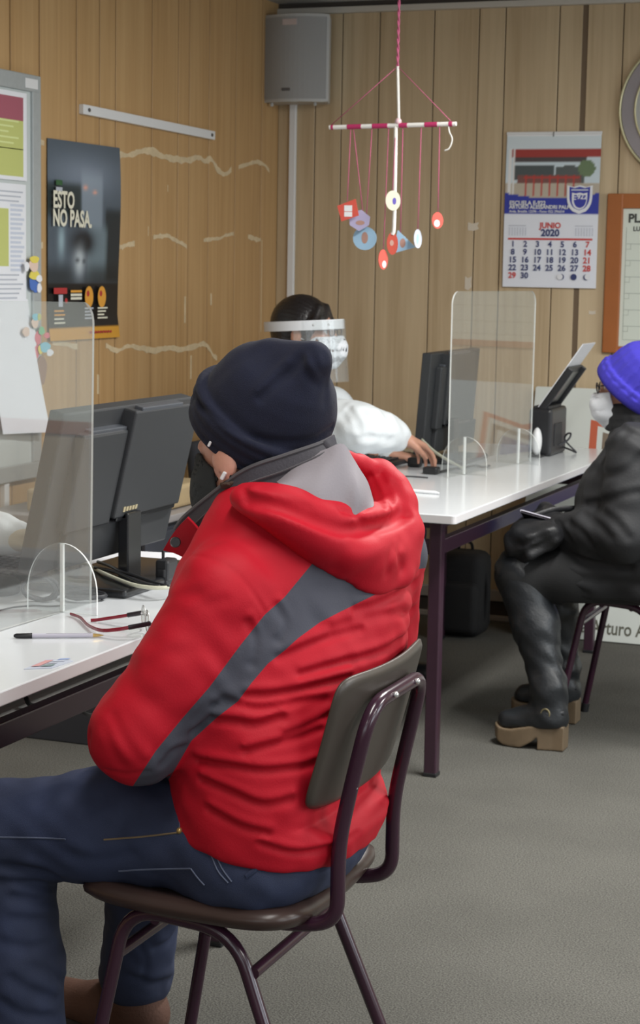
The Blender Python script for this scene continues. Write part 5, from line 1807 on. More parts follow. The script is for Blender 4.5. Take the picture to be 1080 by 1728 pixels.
# ================================================================== MAN IN THE RED JACKET
M_skin1 = skin_mat('skin_man', (206, 152, 132))
M_red = zone_mat('red_jacket_cloth', (184, 19, 39), (72, 73, 84), rough=0.62, bump=(420, 0.10), spec=0.25)
M_redp = mat('red_hood_cloth', (184, 19, 39), rough=0.62, bump=(420, 0.10), spec=0.25)
M_lining = mat('light_grey_lining', (140, 134, 140), rough=0.7, bump=(260, 0.12))
M_collar = mat('charcoal_collar', (60, 58, 66), rough=0.6, bump=(260, 0.15))
M_piping = mat('grey_piping', (88, 86, 90), rough=0.6)
M_denim = mat('blue_denim', (39, 47, 72), rough=0.8, var=(8, 0.34), bump=(900, 0.25))
M_stitch = mat('faded_stitching', (86, 93, 114), rough=0.8)
M_navy_k = mat('navy_fleece', (16, 20, 42), rough=0.95, bump=(700, 0.30), var=(60, 0.12))
M_navy_k.node_tree.nodes['Principled BSDF'].inputs['Sheen Weight'].default_value = 0.04
M_brownl = mat('brown_suede', (86, 58, 46), rough=0.8, var=(30, 0.12), bump=(200, 0.2))
M_sole = mat('dark_sole', (44, 38, 36), rough=0.8)
M_maskb = mat('black_cloth_mask', (48, 52, 54), rough=0.85, bump=(600, 0.2))
M_hair1 = mat('short_brown_hair', (70, 54, 44), rough=0.8, bump=(260, 0.5))

mH = np.array([-1.149, 2.660, 1.110])                  # head centre
mHR = frame((-0.94, 0.33, -0.14), (0.05, -0.02, 1))
mNK = np.array([-1.075, 2.640, 1.020])
mLs, mRs = np.array([-1.118, 2.475, 0.926]), np.array([-1.005, 2.812, 0.945])
mLe, mRe = np.array([-1.222, 2.405, 0.716]), np.array([-1.08, 2.960, 0.70])
mLw, mRw = np.array([-1.312, 2.605, 0.640]), np.array([-1.320, 2.735, 0.635])
mLh, mRh = np.array([-1.09, 2.528, 0.535]), np.array([-1.06, 2.700, 0.530])
mLk, mRk = np.array([-1.495, 2.485, 0.516]), np.array([-1.430, 2.845, 0.490])
mLa, mRa = np.array([-1.452, 2.460, 0.085]), np.array([-1.500, 2.930, 0.085])

TORSO = [
    (0.490, -1.075, 2.605, 0.190, 0.130, 0.120, 178),
    (0.560, -1.068, 2.610, 0.205, 0.160, 0.140, 176),
    (0.660, -1.062, 2.618, 0.215, 0.170, 0.148, 172),
    (0.760, -1.072, 2.628, 0.222, 0.165, 0.150, 165),
    (0.860, -1.085, 2.635, 0.216, 0.130, 0.155, 158),
    (0.940, -1.090, 2.645, 0.198, 0.100, 0.150, 153),
    (1.000, -1.088, 2.645, 0.160, 0.088, 0.125, 152),
    (1.050, -1.085, 2.640, 0.120, 0.090, 0.095, 152),
    (1.085, -1.080, 2.640, 0.085, 0.080, 0.080, 152),
]


def man_jacket0(P):
    d = loft(P, TORSO, 0.03, 2.3)
    # hem slants: cut lower front away, keep the drooping back
    for (s_, e_, w_, r0) in ((mLs, mLe, mLw, 0.072), (mRs, mRe, mRw, 0.082)):
        k = chain(P, [s_, s_ * 0.45 + e_ * 0.55 + np.array([0.010, 0, 0]), e_], [r0, 0.072, 0.070], 0.02)
        k = smin(k, chain(P, [e_, e_ * 0.5 + w_ * 0.5, w_], [0.066, 0.056, 0.046], 0.02), 0.03)
        d = smin(d, k, 0.022)
    d = smin(d, rc(P, mNK + np.array([0.02, 0, -0.03]), mLs + np.array([0.02, 0.03, 0.0]), 0.064, 0.054), 0.04)
    d = smin(d, rc(P, mNK + np.array([0.02, 0, -0.03]), mRs + np.array([0.0, -0.03, 0.0]), 0.070, 0.070), 0.04)
    return d


def jacket_folds():
    H = lambda *pts: hit(man_jacket0, spline([np.array(p, float) for p in pts], 4))
    F = []

    def fold(pts, dep=0.006, wid=0.008, ridge=True):
        dep *= 1.2; wid *= 0.72
        F.append((H(*pts), dep, wid))
        if ridge:
            up = [(x + 1, y - 11) for x, y in pts]
            F.append((H(*up), -dep * 0.6, wid * 1.25))
    # lower back, drawn in by the chair
    fold([(414, 1174), (463, 1172), (533, 1158), (590, 1144)], 0.009, 0.009)
    fold([(361, 1215), (400, 1219), (431, 1223), (475, 1211)], 0.009, 0.009)
    fold([(414, 1268), (463, 1256), (508, 1244), (541, 1231)], 0.008, 0.008)
    fold([(335, 1284), (382, 1293), (443, 1301), (508, 1295), (533, 1288)], 0.008, 0.008)
    fold([(341, 1316), (394, 1340), (443, 1358), (492, 1350)], 0.007, 0.009)
    fold([(353, 1366), (402, 1394), (451, 1407)], 0.006, 0.009)
    fold([(441, 1425), (500, 1440), (565, 1428), (610, 1405)], 0.007, 0.007)
    fold([(508, 1138), (565, 1121), (647, 1100), (690, 1080)], 0.007, 0.010)
    fold([(471, 1110), (524, 1088), (565, 1074), (610, 1062)], 0.006, 0.010)
    fold([(380, 1180), (440, 1196), (500, 1185), (550, 1180)], 0.005, 0.010)
    fold([(480, 1240), (520, 1225), (560, 1205)], 0.006, 0.008)
    fold([(600, 1030), (650, 1015), (700, 985)], 0.008, 0.012)
    fold([(560, 1060), (630, 1040), (695, 1030)], 0.005, 0.012)
    fold([(640, 1330), (600, 1345), (560, 1340)], 0.005, 0.009)
    fold([(640, 1370), (590, 1385), (545, 1378)], 0.005, 0.009)
    # sleeve
    fold([(190, 1210), (213, 1253), (240, 1285)], 0.003, 0.014)
    fold([(176, 1225), (190, 1262), (205, 1290)], 0.0025, 0.014)
    fold([(280, 1014), (305, 1004), (333, 1000)], 0.0018, 0.014)
    fold([(317, 1040), (345, 1022), (378, 1012)], 0.0018, 0.014)
    fold([(250, 1120), (290, 1100), (320, 1098)], 0.002, 0.018)
    fold([(420, 1050), (432, 1080), (425, 1120)], 0.006, 0.009)
    fold([(470, 1025), (482, 1052), (470, 1080)], 0.005, 0.009)
    fold([(360, 1190), (350, 1215), (325, 1235)], 0.006, 0.009)
    fold([(310, 1262), (290, 1270), (275, 1290)], 0.004, 0.008)
    # seams
    F.append((H((322, 938), (350, 941), (385, 955), (420, 990), (449, 1036)), 0.0028, 0.0028))
    F.append((H((538, 953), (480, 1008), (447, 1037), (407, 1087), (353, 1160), (307, 1213), (263, 1267), (233, 1308)), 0.0022, 0.0025))
    F.append((H((180, 1300), (215, 1308), (250, 1302)), 0.004, 0.004))
    F.append((H((150, 1240), (145, 1270), (150, 1295)), 0.003, 0.006))
    return F


MF = jacket_folds()


def cloth_noise(P, amp, sc_):
    x, y, z = P[:, 0] * sc_, P[:, 1] * sc_, P[:, 2] * sc_
    return amp * (np.sin(x * 1.7 + 2 * np.sin(z * 0.9 + y)) * np.sin(z * 1.3 + 1.5 * np.sin(y * 1.1)) + 0.5 * np.sin(2.7 * z + 1.9 * x + np.sin(3.1 * y)))


def man_jacket(P):
    d = man_jacket0(P)
    # hem: tilted so that the back hangs lower than the front; open neck above
    hem = (0.535 + 0.16 * (-(P[:, 0] + 1.08))) - P[:, 2]
    arm = np.minimum(chain(P, [mLe, mLw], [0.10, 0.09]), chain(P, [mRe, mRw], [0.10, 0.09]))
    hem = np.where(arm < 0, -1.0, hem)
    d = smax(d, hem, 0.012)
    # the cloth lies flat against the chair back
    s_ = np.clip((P[:, 2] - 0.612) / 0.205, 0, 1); u_ = (P[:, 1] - 2.622) / 0.188
    bx_ = -1.157 + 0.190 + 0.046 * s_ + 0.018 * (1 - u_ * u_) - 0.016
    cut = P[:, 0] - bx_
    side = np.maximum(np.abs(u_) * 0.188 - 0.200, np.maximum(0.590 - P[:, 2], P[:, 2] - 0.835))
    d = smax(d, np.where(side > 0, cut - 1.2 * side, cut), 0.015)
    d = d + cloth_noise(P, 0.0013, 38.0)
    return offset_creases(P, d, MF)


GREY1 = [(536, 940), (480, 1008), (447, 1037), (407, 1087), (353, 1160), (307, 1213), (263, 1267), (222, 1330), (275, 1332), (300, 1290), (323, 1250), (367, 1210), (402, 1183), (424, 1153), (452, 1120), (480, 1098), (503, 1077), (540, 1050), (577, 1031), (650, 995)]
GREY2 = [(698, 895), (740, 920), (735, 957), (688, 962)]


def jacket_zone(V):
    px = to_px(V)
    z = np.maximum(in_poly(px, GREY1), in_poly(px, GREY2))
    depth = (V - CAM) @ CF
    front = hit(man_jacket0, px[::1]) if False else None
    view = CAM - V; view /= np.linalg.norm(view, axis=1, keepdims=True)
    e = 0.004
    V32 = V.astype(np.float32)
    g = np.stack([man_jacket0(V32 + np.eye(3, dtype=np.float32)[i] * e) - man_jacket0(V32 - np.eye(3, dtype=np.float32)[i] * e) for i in range(3)], 1)
    g /= np.linalg.norm(g, axis=1, keepdims=True) + 1e-9
    return np.where((g * view).sum(1) > -0.02, z, -20.0)


def man_body(P):
    d = head_sdf(P, mH, mHR, 1.0, neck_to=mNK)
    d = smin(d, chain(P, [mNK, (-1.08, 2.64, 0.93), (-1.07, 2.62, 0.72), (-1.075, 2.605, 0.57)], [0.065, 0.095, 0.10, 0.105]), 0.04)
    d = smin(d, chain(P, [(-1.11, 2.56, 0.96), mLs, mLe, mLw], [0.06, 0.052, 0.042, 0.030]), 0.03)
    d = smin(d, chain(P, [(-1.05, 2.73, 0.95), mRs, mRe, mRw], [0.06, 0.052, 0.042, 0.030]), 0.03)
    d = smin(d, chain(P, [mLh, mLk, mLa], [0.075, 0.050, 0.035]), 0.03)
    d = smin(d, chain(P, [mRh, mRk, mRa], [0.075, 0.050, 0.035]), 0.03)
    for a_, s_ in ((mLa, -1), (mRa, 1)):
        d = smin(d, rc(P, a_ + np.array([0.02, 0, -0.045]), a_ + np.array([-0.12, 0, -0.055]), 0.028, 0.022), 0.02)
    d = smin(d, hand_sdf(P, mLw, (-0.25, 0.95, -0.16), (0.15, 0.2, -1), 1, curl=0.9, s=1.0), 0.015)
    d = smin(d, hand_sdf(P, mRw, (-0.35, -0.90, -0.12), (0.1, -0.1, -1), -1, curl=0.9, s=1.0), 0.015)
    return d


man = sculpt('person', man_body, (-1.80, 2.30, 0.0), (-0.85, 3.10, 1.32), 0.0055, M_skin1)
tag(man, 'seated person in red and grey hooded jacket, jeans and navy beanie, back turned', 'person')
eyes(mH, mHR, 1.0, man)

jk = sculpt('jacket', man_jacket, (-1.56, 2.26, 0.44), (-0.82, 3.12, 1.12), 0.0035, M_red, man, {'zone': jacket_zone}, relax=1)
jk['label'] = 'red jacket with slanting grey panels'

# ---- hood lying on the back
outer = lambda P: man_jacket0(P)
Rl = spline([(412, 832), (470, 839), (530, 861), (585, 876), (635, 872), (680, 850)], 5)
Bl = spline([(402, 846), (468, 894), (540, 948), (620, 993), (664, 984), (690, 942)], 5)
Rp = hit(man_jacket0, Rl, 0.030); Bp = hit(man_jacket0, Bl, 0.003)
for _i in range(4):
    Rp[1:-1] = 0.25 * Rp[:-2] + 0.5 * Rp[1:-1] + 0.25 * Rp[2:]
    Bp[1:-1] = 0.25 * Bp[:-2] + 0.5 * Bp[1:-1] + 0.25 * Bp[2:]
loop = [np.array(ony(674, 852, Rp[-1][1] + 0.01)), np.array(ony(662, 826, 2.78)), np.array(ony(640, 803, 2.80)), np.array(ony(607, 784, 2.76)), np.array(ony(580, 772, 2.70))]
hood_folds = None


def hood0(P):
    d = None
    n = len(Rp)
    for i in range(n):
        mid = (Rp[i] + Bp[i]) / 2; tow = CAM - mid; tow /= np.linalg.norm(tow)
        mid = mid + tow * 0.013
        g_ = 0.50 + 0.50 * min(1.0, i / 9.0)
        e = chain(P, [Rp[i], mid, Bp[i]], [0.015 * g_, 0.024 * g_, 0.008], 0.02)
        d = e if d is None else smin(d, e, 0.016)
    d = smin(d, chain(P, [tuple(p) for p in Rp], [0.021 * (0.5 + 0.5 * min(1.0, i / 9.0)) for i in range(n)], 0.01), 0.010)
    d = smin(d, chain(P, loop, [0.020, 0.017, 0.015, 0.014, 0.014], 0.015), 0.018)
    d = smin(d, rc(P, loop[1], Bp[-4], 0.022, 0.018), 0.03)
    d = smin(d, rc(P, loop[2], Bp[-2], 0.022, 0.014), 0.03)
    return d


def hood_fold_list():
    H = lambda *pts: hit(hood0, spline([np.array(p, float) for p in pts], 4))
    F = [(H((419, 843), (450, 850), (480, 858), (510, 870), (542, 884), (583, 896), (620, 890), (660, 880), (684, 866)), 0.024, 0.0085),
         (H((425, 829), (470, 836), (515, 848), (550, 862), (585, 876), (620, 874), (655, 866)), -0.006, 0.011),
         (H((455, 862), (500, 880), (545, 893), (590, 898)), -0.004, 0.010),
         (H((440, 826), (480, 838), (520, 856)), 0.003, 0.006),
         (H((575, 862), (592, 868), (612, 880)), 0.006, 0.006), (H((600, 866), (615, 858), (622, 850)), 0.006, 0.005),
         (H((565, 960), (590, 920), (630, 900)), 0.004, 0.014), (H((590, 985), (640, 950), (690, 905)), 0.004, 0.016),
         (H((680, 960), (676, 935), (682, 915)), 0.006, 0.008), (H((655, 968), (660, 945), (668, 925)), 0.005, 0.008),
         (H((640, 800), (655, 830), (662, 850)), 0.008, 0.006), (H((625, 805), (640, 838), (645, 856)), 0.007, 0.006),
         (H((662, 815), (676, 838), (680, 852)), 0.004, 0.006), (H((412, 828), (418, 840), (414, 850)), 0.006, 0.005)]
    return F


HFL = hood_fold_list()
hood_fn = lambda P: offset_creases(P, hood0(P), HFL)
allp = np.vstack([Rp, Bp, np.array(loop)])
hood = sculpt('hood', hood_fn, allp.min(0) - 0.06, allp.max(0) + 0.06, 0.0038, M_redp, man)

# ---- light grey lining rising between hood and neck
hj = lambda P: np.minimum(man_jacket0(P), np.minimum(hood0(P), head_sdf(P, mH, mHR, 1.0, neck_to=mNK)))
topl = spline([(468, 815), (500, 788), (533, 768), (556, 758), (577, 750), (592, 772), (604, 792), (618, 815), (628, 848)], 4)
botl = spline([(474, 822), (500, 834), (530, 850), (556, 862), (580, 870), (598, 870), (610, 868), (620, 863), (629, 855)], 4)
bot = hit(hood0, botl, -0.012)
top_y = np.interp(np.linspace(0, 1, len(topl)), [0, .3, .5, .7, 1], [2.575, 2.585, 2.60, 2.62, 2.66])
topp = np.array([ony(p[0], p[1], yv) for p, yv in zip(topl, top_y)])
G = []
for i in range(13):
    t = i / 12
    row = []
    for j in range(len(topl)):
        p = topp[j] * (1 - t) + bot[j] * t
        tow = CAM - p; tow /= np.linalg.norm(tow)
        p = p + tow * (0.018 * math.sin(math.pi * t) * (0.7 + 0.3 * math.sin(j * 0.35)) + 0.004 * math.sin(3 * t + j * 0.55))
        row.append(tuple(p))
    G.append(row)
ln = sheet('hood_lining', G, M_lining, man, thick=0.003)
ln['label'] = 'light grey lining of the hood'
bm = BM(); tube(bm, [G[i][20] for i in range(13)], 0.0016, 6); obj('lining_seam', bm, M_collar, ln)

# ---- charcoal collar round the neck, red flap with a snap in front
ct_px = [(563, 737), (538, 749), (482, 768), (413, 793), (353, 837), (311, 872), (296, 892)]
cy_ = [2.615, 2.592, 2.575, 2.570, 2.585, 2.610, 2.630]
cb_px = [(570, 764), (543, 782), (473, 816), (413, 838), (366, 872), (334, 905), (312, 930)]
near_t = [ony(p[0], p[1], yv) for p, yv in zip(ct_px, cy_)]
near_b = [ony(p[0], p[1], yv - 0.016) for p, yv in zip(cb_px, cy_)]
lft = np.array([-0.47, -0.88, 0.0])
cc0 = np.array([-1.11, 2.645, 0])


def mir(p):
    v = np.array(p) - cc0; k = v[0] * lft[0] + v[1] * lft[1]
    return np.array(p) - 2 * k * lft


far_t = [mir(p) for p in near_t[1:]]
far_b = [mir(p) for p in near_b[1:]]
T_ = spline(far_t[::-1] + near_t, 5); B_ = spline(far_b[::-1] + near_b, 5)
G = []
for i in range(8):
    t = i / 7
    G.append([tuple(np.array(a) * (1 - t) + np.array(b) * t + np.array([0, 0, 0])) for a, b in zip(T_, B_)])
col = sheet('collar', G, M_collar, man, thick=0.006)
col['label'] = 'charcoal stand-up collar'
bm = BM(); tube(bm, T_, 0.0035, 8); obj('collar_edge', bm, M_piping, col, smooth=True)
bm = BM(); tube(bm, [tuple(np.array(p) + np.array([0, -0.004, 0])) for p in G[4]], 0.0016, 6); obj('collar_edge', bm, M_piping, col, smooth=True)
fl_px = [[(316, 874), (300, 890), (287, 908), (275, 929)], [(326, 884), (314, 902), (303, 918), (292, 933)], [(336, 896), (328, 912), (320, 928), (308, 940)]]
G = [[tuple(ony(x, y, 2.555 + 0.012 * j + 0.004 * i)) for j, (x, y) in enumerate(r)] for i, r in enumerate(fl_px)]
G2 = []
for r in G: G2.append([tuple(p) for p in spline(r, 4)])
G3 = list(zip(*[spline(list(c), 4) for c in zip(*G2)]))
flap = sheet('collar_flap', [[tuple(p) for p in r] for r in G3], M_redp, man, thick=0.004)
sn = ony(296, 915, 2.560)
tow = CAM - sn; tow /= np.linalg.norm(tow)
bm = BM(); r_ = bmesh.ops.create_cone(bm, cap_ends=True, segments=16, radius1=0.0085, radius2=0.007, depth=0.005)
bmesh.ops.transform(bm, matrix=Matrix.Translation(sn + tow * 0.004) @ Vector(tow).to_track_quat('Z', 'Y').to_matrix().to_4x4(), verts=bm.verts[:])
obj('snap_button', bm, M_black, flap, smooth=True)

# ---- jeans


def jeans0(P):
    d = loft(P, [(0.455, -1.085, 2.603, 0.185, 0.12, 0.105, 178), (0.52, -1.075, 2.605, 0.196, 0.14, 0.118, 178), (0.57, -1.085, 2.608, 0.180, 0.145, 0.085, 176), (0.62, -1.095, 2.61, 0.165, 0.13, 0.06, 175)], 0.03, 2.4)
    for (h_, k_, a_) in ((mLh, mLk, mLa), (mRh, mRk, mRa)):
        d = smin(d, chain(P, [h_ + np.array([-0.02, 0, 0.005]), h_ * 0.4 + k_ * 0.6 + np.array([0, 0, 0.012]), k_], [0.092, 0.086, 0.074], 0.03), 0.035)
        d = smin(d, chain(P, [k_, k_ * 0.5 + a_ * 0.5 + np.array([0.010, 0, 0.0]), a_ + np.array([0.008, 0, 0.035])], [0.072, 0.064, 0.068], 0.03), 0.025)
    return d


def jeans_folds():
    H = lambda *pts: hit(jeans0, spline([np.array(p, float) for p in pts], 4))
    F = []
    for pts, dep, wid in (
        (((95, 1480), (70, 1470), (40, 1465), (5, 1462)), 0.007, 0.009), (((100, 1500), (70, 1493), (35, 1490), (0, 1488)), 0.006, 0.008),
        (((98, 1520), (60, 1518), (20, 1512)), 0.005, 0.008), (((95, 1548), (60, 1553), (20, 1548)), 0.005, 0.009),
        (((5, 1590), (45, 1600), (88, 1592)), 0.004, 0.010), (((110, 1660), (80, 1640), (60, 1632)), 0.006, 0.010), (((20, 1650), (55, 1672), (110, 1690)), 0.006, 0.010),
        (((5, 1690), (40, 1712), (95, 1716)), 0.006, 0.010), (((300, 1340), (306, 1370), (302, 1398)), 0.004, 0.005), (((70, 1350), (110, 1335), (160, 1345)), 0.004, 0.014),
        (((120, 1440), (170, 1450), (220, 1438)), 0.004, 0.012), (((265, 1600), (285, 1590), (296, 1575)), 0.006, 0.008), (((225, 1650), (255, 1660), (290, 1652)), 0.005, 0.008),
        (((230, 1585), (245, 1615), (240, 1650)), 0.004, 0.007), (((330, 1395), (370, 1425), (410, 1455)), 0.005, 0.008), (((180, 1330), (205, 1370), (200, 1400)), 0.003, 0.010)):
        F.append((H(*pts), dep, wid)); F.append((H(*[(x, y - 11) for x, y in pts]), -dep * 0.6, wid * 1.2))
    return F


JF = jeans_folds()


def jeans(P):
    d = jeans0(P)
    for a_ in (mLa, mRa):
        near = (np.abs(P[:, 0] - a_[0]) < 0.12) & (np.abs(P[:, 1] - a_[1]) < 0.12) & (P[:, 2] < 0.3)
        d = np.where(near, smax(d, 0.075 - P[:, 2], 0.006), d)
    d = smax(d, 0.450 - P[:, 2] - 9.0 * np.maximum(0, -(P[:, 0] + 1.345)), 0.02)
    d = d + cloth_noise(P, 0.0012, 46.0)
    return offset_creases(P, d, JF)


jn = sculpt('jeans', jeans, (-1.64, 2.34, 0.05), (-0.90, 3.04, 0.68), 0.0048, M_denim, man)
jn['label'] = 'blue denim jeans'


def stitch(pts, r=0.0014, name='stitching', m=None):
    P = hit(jeans, spline([np.array(p, float) for p in pts], 6), 0.0006)
    bm = BM(); tube(bm, P, r, 5)
    return obj(name, bm, m or M_stitch, jn, smooth=True)


M_st2 = mat('tan_stitching', (122, 104, 78), rough=0.8)
stitch([(0, 1413), (60, 1414), (110, 1416)]); stitch([(175, 1417), (240, 1412), (300, 1405)], m=M_st2)
stitch([(300, 1345), (304, 1375), (303, 1398)]); stitch([(305, 1402), (330, 1385), (345, 1378)])
stitch([(345, 1420), (356, 1442), (368, 1470), (385, 1490)]); stitch([(352, 1418), (363, 1440), (375, 1466), (391, 1488)])
stitch([(200, 1470), (260, 1467), (322, 1466)]); stitch([(322, 1466), (334, 1482), (345, 1494)])
stitch([(360, 1400), (390, 1425), (420, 1450), (450, 1466)])
bl = stitch([(415, 1479), (430, 1468), (448, 1452)], 0.0035, 'belt_loop', M_denim)
rv = hit(jeans, [(303, 1402)], 0.001)[0]
bm = BM(); bmesh.ops.create_uvsphere(bm, u_segments=10, v_segments=8, radius=0.005); bmesh.ops.transform(bm, matrix=Matrix.Translation(rv), verts=bm.verts[:])
obj('rivet', bm, MATS['brass_tip'], jn, smooth=True)

# ---- boots


def boot_fn(a, f, toe=0.175):
    f = np.array(f, float); f /= np.linalg.norm(f)

    def fn(P):
        A = np.array([a[0], a[1], 0.0])
        d = chain(P, [A + np.array([0, 0, 0.135]) - f * 0.012, A + np.array([0, 0, 0.075]) - f * 0.008], [0.046, 0.048], 0.02)
        d = smin(d, rc(P, A - f * 0.035 + np.array([0, 0, 0.045]), A + f * 0.06 + np.array([0, 0, 0.045]), 0.040, 0.042), 0.03)
        d = smin(d, rc(P, A + f * 0.06 + np.array([0, 0, 0.040]), A + f * toe + np.array([0, 0, 0.040]), 0.043, 0.038), 0.03)
        d = smax(d, 0.016 - P[:, 2], 0.004)
        return d
    return fn


def sole_fn(a, f, toe=0.175):
    f = np.array(f, float); f /= np.linalg.norm(f)

    def fn(P):
        A = np.array([a[0], a[1], 0.012])
        d = chain(P, [A - f * 0.04, A + f * 0.06, A + f * (toe + 0.002)], [0.042, 0.044, 0.041], 0.02)
        return smax(smax(d, P[:, 2] - 0.020, 0.003), 0.001 - P[:, 2], 0.003)
    return fn


for nm, a_, f_ in (('left', mLa, (-1, -0.05, 0)), ('right', mRa, (-1, 0.12, 0))):
    A = np.array([a_[0], a_[1], 0])
    b_ = sculpt('boot', boot_fn(a_, f_), A + np.array([-0.26, -0.09, -0.01]), A + np.array([0.10, 0.10, 0.20]), 0.004, M_brownl, man)
    s_ = sculpt('sole', sole_fn(a_, f_), A + np.array([-0.26, -0.09, -0.01]), A + np.array([0.10, 0.10, 0.03]), 0.004, M_sole, b_)

# ---- navy beanie
hu = np.array([0.63, -0.33, 1.0]); hu /= np.linalg.norm(hu)          # axis of the beanie, leaning back towards the left ear
hc = ony(444, 699, 2.655)
hatR = axis_frame((-0.97, 0.20, 0.0), hu).astype(np.float32)          # columns forward, left, up(axis)


def beanie0(P):
    q = (P - hc.astype(np.float32)) @ hatR
    t = q[:, 2]
    prof_t = np.array([-0.05, -0.03, 0.0, 0.03, 0.06, 0.085, 0.105, 0.122])
    ra = np.interp(t, prof_t, [0.100, 0.103, 0.105, 0.101, 0.092, 0.079, 0.061, 0.045])
    rb = ra * 0.86
    k0 = np.sqrt((q[:, 0] / ra) ** 2 + (q[:, 1] / rb) ** 2) + 1e-6
    d = (k0 - 1) * np.sqrt(q[:, 0] ** 2 + q[:, 1] ** 2) / k0
    d = np.where(k0 < 0.4, -0.05, d)
    d = smax(d, np.maximum(t - 0.098, -0.034 - t), 0.030)
    return d


def beanie1(P):
    d = beanie0(P)
    q = (P - hc.astype(np.float32)) @ hatR
    # corner where the crown seams meet
    pk = ony(530, 612, 2.60)
    d = smin(d, rc(P, pk, pk + np.array([-0.05, 0.05, -0.07]), 0.015, 0.05), 0.06)
    d = smin(d, rc(P, ony(462, 598, 2.63), ony(530, 603, 2.61), 0.022, 0.022), 0.035)
    # rolled cuff
    cuff = []
    for a in np.linspace(0, 2 * math.pi, 40, endpoint=False):
        cuff.append(hc + hatR @ np.array([0.1095 * math.cos(a), 0.097 * math.sin(a), 0.004]))
    cl = cuff + [cuff[0]]
    c2 = [p - hatR[:, 2] * 0.046 + (hc - p) * 0.06 for p in cl]
    e = np.full(len(P), 9.0, np.float32)
    for i in range(40):
        e = np.minimum(e, rc(P, cl[i], cl[i + 1], 0.0085, 0.0085))
        e = np.minimum(e, smin(rc(P, cl[i] * 0.7 + c2[i] * 0.3, cl[i + 1] * 0.7 + c2[i + 1] * 0.3, 0.0095, 0.0095), rc(P, cl[i] * 0.3 + c2[i] * 0.7, cl[i + 1] * 0.3 + c2[i + 1] * 0.7, 0.0095, 0.0095), 0.01))
        e = np.minimum(e, rc(P, c2[i], c2[i + 1], 0.0085, 0.0085))
    d = smin(d, e, 0.006)
    return d


def beanie_folds():
    H = lambda *pts: hit(beanie1, spline([np.array(p, float) for p in pts], 4))
    return [(H((325, 668), (345, 692), (380, 716), (430, 739), (480, 746), (530, 742), (562, 722)), 0.007, 0.0055), (H((440, 672), (463, 650), (487, 628), (505, 606)), 0.010, 0.007), (H((436, 660), (460, 637), (485, 614)), -0.004, 0.010),
            (H((505, 604), (512, 625), (525, 640), (538, 650)), 0.005, 0.008), (H((520, 590), (532, 612), (545, 636)), 0.006, 0.006), (H((510, 592), (500, 612), (490, 632)), 0.003, 0.008),
            (H((365, 640), (400, 610), (450, 592)), 0.0015, 0.012), (H((548, 600), (551, 640), (549, 680)), 0.003, 0.008)]


BF = beanie_folds()
head_only = lambda P: head_sdf(P, mH, mHR, 1.0, neck_to=mNK)


def beanie(P):
    d = offset_creases(P, beanie1(P), BF)
    return d


bn = sculpt('beanie', beanie, hc - 0.18, hc + 0.18, 0.0036, M_navy_k, man)
bn['label'] = 'navy fleece beanie with rolled cuff'

# hair at the nape
bm = None
hair = sculpt('hair', lambda P: smax(smax(np.abs(head_only(P) - 0.003) - 0.004, -ell((P - mH.astype(np.float32)) @ mHR.astype(np.float32), (0.10, 0, -0.03), (0.115, 0.2, 0.12)), 0.004), ((P - mH.astype(np.float32)) @ mHR.astype(np.float32))[:, 2] + 0.035, 0.004), mH - 0.14, mH + 0.14, 0.004, M_hair1, man)

# black cloth mask, ear loops, white ear loop adjuster


def mask_fn(c, R, s=1.0, grow=0.008, back=0.020, topz=-0.022, point=0.012, pleat=0.0, lim=-0.012):
    def fn(P):
        q = ((P - np.asarray(c, np.float32)) @ np.asarray(R, np.float32)) / s
        base = head_sdf(P, c, R, s)
        bulge = ell(q, (0.072, 0, -0.058), (0.058 + point, 0.058, 0.062)) * s
        o = smin(base - grow * 0.6, bulge, 0.02)
        sh = np.abs(o - 0.001) - 0.0022
        sh = sh + pleat * np.sin(q[:, 2] * 170) * np.clip((q[:, 0] - 0.03) / 0.03, 0, 1)
        sh = smax(sh, (back - q[:, 0] + 0.10 * np.abs(q[:, 2] + 0.06)) * s, 0.003)
        top = topz + 0.55 * (q[:, 0] - 0.06)
        sh = smax(sh, (q[:, 2] - np.minimum(top, lim)) * s, 0.003)
        sh = smax(sh, (-0.128 - q[:, 2]) * s, 0.003)
        return sh
    return fn


mk = sculpt('face_mask', mask_fn(mH, mHR, 1.0, grow=0.004, back=0.022, topz=0.006, point=-0.004, lim=0.012), mH - 0.19, mH + 0.19, 0.0034, M_maskb, man)
for sg in (1, -1):
    pts = [mH + mHR @ np.array(p) for p in ((0.030, 0.066 * sg, -0.035), (0.005, 0.082 * sg, -0.020), (-0.022, 0.086 * sg, -0.010), (-0.012, 0.082 * sg, -0.045), (0.020, 0.066 * sg, -0.082))]
    bm = BM(); tube(bm, spline(pts, 6), 0.0018, 6); obj('ear_loop', bm, M_maskb, mk, smooth=True)
for (px, py, r_) in ((354, 749, 0.0045), (377, 803, 0.006)):
    p = hit(lambda P: np.minimum(head_only(P), beanie1(P)), [(px, py)], 0.003)[0]
    bm = BM(); box(bm, p, (r_, r_, r_ * 2.2), rot=Matrix.Rotation(0.5, 3, 'Y'), bevel=0.0015)
    obj('loop_adjuster', bm, M_white, mk)
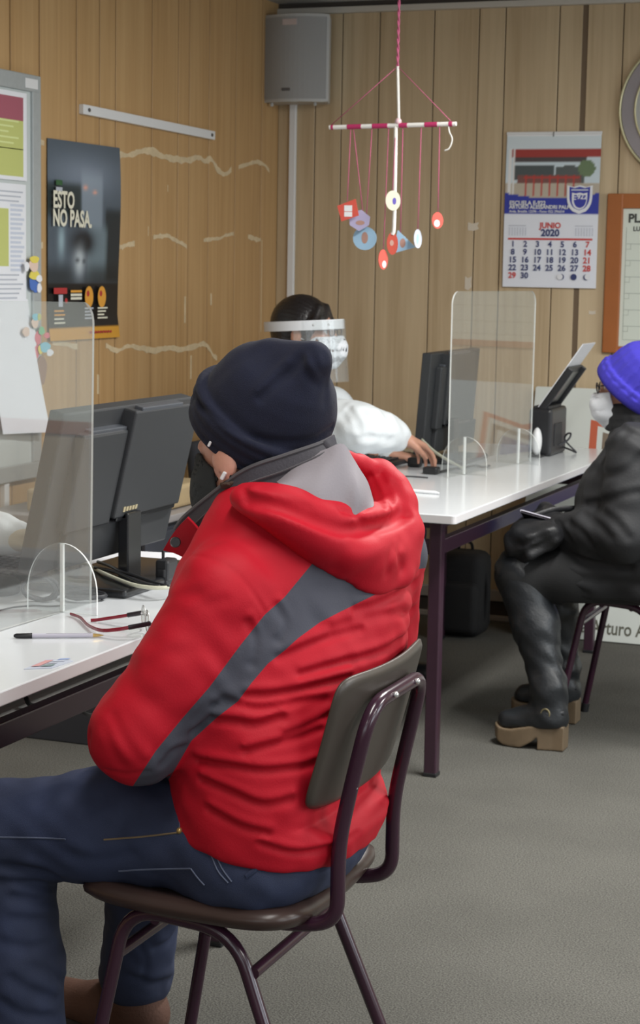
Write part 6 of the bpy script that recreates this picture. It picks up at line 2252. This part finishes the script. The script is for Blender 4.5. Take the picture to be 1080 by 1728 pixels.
# ================================================================== WOMAN IN BLACK WITH THE PURPLE HAT
M_skin2 = skin_mat('skin_woman', (196, 146, 124))
M_blk_jkt = mat('black_padded_coat', (29, 30, 33), rough=0.72, bump=(180, 0.15), var=(25, 0.10))
M_blk_trs = mat('black_trousers', (25, 26, 28), rough=0.75, bump=(300, 0.15))
M_leather = mat('black_leather', (31, 34, 38), rough=0.42, bump=(120, 0.22), var=(18, 0.10), spec=0.55)
M_wood_sole = mat('wooden_platform_sole', (108, 92, 72), rough=0.6, var=(24, 0.10))
M_purple = mat('violet_blue_knit', (50, 43, 152), rough=0.95, bump=(520, 0.35), var=(40, 0.10))
M_maskw = mat('white_face_mask', (228, 232, 238), rough=0.8, bump=(240, 0.15))
M_glassf = mat('dark_glasses_frame', (34, 30, 38), rough=0.3)
M_phone = mat('phone_dark_screen', (44, 40, 46), rough=0.2)

wH = np.array([-1.156, 5.475, 1.078])
wHR = frame((-0.985, -0.06, -0.16), (0.02, 0, 1))
wNK = np.array([-1.125, 5.490, 0.945])
wLs, wRs = np.array([-1.110, 5.300, 0.895]), np.array([-1.085, 5.680, 0.895])
wLe, wRe = np.array([-1.115, 5.255, 0.660]), np.array([-1.13, 5.710, 0.660])
wLw, wRw = np.array([-1.310, 5.350, 0.645]), np.array([-1.335, 5.560, 0.640])
wLh, wRh = np.array([-1.06, 5.400, 0.520]), np.array([-1.06, 5.590, 0.520])
wLk, wRk = np.array([-1.447, 5.340, 0.505]), np.array([-1.445, 5.610, 0.505])
wLa, wRa = np.array([-1.338, 5.295, 0.140]), np.array([-1.385, 5.640, 0.140])


def leg_fold_list(base, segs):
    F = []
    for pts, dep, wid in segs:
        F.append((hit(base, spline([np.array(p, float) for p in pts], 4), t0=3.0), dep, wid))
        F.append((hit(base, spline([np.array((x, y - 6), float) for x, y in pts], 4), t0=3.0), -dep * 0.6, wid * 1.2))
    return F


whu = np.array([0.80, -0.16, 1.0]); whu /= np.linalg.norm(whu)
whR = axis_frame((-0.96, -0.05, 0.0), whu).astype(np.float32)
whc = ony(1073, 651, 5.475).astype(np.float32)


def knit0(P):
    q = (P - whc) @ whR
    t = q[:, 2]
    ra = np.interp(t, [-0.07, -0.02, 0.02, 0.060, 0.090, 0.115, 0.135], [0.102, 0.110, 0.112, 0.106, 0.095, 0.074, 0.040])
    k0 = np.sqrt((q[:, 0] / ra) ** 2 + (q[:, 1] / (ra * 0.95)) ** 2) + 1e-6
    d = (k0 - 1) * np.sqrt(q[:, 0] ** 2 + q[:, 1] ** 2 + 1e-8) / k0
    d = np.where(k0 < 0.35, -0.03, d)
    d = smax(d, np.maximum(t - 0.124, -0.036 - t), 0.03)
    ph = np.arctan2(q[:, 1], q[:, 0])
    d = d + 0.0060 * np.abs(np.sin(ph * 10)) * np.clip((0.125 - t) / 0.06, 0, 1) * (t > 0.0) - 0.001
    c = np.maximum(np.abs(t + 0.040) - 0.036, np.abs(d + 0.001) - 0.009)
    cuff = smax(np.abs(d - 0.006) - 0.007, np.abs(t + 0.009) - 0.028, 0.010) + 0.0012 * np.abs(np.sin(ph * 26))
    return smin(d, cuff, 0.004)



def woman_body(P):
    d = head_sdf(P, wH, wHR, 0.98, neck_to=wNK, neck_r=0.050)
    inside = ((P - whc) @ whR)[:, 2] > -0.015          # head kept under the hat
    d = np.where(inside, np.maximum(d, knit0(P) + 0.010), d)
    d = smin(d, chain(P, [wNK, (-1.10, 5.49, 0.82), (-1.07, 5.495, 0.66), (-1.06, 5.495, 0.54)], [0.06, 0.10, 0.105, 0.11]), 0.04)
    for (s_, e_, w_) in ((wLs, wLe, wLw), (wRs, wRe, wRw)):
        d = smin(d, chain(P, [s_, e_, w_], [0.048, 0.040, 0.026]), 0.03)
    for (h_, k_, a_) in ((wLh, wLk, wLa), (wRh, wRk, wRa)):
        d = smin(d, chain(P, [h_, k_, a_], [0.072, 0.050, 0.034]), 0.03)
        d = smin(d, rc(P, a_ + np.array([0.02, 0, -0.04]), a_ + np.array([-0.11, 0, -0.065]), 0.026, 0.020), 0.02)
    d = smin(d, hand_sdf(P, wLw, (-0.96, 0.12, 0.04), (0.05, 0.95, -0.25), -1, curl=0.75, s=0.92), 0.012)
    d = smin(d, hand_sdf(P, wRw, (-0.92, -0.30, -0.05), (0.0, -0.6, -0.8), 1, curl=0.7, s=0.92), 0.012)
    return d


woman = sculpt('person', woman_body, (-1.62, 5.10, 0.02), (-0.86, 5.86, 1.24), 0.0055, M_skin2)
tag(woman, 'seated person in a violet blue knit hat, black coat and white mask holding a phone', 'person')
eyes(wH, wHR, 0.98, woman)


def coat0(P):
    d = loft(P, [(0.455, -1.045, 5.495, 0.215, 0.17, 0.155, 180), (0.56, -1.055, 5.495, 0.225, 0.235, 0.17, 180), (0.68, -1.07, 5.495, 0.230, 0.250, 0.175, 180),
                 (0.80, -1.085, 5.492, 0.225, 0.212, 0.165, 180), (0.88, -1.09, 5.49, 0.200, 0.150, 0.145, 180), (0.94, -1.105, 5.488, 0.13, 0.115, 0.115, 180), (0.975, -1.125, 5.487, 0.085, 0.095, 0.09, 180)], 0.03, 2.3)
    for (s_, e_, w_) in ((wLs, wLe, wLw), (wRs, wRe, wRw)):
        k = chain(P, [s_, (s_ + e_) / 2, e_], [0.085, 0.080, 0.076], 0.02)
        k = smin(k, chain(P, [e_, e_ * 0.45 + w_ * 0.55, w_ + np.array([0.01, 0, 0])], [0.076, 0.072, 0.058], 0.02), 0.03)
        d = smin(d, k, 0.03)
    # skirt of the coat spreading over the thighs
    for (h_, k_) in ((wLh, wLk), (wRh, wRk)):
        d = smin(d, chain(P, [h_ + np.array([0, 0, 0.0]), h_ * 0.45 + k_ * 0.55 + np.array([0, 0, 0.0])], [0.105, 0.094], 0.03), 0.04)
    return d


CF_ = leg_fold_list(coat0, [
    (((1000, 790), (1030, 800), (1060, 790), (1080, 770)), 0.010, 0.016), (((990, 850), (1020, 845), (1050, 835), (1078, 830)), 0.011, 0.014),
    (((960, 880), (985, 900), (1000, 920)), 0.009, 0.013), (((985, 865), (1010, 885), (1030, 905)), 0.009, 0.014), (((1015, 860), (1040, 880), (1060, 905)), 0.009, 0.014),
    (((940, 880), (955, 900), (965, 918)), 0.007, 0.011), (((1010, 760), (1035, 750), (1055, 730)), 0.008, 0.015),
    (((930, 960), (980, 975), (1030, 980), (1078, 985)), 0.008, 0.014), (((960, 935), (1010, 950), (1060, 955)), 0.008, 0.014), (((900, 960), (940, 985), (990, 1000)), 0.006, 0.012),
    (((1040, 700), (1050, 720), (1075, 735)), 0.008, 0.012)])


def coat(P):
    d = coat0(P)
    d = smax(d, 0.455 - P[:, 2] + 0.0, 0.012)
    d = d + cloth_noise(P, 0.0022, 26.0)
    return offset_creases(P, d, CF_)


ct_ = sculpt('coat', coat, (-1.52, 5.08, 0.42), (-0.84, 5.88, 1.02), 0.0055, M_blk_jkt, woman)
ct_['label'] = 'black padded winter coat'


# turned-up coat collar
def coat_collar(P):
    d = None
    for k in range(24):
        a0, a1 = 2 * math.pi * k / 24, 2 * math.pi * (k + 1) / 24

        def pt(a, up):
            fwd = math.cos(a)
            return np.array([-1.135 - 0.092 * fwd - 0.010 * up, 5.488 - 0.082 * math.sin(a), 0.962 - 0.010 * fwd + 0.048 * up])
        for up in (0.0, 0.5, 1.0):
            e = rc(P, pt(a0, up), pt(a1, up), 0.016, 0.016)
            d = e if d is None else smin(d, e, 0.008)
    return d


cl_ = sculpt('coat_collar', coat_collar, (-1.28, 5.36, 0.90), (-1.0, 5.62, 1.05), 0.005, M_blk_jkt, woman)


def trousers(P):
    d = None
    for (h_, k_, a_) in ((wLh, wLk, wLa), (wRh, wRk, wRa)):
        e = chain(P, [h_, h_ * 0.4 + k_ * 0.6, k_, k_ * 0.75 + a_ * 0.25], [0.092, 0.086, 0.072, 0.060], 0.03)
        d = e if d is None else smin(d, e, 0.03)
    d = smin(d, ell(P, (-1.05, 5.495, 0.52), (0.11, 0.19, 0.085)), 0.04)
    return smax(d, 0.436 - P[:, 2] + 0.9 * np.maximum(0, -(P[:, 0] + 1.30)) * -1.0, 0.01)


tr_ = sculpt('trousers', trousers, (-1.56, 5.2, 0.25), (-0.92, 5.80, 0.66), 0.0055, M_blk_trs, woman)


def boot_shaft_fn(k_, a_):
    k_ = np.array(k_); a_ = np.array(a_)

    def fn(P):
        d = chain(P, [k_ + np.array([0.000, 0, 0.010]), k_ * 0.6 + a_ * 0.4 + np.array([0.012, 0, 0]), a_ + np.array([0.0, 0, 0.04]), a_ + np.array([0.012, 0, -0.045])], [0.079, 0.066, 0.050, 0.046], 0.03)
        d = smin(d, rc(P, a_ + np.array([0.0, 0, -0.045]), a_ + np.array([-0.115, 0.0, -0.070]), 0.046, 0.037), 0.04)
        d = smax(d, P[:, 2] - (k_[2] + 0.075), 0.012)
        low = 0.055 + 0.10 * np.clip(P[:, 0] - (a_[0] - 0.10), 0, 0.14)
        d = smax(d, low - P[:, 2], 0.006)
        z = P[:, 2]
        d = d + 0.0022 * np.sin(z * 90 + 3 * np.sin(P[:, 1] * 30 + z * 14)) * np.exp(-((z - 0.22) / 0.09) ** 2) + cloth_noise(P, 0.0014, 40)
        return d
    return fn


def clog_sole(name, a_, parent):
    """Wooden platform with block heel, cut from a profile and rounded in plan."""
    ax, ay = a_[0], a_[1]
    x0, x1 = ax + 0.056, ax - 0.160

    def fn(P):
        s_ = (x0 - P[:, 0]) / (x0 - x1)          # 0 heel .. 1 toe
        top = 0.076 - 0.022 * np.clip((s_ - 0.35) / 0.4, 0, 1) + 0.012 * np.clip((s_ - 0.8) / 0.2, 0, 1) ** 2
        bot = np.where(s_ < 0.36, 0.0005, 0.036 - 0.034 * np.clip((s_ - 0.38) / 0.22, 0, 1) ** 0.7) + 0.028 * np.clip((s_ - 0.78) / 0.22, 0, 1) ** 2
        half = 0.034 + 0.012 * np.sin(np.pi * np.clip((s_ - 0.15) / 0.8, 0, 1))
        d = np.maximum(np.abs(P[:, 1] - ay) - half, np.maximum(-s_, s_ - 1) * 0.216)
        c = np.array([x1 + 0.045, ay]); r_ = np.hypot(P[:, 0] - c[0], P[:, 1] - c[1]) - 0.045
        d = np.where(P[:, 0] < c[0], np.maximum(d, r_), d)
        return smax(smax(d, P[:, 2] - top, 0.003), bot - P[:, 2], 0.003)
    return sculpt(name, fn, (ax - 0.20, ay - 0.07, -0.005), (ax + 0.08, ay + 0.07, 0.11), 0.0036, M_wood_sole, parent, relax=1)


M_ring = mat('antique_brass_buckle', (150, 140, 110), rough=0.35, metal=0.7)
for k_, a_ in ((wLk, wLa), (wRk, wRa)):
    lo = np.minimum(k_, a_) - np.array([0.17, 0.11, 0.14]); hi = np.maximum(k_, a_) + np.array([0.12, 0.11, 0.12])
    lo[2] = max(lo[2], 0.02)
    b_ = sculpt('knee_boot', boot_shaft_fn(k_, a_), lo, hi, 0.0048, M_leather, woman)
    clog_sole('wooden_sole', a_, b_)
    bm = BM()
    cB = np.array([a_[0] + 0.004, a_[1] - 0.049, 0.112])
    tube(bm, [cB + np.array([0.013 * math.cos(q), -0.002, 0.017 * math.sin(q)]) for q in np.linspace(0, 2 * math.pi, 22, endpoint=False)], 0.0026, 6, closed=True)
    obj('buckle_ring', bm, M_ring, b_, smooth=True)
    bm = BM(); tube(bm, spline([cB + np.array(p) for p in ((0.05, 0.018, 0.004), (0.014, -0.001, 0.0), (-0.014, -0.001, 0.0), (-0.05, 0.014, -0.002))], 5), 0.0058, 8, flat=(1.0, 0.35)); obj('ankle_strap', bm, M_leather, b_, smooth=True)

# ribbed hat
kn = sculpt('knit_hat', knit0, whc - 0.17, whc + 0.17, 0.0042, M_purple, woman)
kn['label'] = 'violet blue ribbed knit hat with turned-up cuff'

# folded white mask, ear loop, glasses
wm_ = sculpt('face_mask', mask_fn(wH, wHR, 0.98, grow=0.010, back=0.060, topz=-0.012, point=0.010, pleat=0.0007), wH - 0.19, wH + 0.19, 0.0026, M_maskw, woman)
for sg in (1, -1):
    pts = [wH + wHR @ np.array(p) * 0.98 for p in ((0.040, 0.060 * sg, -0.075), (0.015, 0.074 * sg, -0.055), (-0.012, 0.084 * sg, -0.040))]
    bm = BM(); tube(bm, spline(pts, 6), 0.0020, 6); obj('ear_loop', bm, M_maskw, wm_, smooth=True)


def spectacles(c, R, s, parent, m, lens_m):
    bm = BM()
    at_ = lambda x, y, z: np.asarray(c) + np.asarray(R) @ np.array([x, y, z]) * s
    for sg in (1, -1):
        ring = [at_(0.108 - 0.10 * (abs(0.033 + 0.023 * math.cos(q)) - 0.01) ** 1.0 * 0.35, sg * (0.033 + 0.023 * math.cos(q)), 0.002 + 0.016 * math.sin(q)) for q in np.linspace(0, 2 * math.pi, 26, endpoint=False)]
        tube(bm, ring, 0.0018, 6, closed=True)
        tube(bm, [at_(0.103, sg * 0.056, 0.008), at_(0.092, sg * 0.070, 0.008), at_(0.0, sg * 0.084, 0.012)], 0.0019, 6)
    tube(bm, spline([at_(0.108, 0.010, 0.006), at_(0.114, 0.0, 0.009), at_(0.108, -0.010, 0.006)], 5), 0.0017, 6)
    g = obj('glasses', bm, m, parent, smooth=True)
    for sg in (1, -1):
        ring = [at_(0.1075 - 0.035 * (abs(0.033 + 0.022 * math.cos(q)) - 0.01), sg * (0.033 + 0.022 * math.cos(q)), 0.002 + 0.015 * math.sin(q)) for q in np.linspace(0, 2 * math.pi, 20, endpoint=False)]
        b2 = BM(); b2.faces.new([b2.verts.new(p) for p in ring]); bmesh.ops.solidify(b2, geom=b2.faces[:], thickness=0.001)
        obj('lens', b2, lens_m, g)
    return g


spectacles(wH, wHR, 0.98, woman, M_glassf, M_lens)
M_wh = mat('dark_brown_hair', (52, 40, 36), rough=0.7, bump=(240, 0.5))
_wl = lambda P: (P - wH.astype(np.float32)) @ wHR.astype(np.float32)
sculpt('hair', lambda P: smax(np.abs(head_sdf(P, wH, wHR, 0.98) - 0.002) - 0.004, smax(_wl(P)[:, 0] + 0.010, _wl(P)[:, 2] + 0.045, 0.01), 0.006), wH - 0.14, wH + 0.14, 0.0046, M_wh, woman)

# phone in her hand
pc = ony(914, 877, 5.375)
ph_ = empty('mobile_phone', 'dark mobile phone with a pale edge held by the person in black', 'phone', tuple(pc))
Rp_ = Matrix.Rotation(math.radians(-28), 3, 'X') @ Matrix.Rotation(math.radians(12), 3, 'Y')
bm = BM(); box(bm, pc, (0.125, 0.066, 0.009), rot=Rp_, bevel=0.003); rest(obj('body', bm, mat('pale_phone_edge', (210, 208, 222), rough=0.3)), ph_)
bm = BM(); box(bm, pc + np.array(Rp_ @ Vector((0, 0, -0.0048))), (0.119, 0.061, 0.002), rot=Rp_, bevel=0.001)
box(bm, pc + np.array(Rp_ @ Vector((0, -0.0320, -0.001))), (0.119, 0.003, 0.005), rot=Rp_, bevel=0.001); rest(obj('case', bm, M_phone), ph_)

# black bag resting on her knees
def lapbag0(P):
    d = ell(P, (-1.405, 5.44, 0.628), (0.095, 0.20, 0.052))
    d = smin(d, rc(P, (-1.455, 5.30, 0.600), (-1.34, 5.28, 0.640), 0.036, 0.034), 0.04)
    d = smin(d, rc(P, (-1.455, 5.32, 0.570), (-1.40, 5.25, 0.585), 0.028, 0.018), 0.03)
    d = smin(d, rc(P, (-1.34, 5.36, 0.665), (-1.42, 5.50, 0.675), 0.028, 0.030), 0.03)
    return d


LB = leg_fold_list(lapbag0, [(((860, 945), (890, 930), (920, 915), (940, 905)), 0.008, 0.010), (((862, 962), (895, 950), (930, 935)), 0.008, 0.010), (((880, 918), (905, 910), (935, 898)), 0.006, 0.010)])
lb_ = sculpt('shoulder_bag', lambda P: offset_creases(P, lapbag0(P) + cloth_noise(P, 0.003, 34), LB), (-1.60, 5.16, 0.50), (-1.28, 5.70, 0.75), 0.0048, mat('black_soft_leather', (26, 27, 30), rough=0.5, bump=(150, 0.3)))
tag(lb_, 'crumpled black bag resting on the lap of the person in black', 'bag')
bm = BM(); tube(bm, spline([(-1.42, 5.36, 0.68), (-1.36, 5.40, 0.70), (-1.30, 5.46, 0.70), (-1.30, 5.56, 0.69)], 6), 0.009, 8, flat=(1.0, 0.4)); obj('strap', bm, MATS['black_soft_leather'], lb_, smooth=True)

# ================================================================== DESK ATTENDANTS IN WHITE GOWNS
M_gown = mat('white_gown_cloth', (222, 228, 232), rough=0.85, bump=(200, 0.15))
M_bhair = mat('glossy_black_hair', (24, 20, 22), rough=0.32, spec=0.6)
_n = M_bhair.node_tree
_t = _n.nodes.new('ShaderNodeTexCoord'); _mp = _n.nodes.new('ShaderNodeMapping'); _mp.inputs['Scale'].default_value = (60, 160, 60)
_w = _n.nodes.new('ShaderNodeTexNoise'); _w.inputs['Scale'].default_value = 3.0
_b = _n.nodes.new('ShaderNodeBump'); _b.inputs['Strength'].default_value = 0.35; _b.inputs['Distance'].default_value = 0.004
_n.links.new(_t.outputs['Object'], _mp.inputs['Vector']); _n.links.new(_mp.outputs['Vector'], _w.inputs['Vector']); _n.links.new(_w.outputs['Fac'], _b.inputs['Height']); _n.links.new(_b.outputs['Normal'], _n.nodes['Principled BSDF'].inputs['Normal'])
M_navy = mat('navy_scrubs', (36, 40, 66), rough=0.8)
M_visor = clear_mat('visor_sheet', ior=1.35, tint=(0.96, 0.97, 0.97, 1), haze=0.07)
M_band = mat('white_foam_band', (224, 226, 230), rough=0.5)
M_glove = mat('cream_latex_glove', (206, 196, 176), rough=0.45)


def attendant(label, H, HR, NK, Ls, Rs, Le, Re, Lw, Rw, hands, shield=True, pelvis=None, skin=None, gloves=False, folds=()):
    B = np.array(pelvis)
    kx = B + np.array([0.40, 0, 0.0])

    def body(P):
        d = head_sdf(P, H, HR, 0.97, neck_to=NK, neck_r=0.050)
        d = smin(d, chain(P, [NK, NK * 0.6 + B * 0.4, B + np.array([0, 0, 0.05])], [0.06, 0.10, 0.105]), 0.04)
        for (s_, e_, w_) in ((Ls, Le, Lw), (Rs, Re, Rw)):
            d = smin(d, chain(P, [s_, e_, w_], [0.046, 0.038, 0.025]), 0.03)
        for sg in (1, -1):
            d = smin(d, chain(P, [B + np.array([0.0, 0.09 * sg, 0]), B + np.array([0.40, 0.10 * sg, 0.0]), B + np.array([0.34, 0.10 * sg, -0.42])], [0.08, 0.052, 0.036]), 0.03)
            d = smin(d, rc(P, B + np.array([0.33, 0.10 * sg, -0.475]), B + np.array([0.46, 0.10 * sg, -0.49]), 0.030, 0.024), 0.02)
        for (w_, f_, n_, sd, cu) in hands:
            d = smin(d, hand_sdf(P, w_, f_, n_, sd, curl=cu, s=0.95), 0.012)
        return d
    lo = np.min([H - 0.16, B - np.array([0.2, 0.3, 0.53]), Lw - 0.2, Rw - 0.2, Ls - 0.1, Rs - 0.1], 0)
    hi = np.max([H + 0.16, B + np.array([0.55, 0.3, 0.2]), Lw + 0.22, Rw + 0.22, Ls + 0.1, Rs + 0.1], 0)
    lo[2] = max(lo[2], 0.0)
    who = sculpt('person', body, lo, hi, 0.006, skin or M_skin2)
    tag(who, label, 'person')
    eyes(H, HR, 0.97, who)

    def gown0(P):
        c = NK * 0.5 + B * 0.5
        d = loft(P, [(B[2] - 0.05, B[0], B[1], 0.20, 0.15, 0.14, 0), (B[2] + 0.12, B[0] * 0.8 + NK[0] * 0.2, B[1] * 0.8 + NK[1] * 0.2, 0.19, 0.14, 0.13, 0), (c[2] + 0.06, c[0], c[1], 0.20, 0.14, 0.13, 0),
                     (NK[2] - 0.09, NK[0] - 0.01, NK[1], 0.19, 0.11, 0.12, 0), (NK[2] - 0.02, NK[0], NK[1], 0.12, 0.09, 0.09, 0), (NK[2] + 0.02, NK[0], NK[1], 0.075, 0.07, 0.07, 0)], 0.03, 2.3)
        for (s_, e_, w_) in ((Ls, Le, Lw), (Rs, Re, Rw)):
            k = chain(P, [s_, (s_ + e_) / 2, e_], [0.078, 0.074, 0.076], 0.02)
            k = smin(k, chain(P, [e_, e_ * 0.5 + w_ * 0.5, e_ * 0.15 + w_ * 0.85], [0.072, 0.064, 0.050], 0.02), 0.03)
            k = smin(k, rc(P, e_ * 0.12 + w_ * 0.88, w_, 0.040, 0.034), 0.012)
            d = smin(d, k, 0.025)
        for sg in (1, -1):
            d = smin(d, rc(P, B + np.array([0.0, 0.09 * sg, 0.0]), B + np.array([0.36, 0.10 * sg, 0.0]), 0.10, 0.085), 0.04)
        return d
    FL = []
    for pts, dep, wid in folds:
        FL.append((hit(gown0, spline([np.array(p, float) for p in pts], 4), t0=2.0), dep, wid))
        FL.append((hit(gown0, spline([np.array((x, y - 6), float) for x, y in pts], 4), t0=2.0), -dep * 0.6, wid * 1.2))
    gw = sculpt('gown', lambda P: offset_creases(P, gown0(P) + cloth_noise(P, 0.0035, 30), FL), lo - np.array([0.05, 0.05, 0]), hi + 0.05, 0.0062, M_gown, who)
    gw['label'] = 'white protective gown'
    if gloves:
        for (w_, f_, n_, sd, cu) in hands:
            sculpt('glove', lambda P: hand_sdf(P, w_, f_, n_, sd, curl=cu, s=0.95) - 0.0025, np.array(w_) - 0.24, np.array(w_) + 0.24, 0.0045, M_glove, who)
    tro = sculpt('trousers', lambda P: np.minimum(*[chain(P, [B + np.array([0.2, 0.10 * sg, 0]), B + np.array([0.40, 0.10 * sg, 0.0]), B + np.array([0.34, 0.10 * sg, -0.40])], [0.082, 0.070, 0.062], 0.03) for sg in (1, -1)]), B + np.array([0.1, -0.25, -0.5]), B + np.array([0.55, 0.25, 0.12]), 0.007, M_navy, who)
    for sg in (1, -1):
        A = B + np.array([0.34, 0.10 * sg, 0]); A[2] = 0
        sculpt('shoe', boot_fn(A, (1, 0, 0), 0.15), A + np.array([-0.10, -0.09, 0.0]), A + np.array([0.24, 0.09, 0.15]), 0.0055, M_black, who)
    # hair: full bob with a bun-free back
    hr = HR.astype(np.float32)

    def hairf(P):
        q = ((P - H.astype(np.float32)) @ hr) / 0.97
        d = ell(q, (-0.022, 0, 0.034), (0.108, 0.092, 0.100))
        d = smin(d, ell(q, (-0.045, 0, -0.05), (0.075, 0.088, 0.11)), 0.04)
        face = ell(q, (0.120, 0, -0.068), (0.120, 0.085, 0.112))
        d = smax(d, -face, 0.012)
        for sg in (1, -1):
            d = smin(d, chain(q, [(0.062, 0.030 * sg, 0.085), (0.058, 0.078 * sg, 0.035), (0.030, 0.088 * sg, -0.040)], [0.014, 0.013, 0.009], 0.01), 0.012)
        ph = np.arctan2(q[:, 1], q[:, 2] - 0.02)
        return (d + 0.0012 * np.sin(ph * 40 + 5 * q[:, 0] * 20)) * 0.97
    ha = sculpt('hair', hairf, H - 0.20, H + 0.18, 0.0045, M_bhair, who)
    mk_ = sculpt('face_mask', mask_fn(H, HR, 0.97, grow=0.010, back=0.022, topz=-0.012, point=0.014, pleat=0.0007), H - 0.19, H + 0.19, 0.0042, M_maskw, who)
    for sg in (1, -1):
        pts = [H + HR @ np.array(p) * 0.97 for p in ((0.040, 0.064 * sg, -0.030), (0.012, 0.080 * sg, -0.018), (-0.020, 0.086 * sg, -0.008))]
        bm = BM(); tube(bm, spline(pts, 6), 0.0020, 6); obj('ear_loop', bm, M_maskw, mk_, smooth=True)
    spectacles(H, HR, 0.97, who, M_glassf, M_lens)
    if shield:
        at_ = lambda x, y, z: H + HR @ np.array([x, y, z])
        G, V_ = [], []
        for k in range(41):
            a = 2 * math.pi * k / 40
            rx = 0.128 if math.cos(a) > 0 else 0.138
            G.append([tuple(at_(-0.005 + rx * math.cos(a), 0.098 * math.sin(a), 0.026 + dz)) for dz in (-0.016, -0.005, 0.006, 0.016)])
        bd = sheet('shield_band', G, M_band, who, thick=0.006)
        for a in (-0.62, -1.05):
            p = at_(-0.005 + 0.133 * math.cos(a), 0.102 * math.sin(a), 0.026)
            bm = BM(); bmesh.ops.create_uvsphere(bm, u_segments=10, v_segments=8, radius=0.0042); bmesh.ops.transform(bm, matrix=Matrix.Translation(p), verts=bm.verts[:])
            obj('band_stud', bm, M_rivet, bd, smooth=True)
        for k in range(27):
            a = math.radians(-92 + 184 * k / 26)
            V_.append([tuple(at_(0.000 + (0.133 + 0.006 * t) * math.cos(a), 0.103 * math.sin(a), 0.040 - 0.205 * t)) for t in np.linspace(0, 1, 8)])
        vs = sheet('clear_visor', V_, M_visor, who, thick=0.0010)
        vs['label'] = 'clear face shield visor'
    return who


aH = ony(518, 562, 5.82); aH = np.array([aH[0], 5.82, aH[2]])
aHR = frame((0.985, -0.02, 0.06), (0, 0, 1))
attendant('seated person in a face shield and white gown typing behind the far desk', aH, aHR, np.array([aH[0] - 0.03, 5.83, aH[2] - 0.185]),
          np.array([aH[0] + 0.02, 6.02, aH[2] - 0.265]), ony(546, 706, 5.66),
          ony(590, 752, 6.14), ony(612, 722, 5.62), ony(655, 767, 5.98), ony(676, 738, 5.74),
          [(ony(655, 767, 5.98), (0.92, 0.25, -0.10), (0, 0, -1), -1, 0.45), (ony(676, 738, 5.74), (0.55, 0.75, -0.40), (0.2, 0, -1), 1, 0.5)],
          True, (aH[0] - 0.08, 5.83, 0.52), None, False,
          [(((590, 690), (600, 705), (605, 725)), 0.010, 0.014), (((615, 695), (625, 712), (622, 735)), 0.009, 0.014), (((640, 700), (648, 715), (650, 735)), 0.009, 0.013), (((580, 700), (590, 720), (592, 745)), 0.008, 0.013), (((660, 705), (664, 718), (662, 735)), 0.006, 0.010), (((595, 740), (630, 738), (660, 742)), 0.007, 0.012)])
o_chair_loc = (aH[0] - 0.08, 5.83, 0)

# second attendant, mostly beyond the left edge of the near desk
bH = np.array([-2.52, 3.05, 1.20])
bHR = frame((0.97, 0.10, -0.12), (0, 0, 1))
bLw, bRw = np.array([-2.035, 3.43, 0.822]), np.array([-2.10, 2.96, 0.80])
attendant('person in white gown at the near desk, only one sleeve showing at the left edge', bH, bHR, np.array([-2.55, 3.05, 1.015]),
          np.array([-2.52, 3.24, 0.965]), np.array([-2.52, 2.87, 0.965]), np.array([-2.34, 3.42, 0.845]), np.array([-2.40, 2.80, 0.82]), bLw, bRw,
          [(bLw, (0.95, -0.15, -0.12), (0, 0.2, -1), -1, 0.5), (bRw, (0.9, 0.3, -0.15), (0, 0, -1), 1, 0.5)], False, (-2.60, 3.05, 0.52), None, True)


def office_chair(label, loc):
    t = empty('office_chair', label, 'chair', loc, 0)
    M_oc = MATS.get('black_chair_fabric') or mat('black_chair_fabric', (36, 37, 42), rough=0.85, bump=(400, 0.3))
    bm = BM(); box(bm, (0, 0, 0.42), (0.44, 0.46, 0.07), bevel=0.03, seg=4); obj('seat', bm, M_oc, t, smooth=True)
    bm = BM(); box(bm, (-0.235, 0, 0.66), (0.05, 0.42, 0.32), rot=Matrix.Rotation(-0.12, 3, 'Y'), bevel=0.022, seg=4); obj('backrest', bm, M_oc, t, smooth=True)
    bm = BM(); tube(bm, round_path([(-0.05, 0, 0.385), (-0.30, 0, 0.39), (-0.285, 0, 0.60)], [0, 0.05, 0], 6), 0.016, 10); obj('back_bracket', bm, M_black, t, smooth=True)
    bm = BM(); tube(bm, [(0, 0, 0.39), (0, 0, 0.09)], 0.024, 12); obj('gas_lift', bm, M_black, t, smooth=True)
    for k in range(5):
        a = 2 * math.pi * k / 5 + 0.3
        bm = BM(); tube(bm, [(0, 0, 0.10), (0.26 * math.cos(a), 0.26 * math.sin(a), 0.065)], [0.022, 0.014], 8); lg = obj('leg', bm, M_black, t, smooth=True)
        bm = BM(); r = bmesh.ops.create_cone(bm, cap_ends=True, segments=16, radius1=0.026, radius2=0.026, depth=0.04)
        bmesh.ops.transform(bm, matrix=Matrix.Translation((0.265 * math.cos(a), 0.265 * math.sin(a), 0.027)) @ Matrix.Rotation(a, 4, 'Z') @ Matrix.Rotation(math.pi / 2, 4, 'X'), verts=r['verts'])
        obj('caster', bm, M_black, lg, smooth=True)
    return t


office_chair('black office chair under the person in the face shield', o_chair_loc)
office_chair('black office chair behind the near desk at the left edge', (-2.60, 3.05, 0))


# repeats of one kind carry a common group
GROUPS = {'school_chair': 'brown school chairs for visitors', 'office_chair': 'black office chairs behind the desks', 'office_desk': 'white topped desks in a row',
          'computer_monitor': 'monitors on the desks', 'keyboard': 'keyboards on the desks', 'tape_scrap': 'scraps of white tape on the back wall',
          'cable_duct': 'white cable ducts on the walls', 'cable_coil': 'dark cable coils on the near desk', 'power_cable': 'black leads on and under the desks', 'person': 'people seated at the desks'}
for o in list(sc.objects):
    b = o.name.split('.')[0]
    if o.parent is None and b in GROUPS and o.get('category'):
        o['group'] = GROUPS[b]
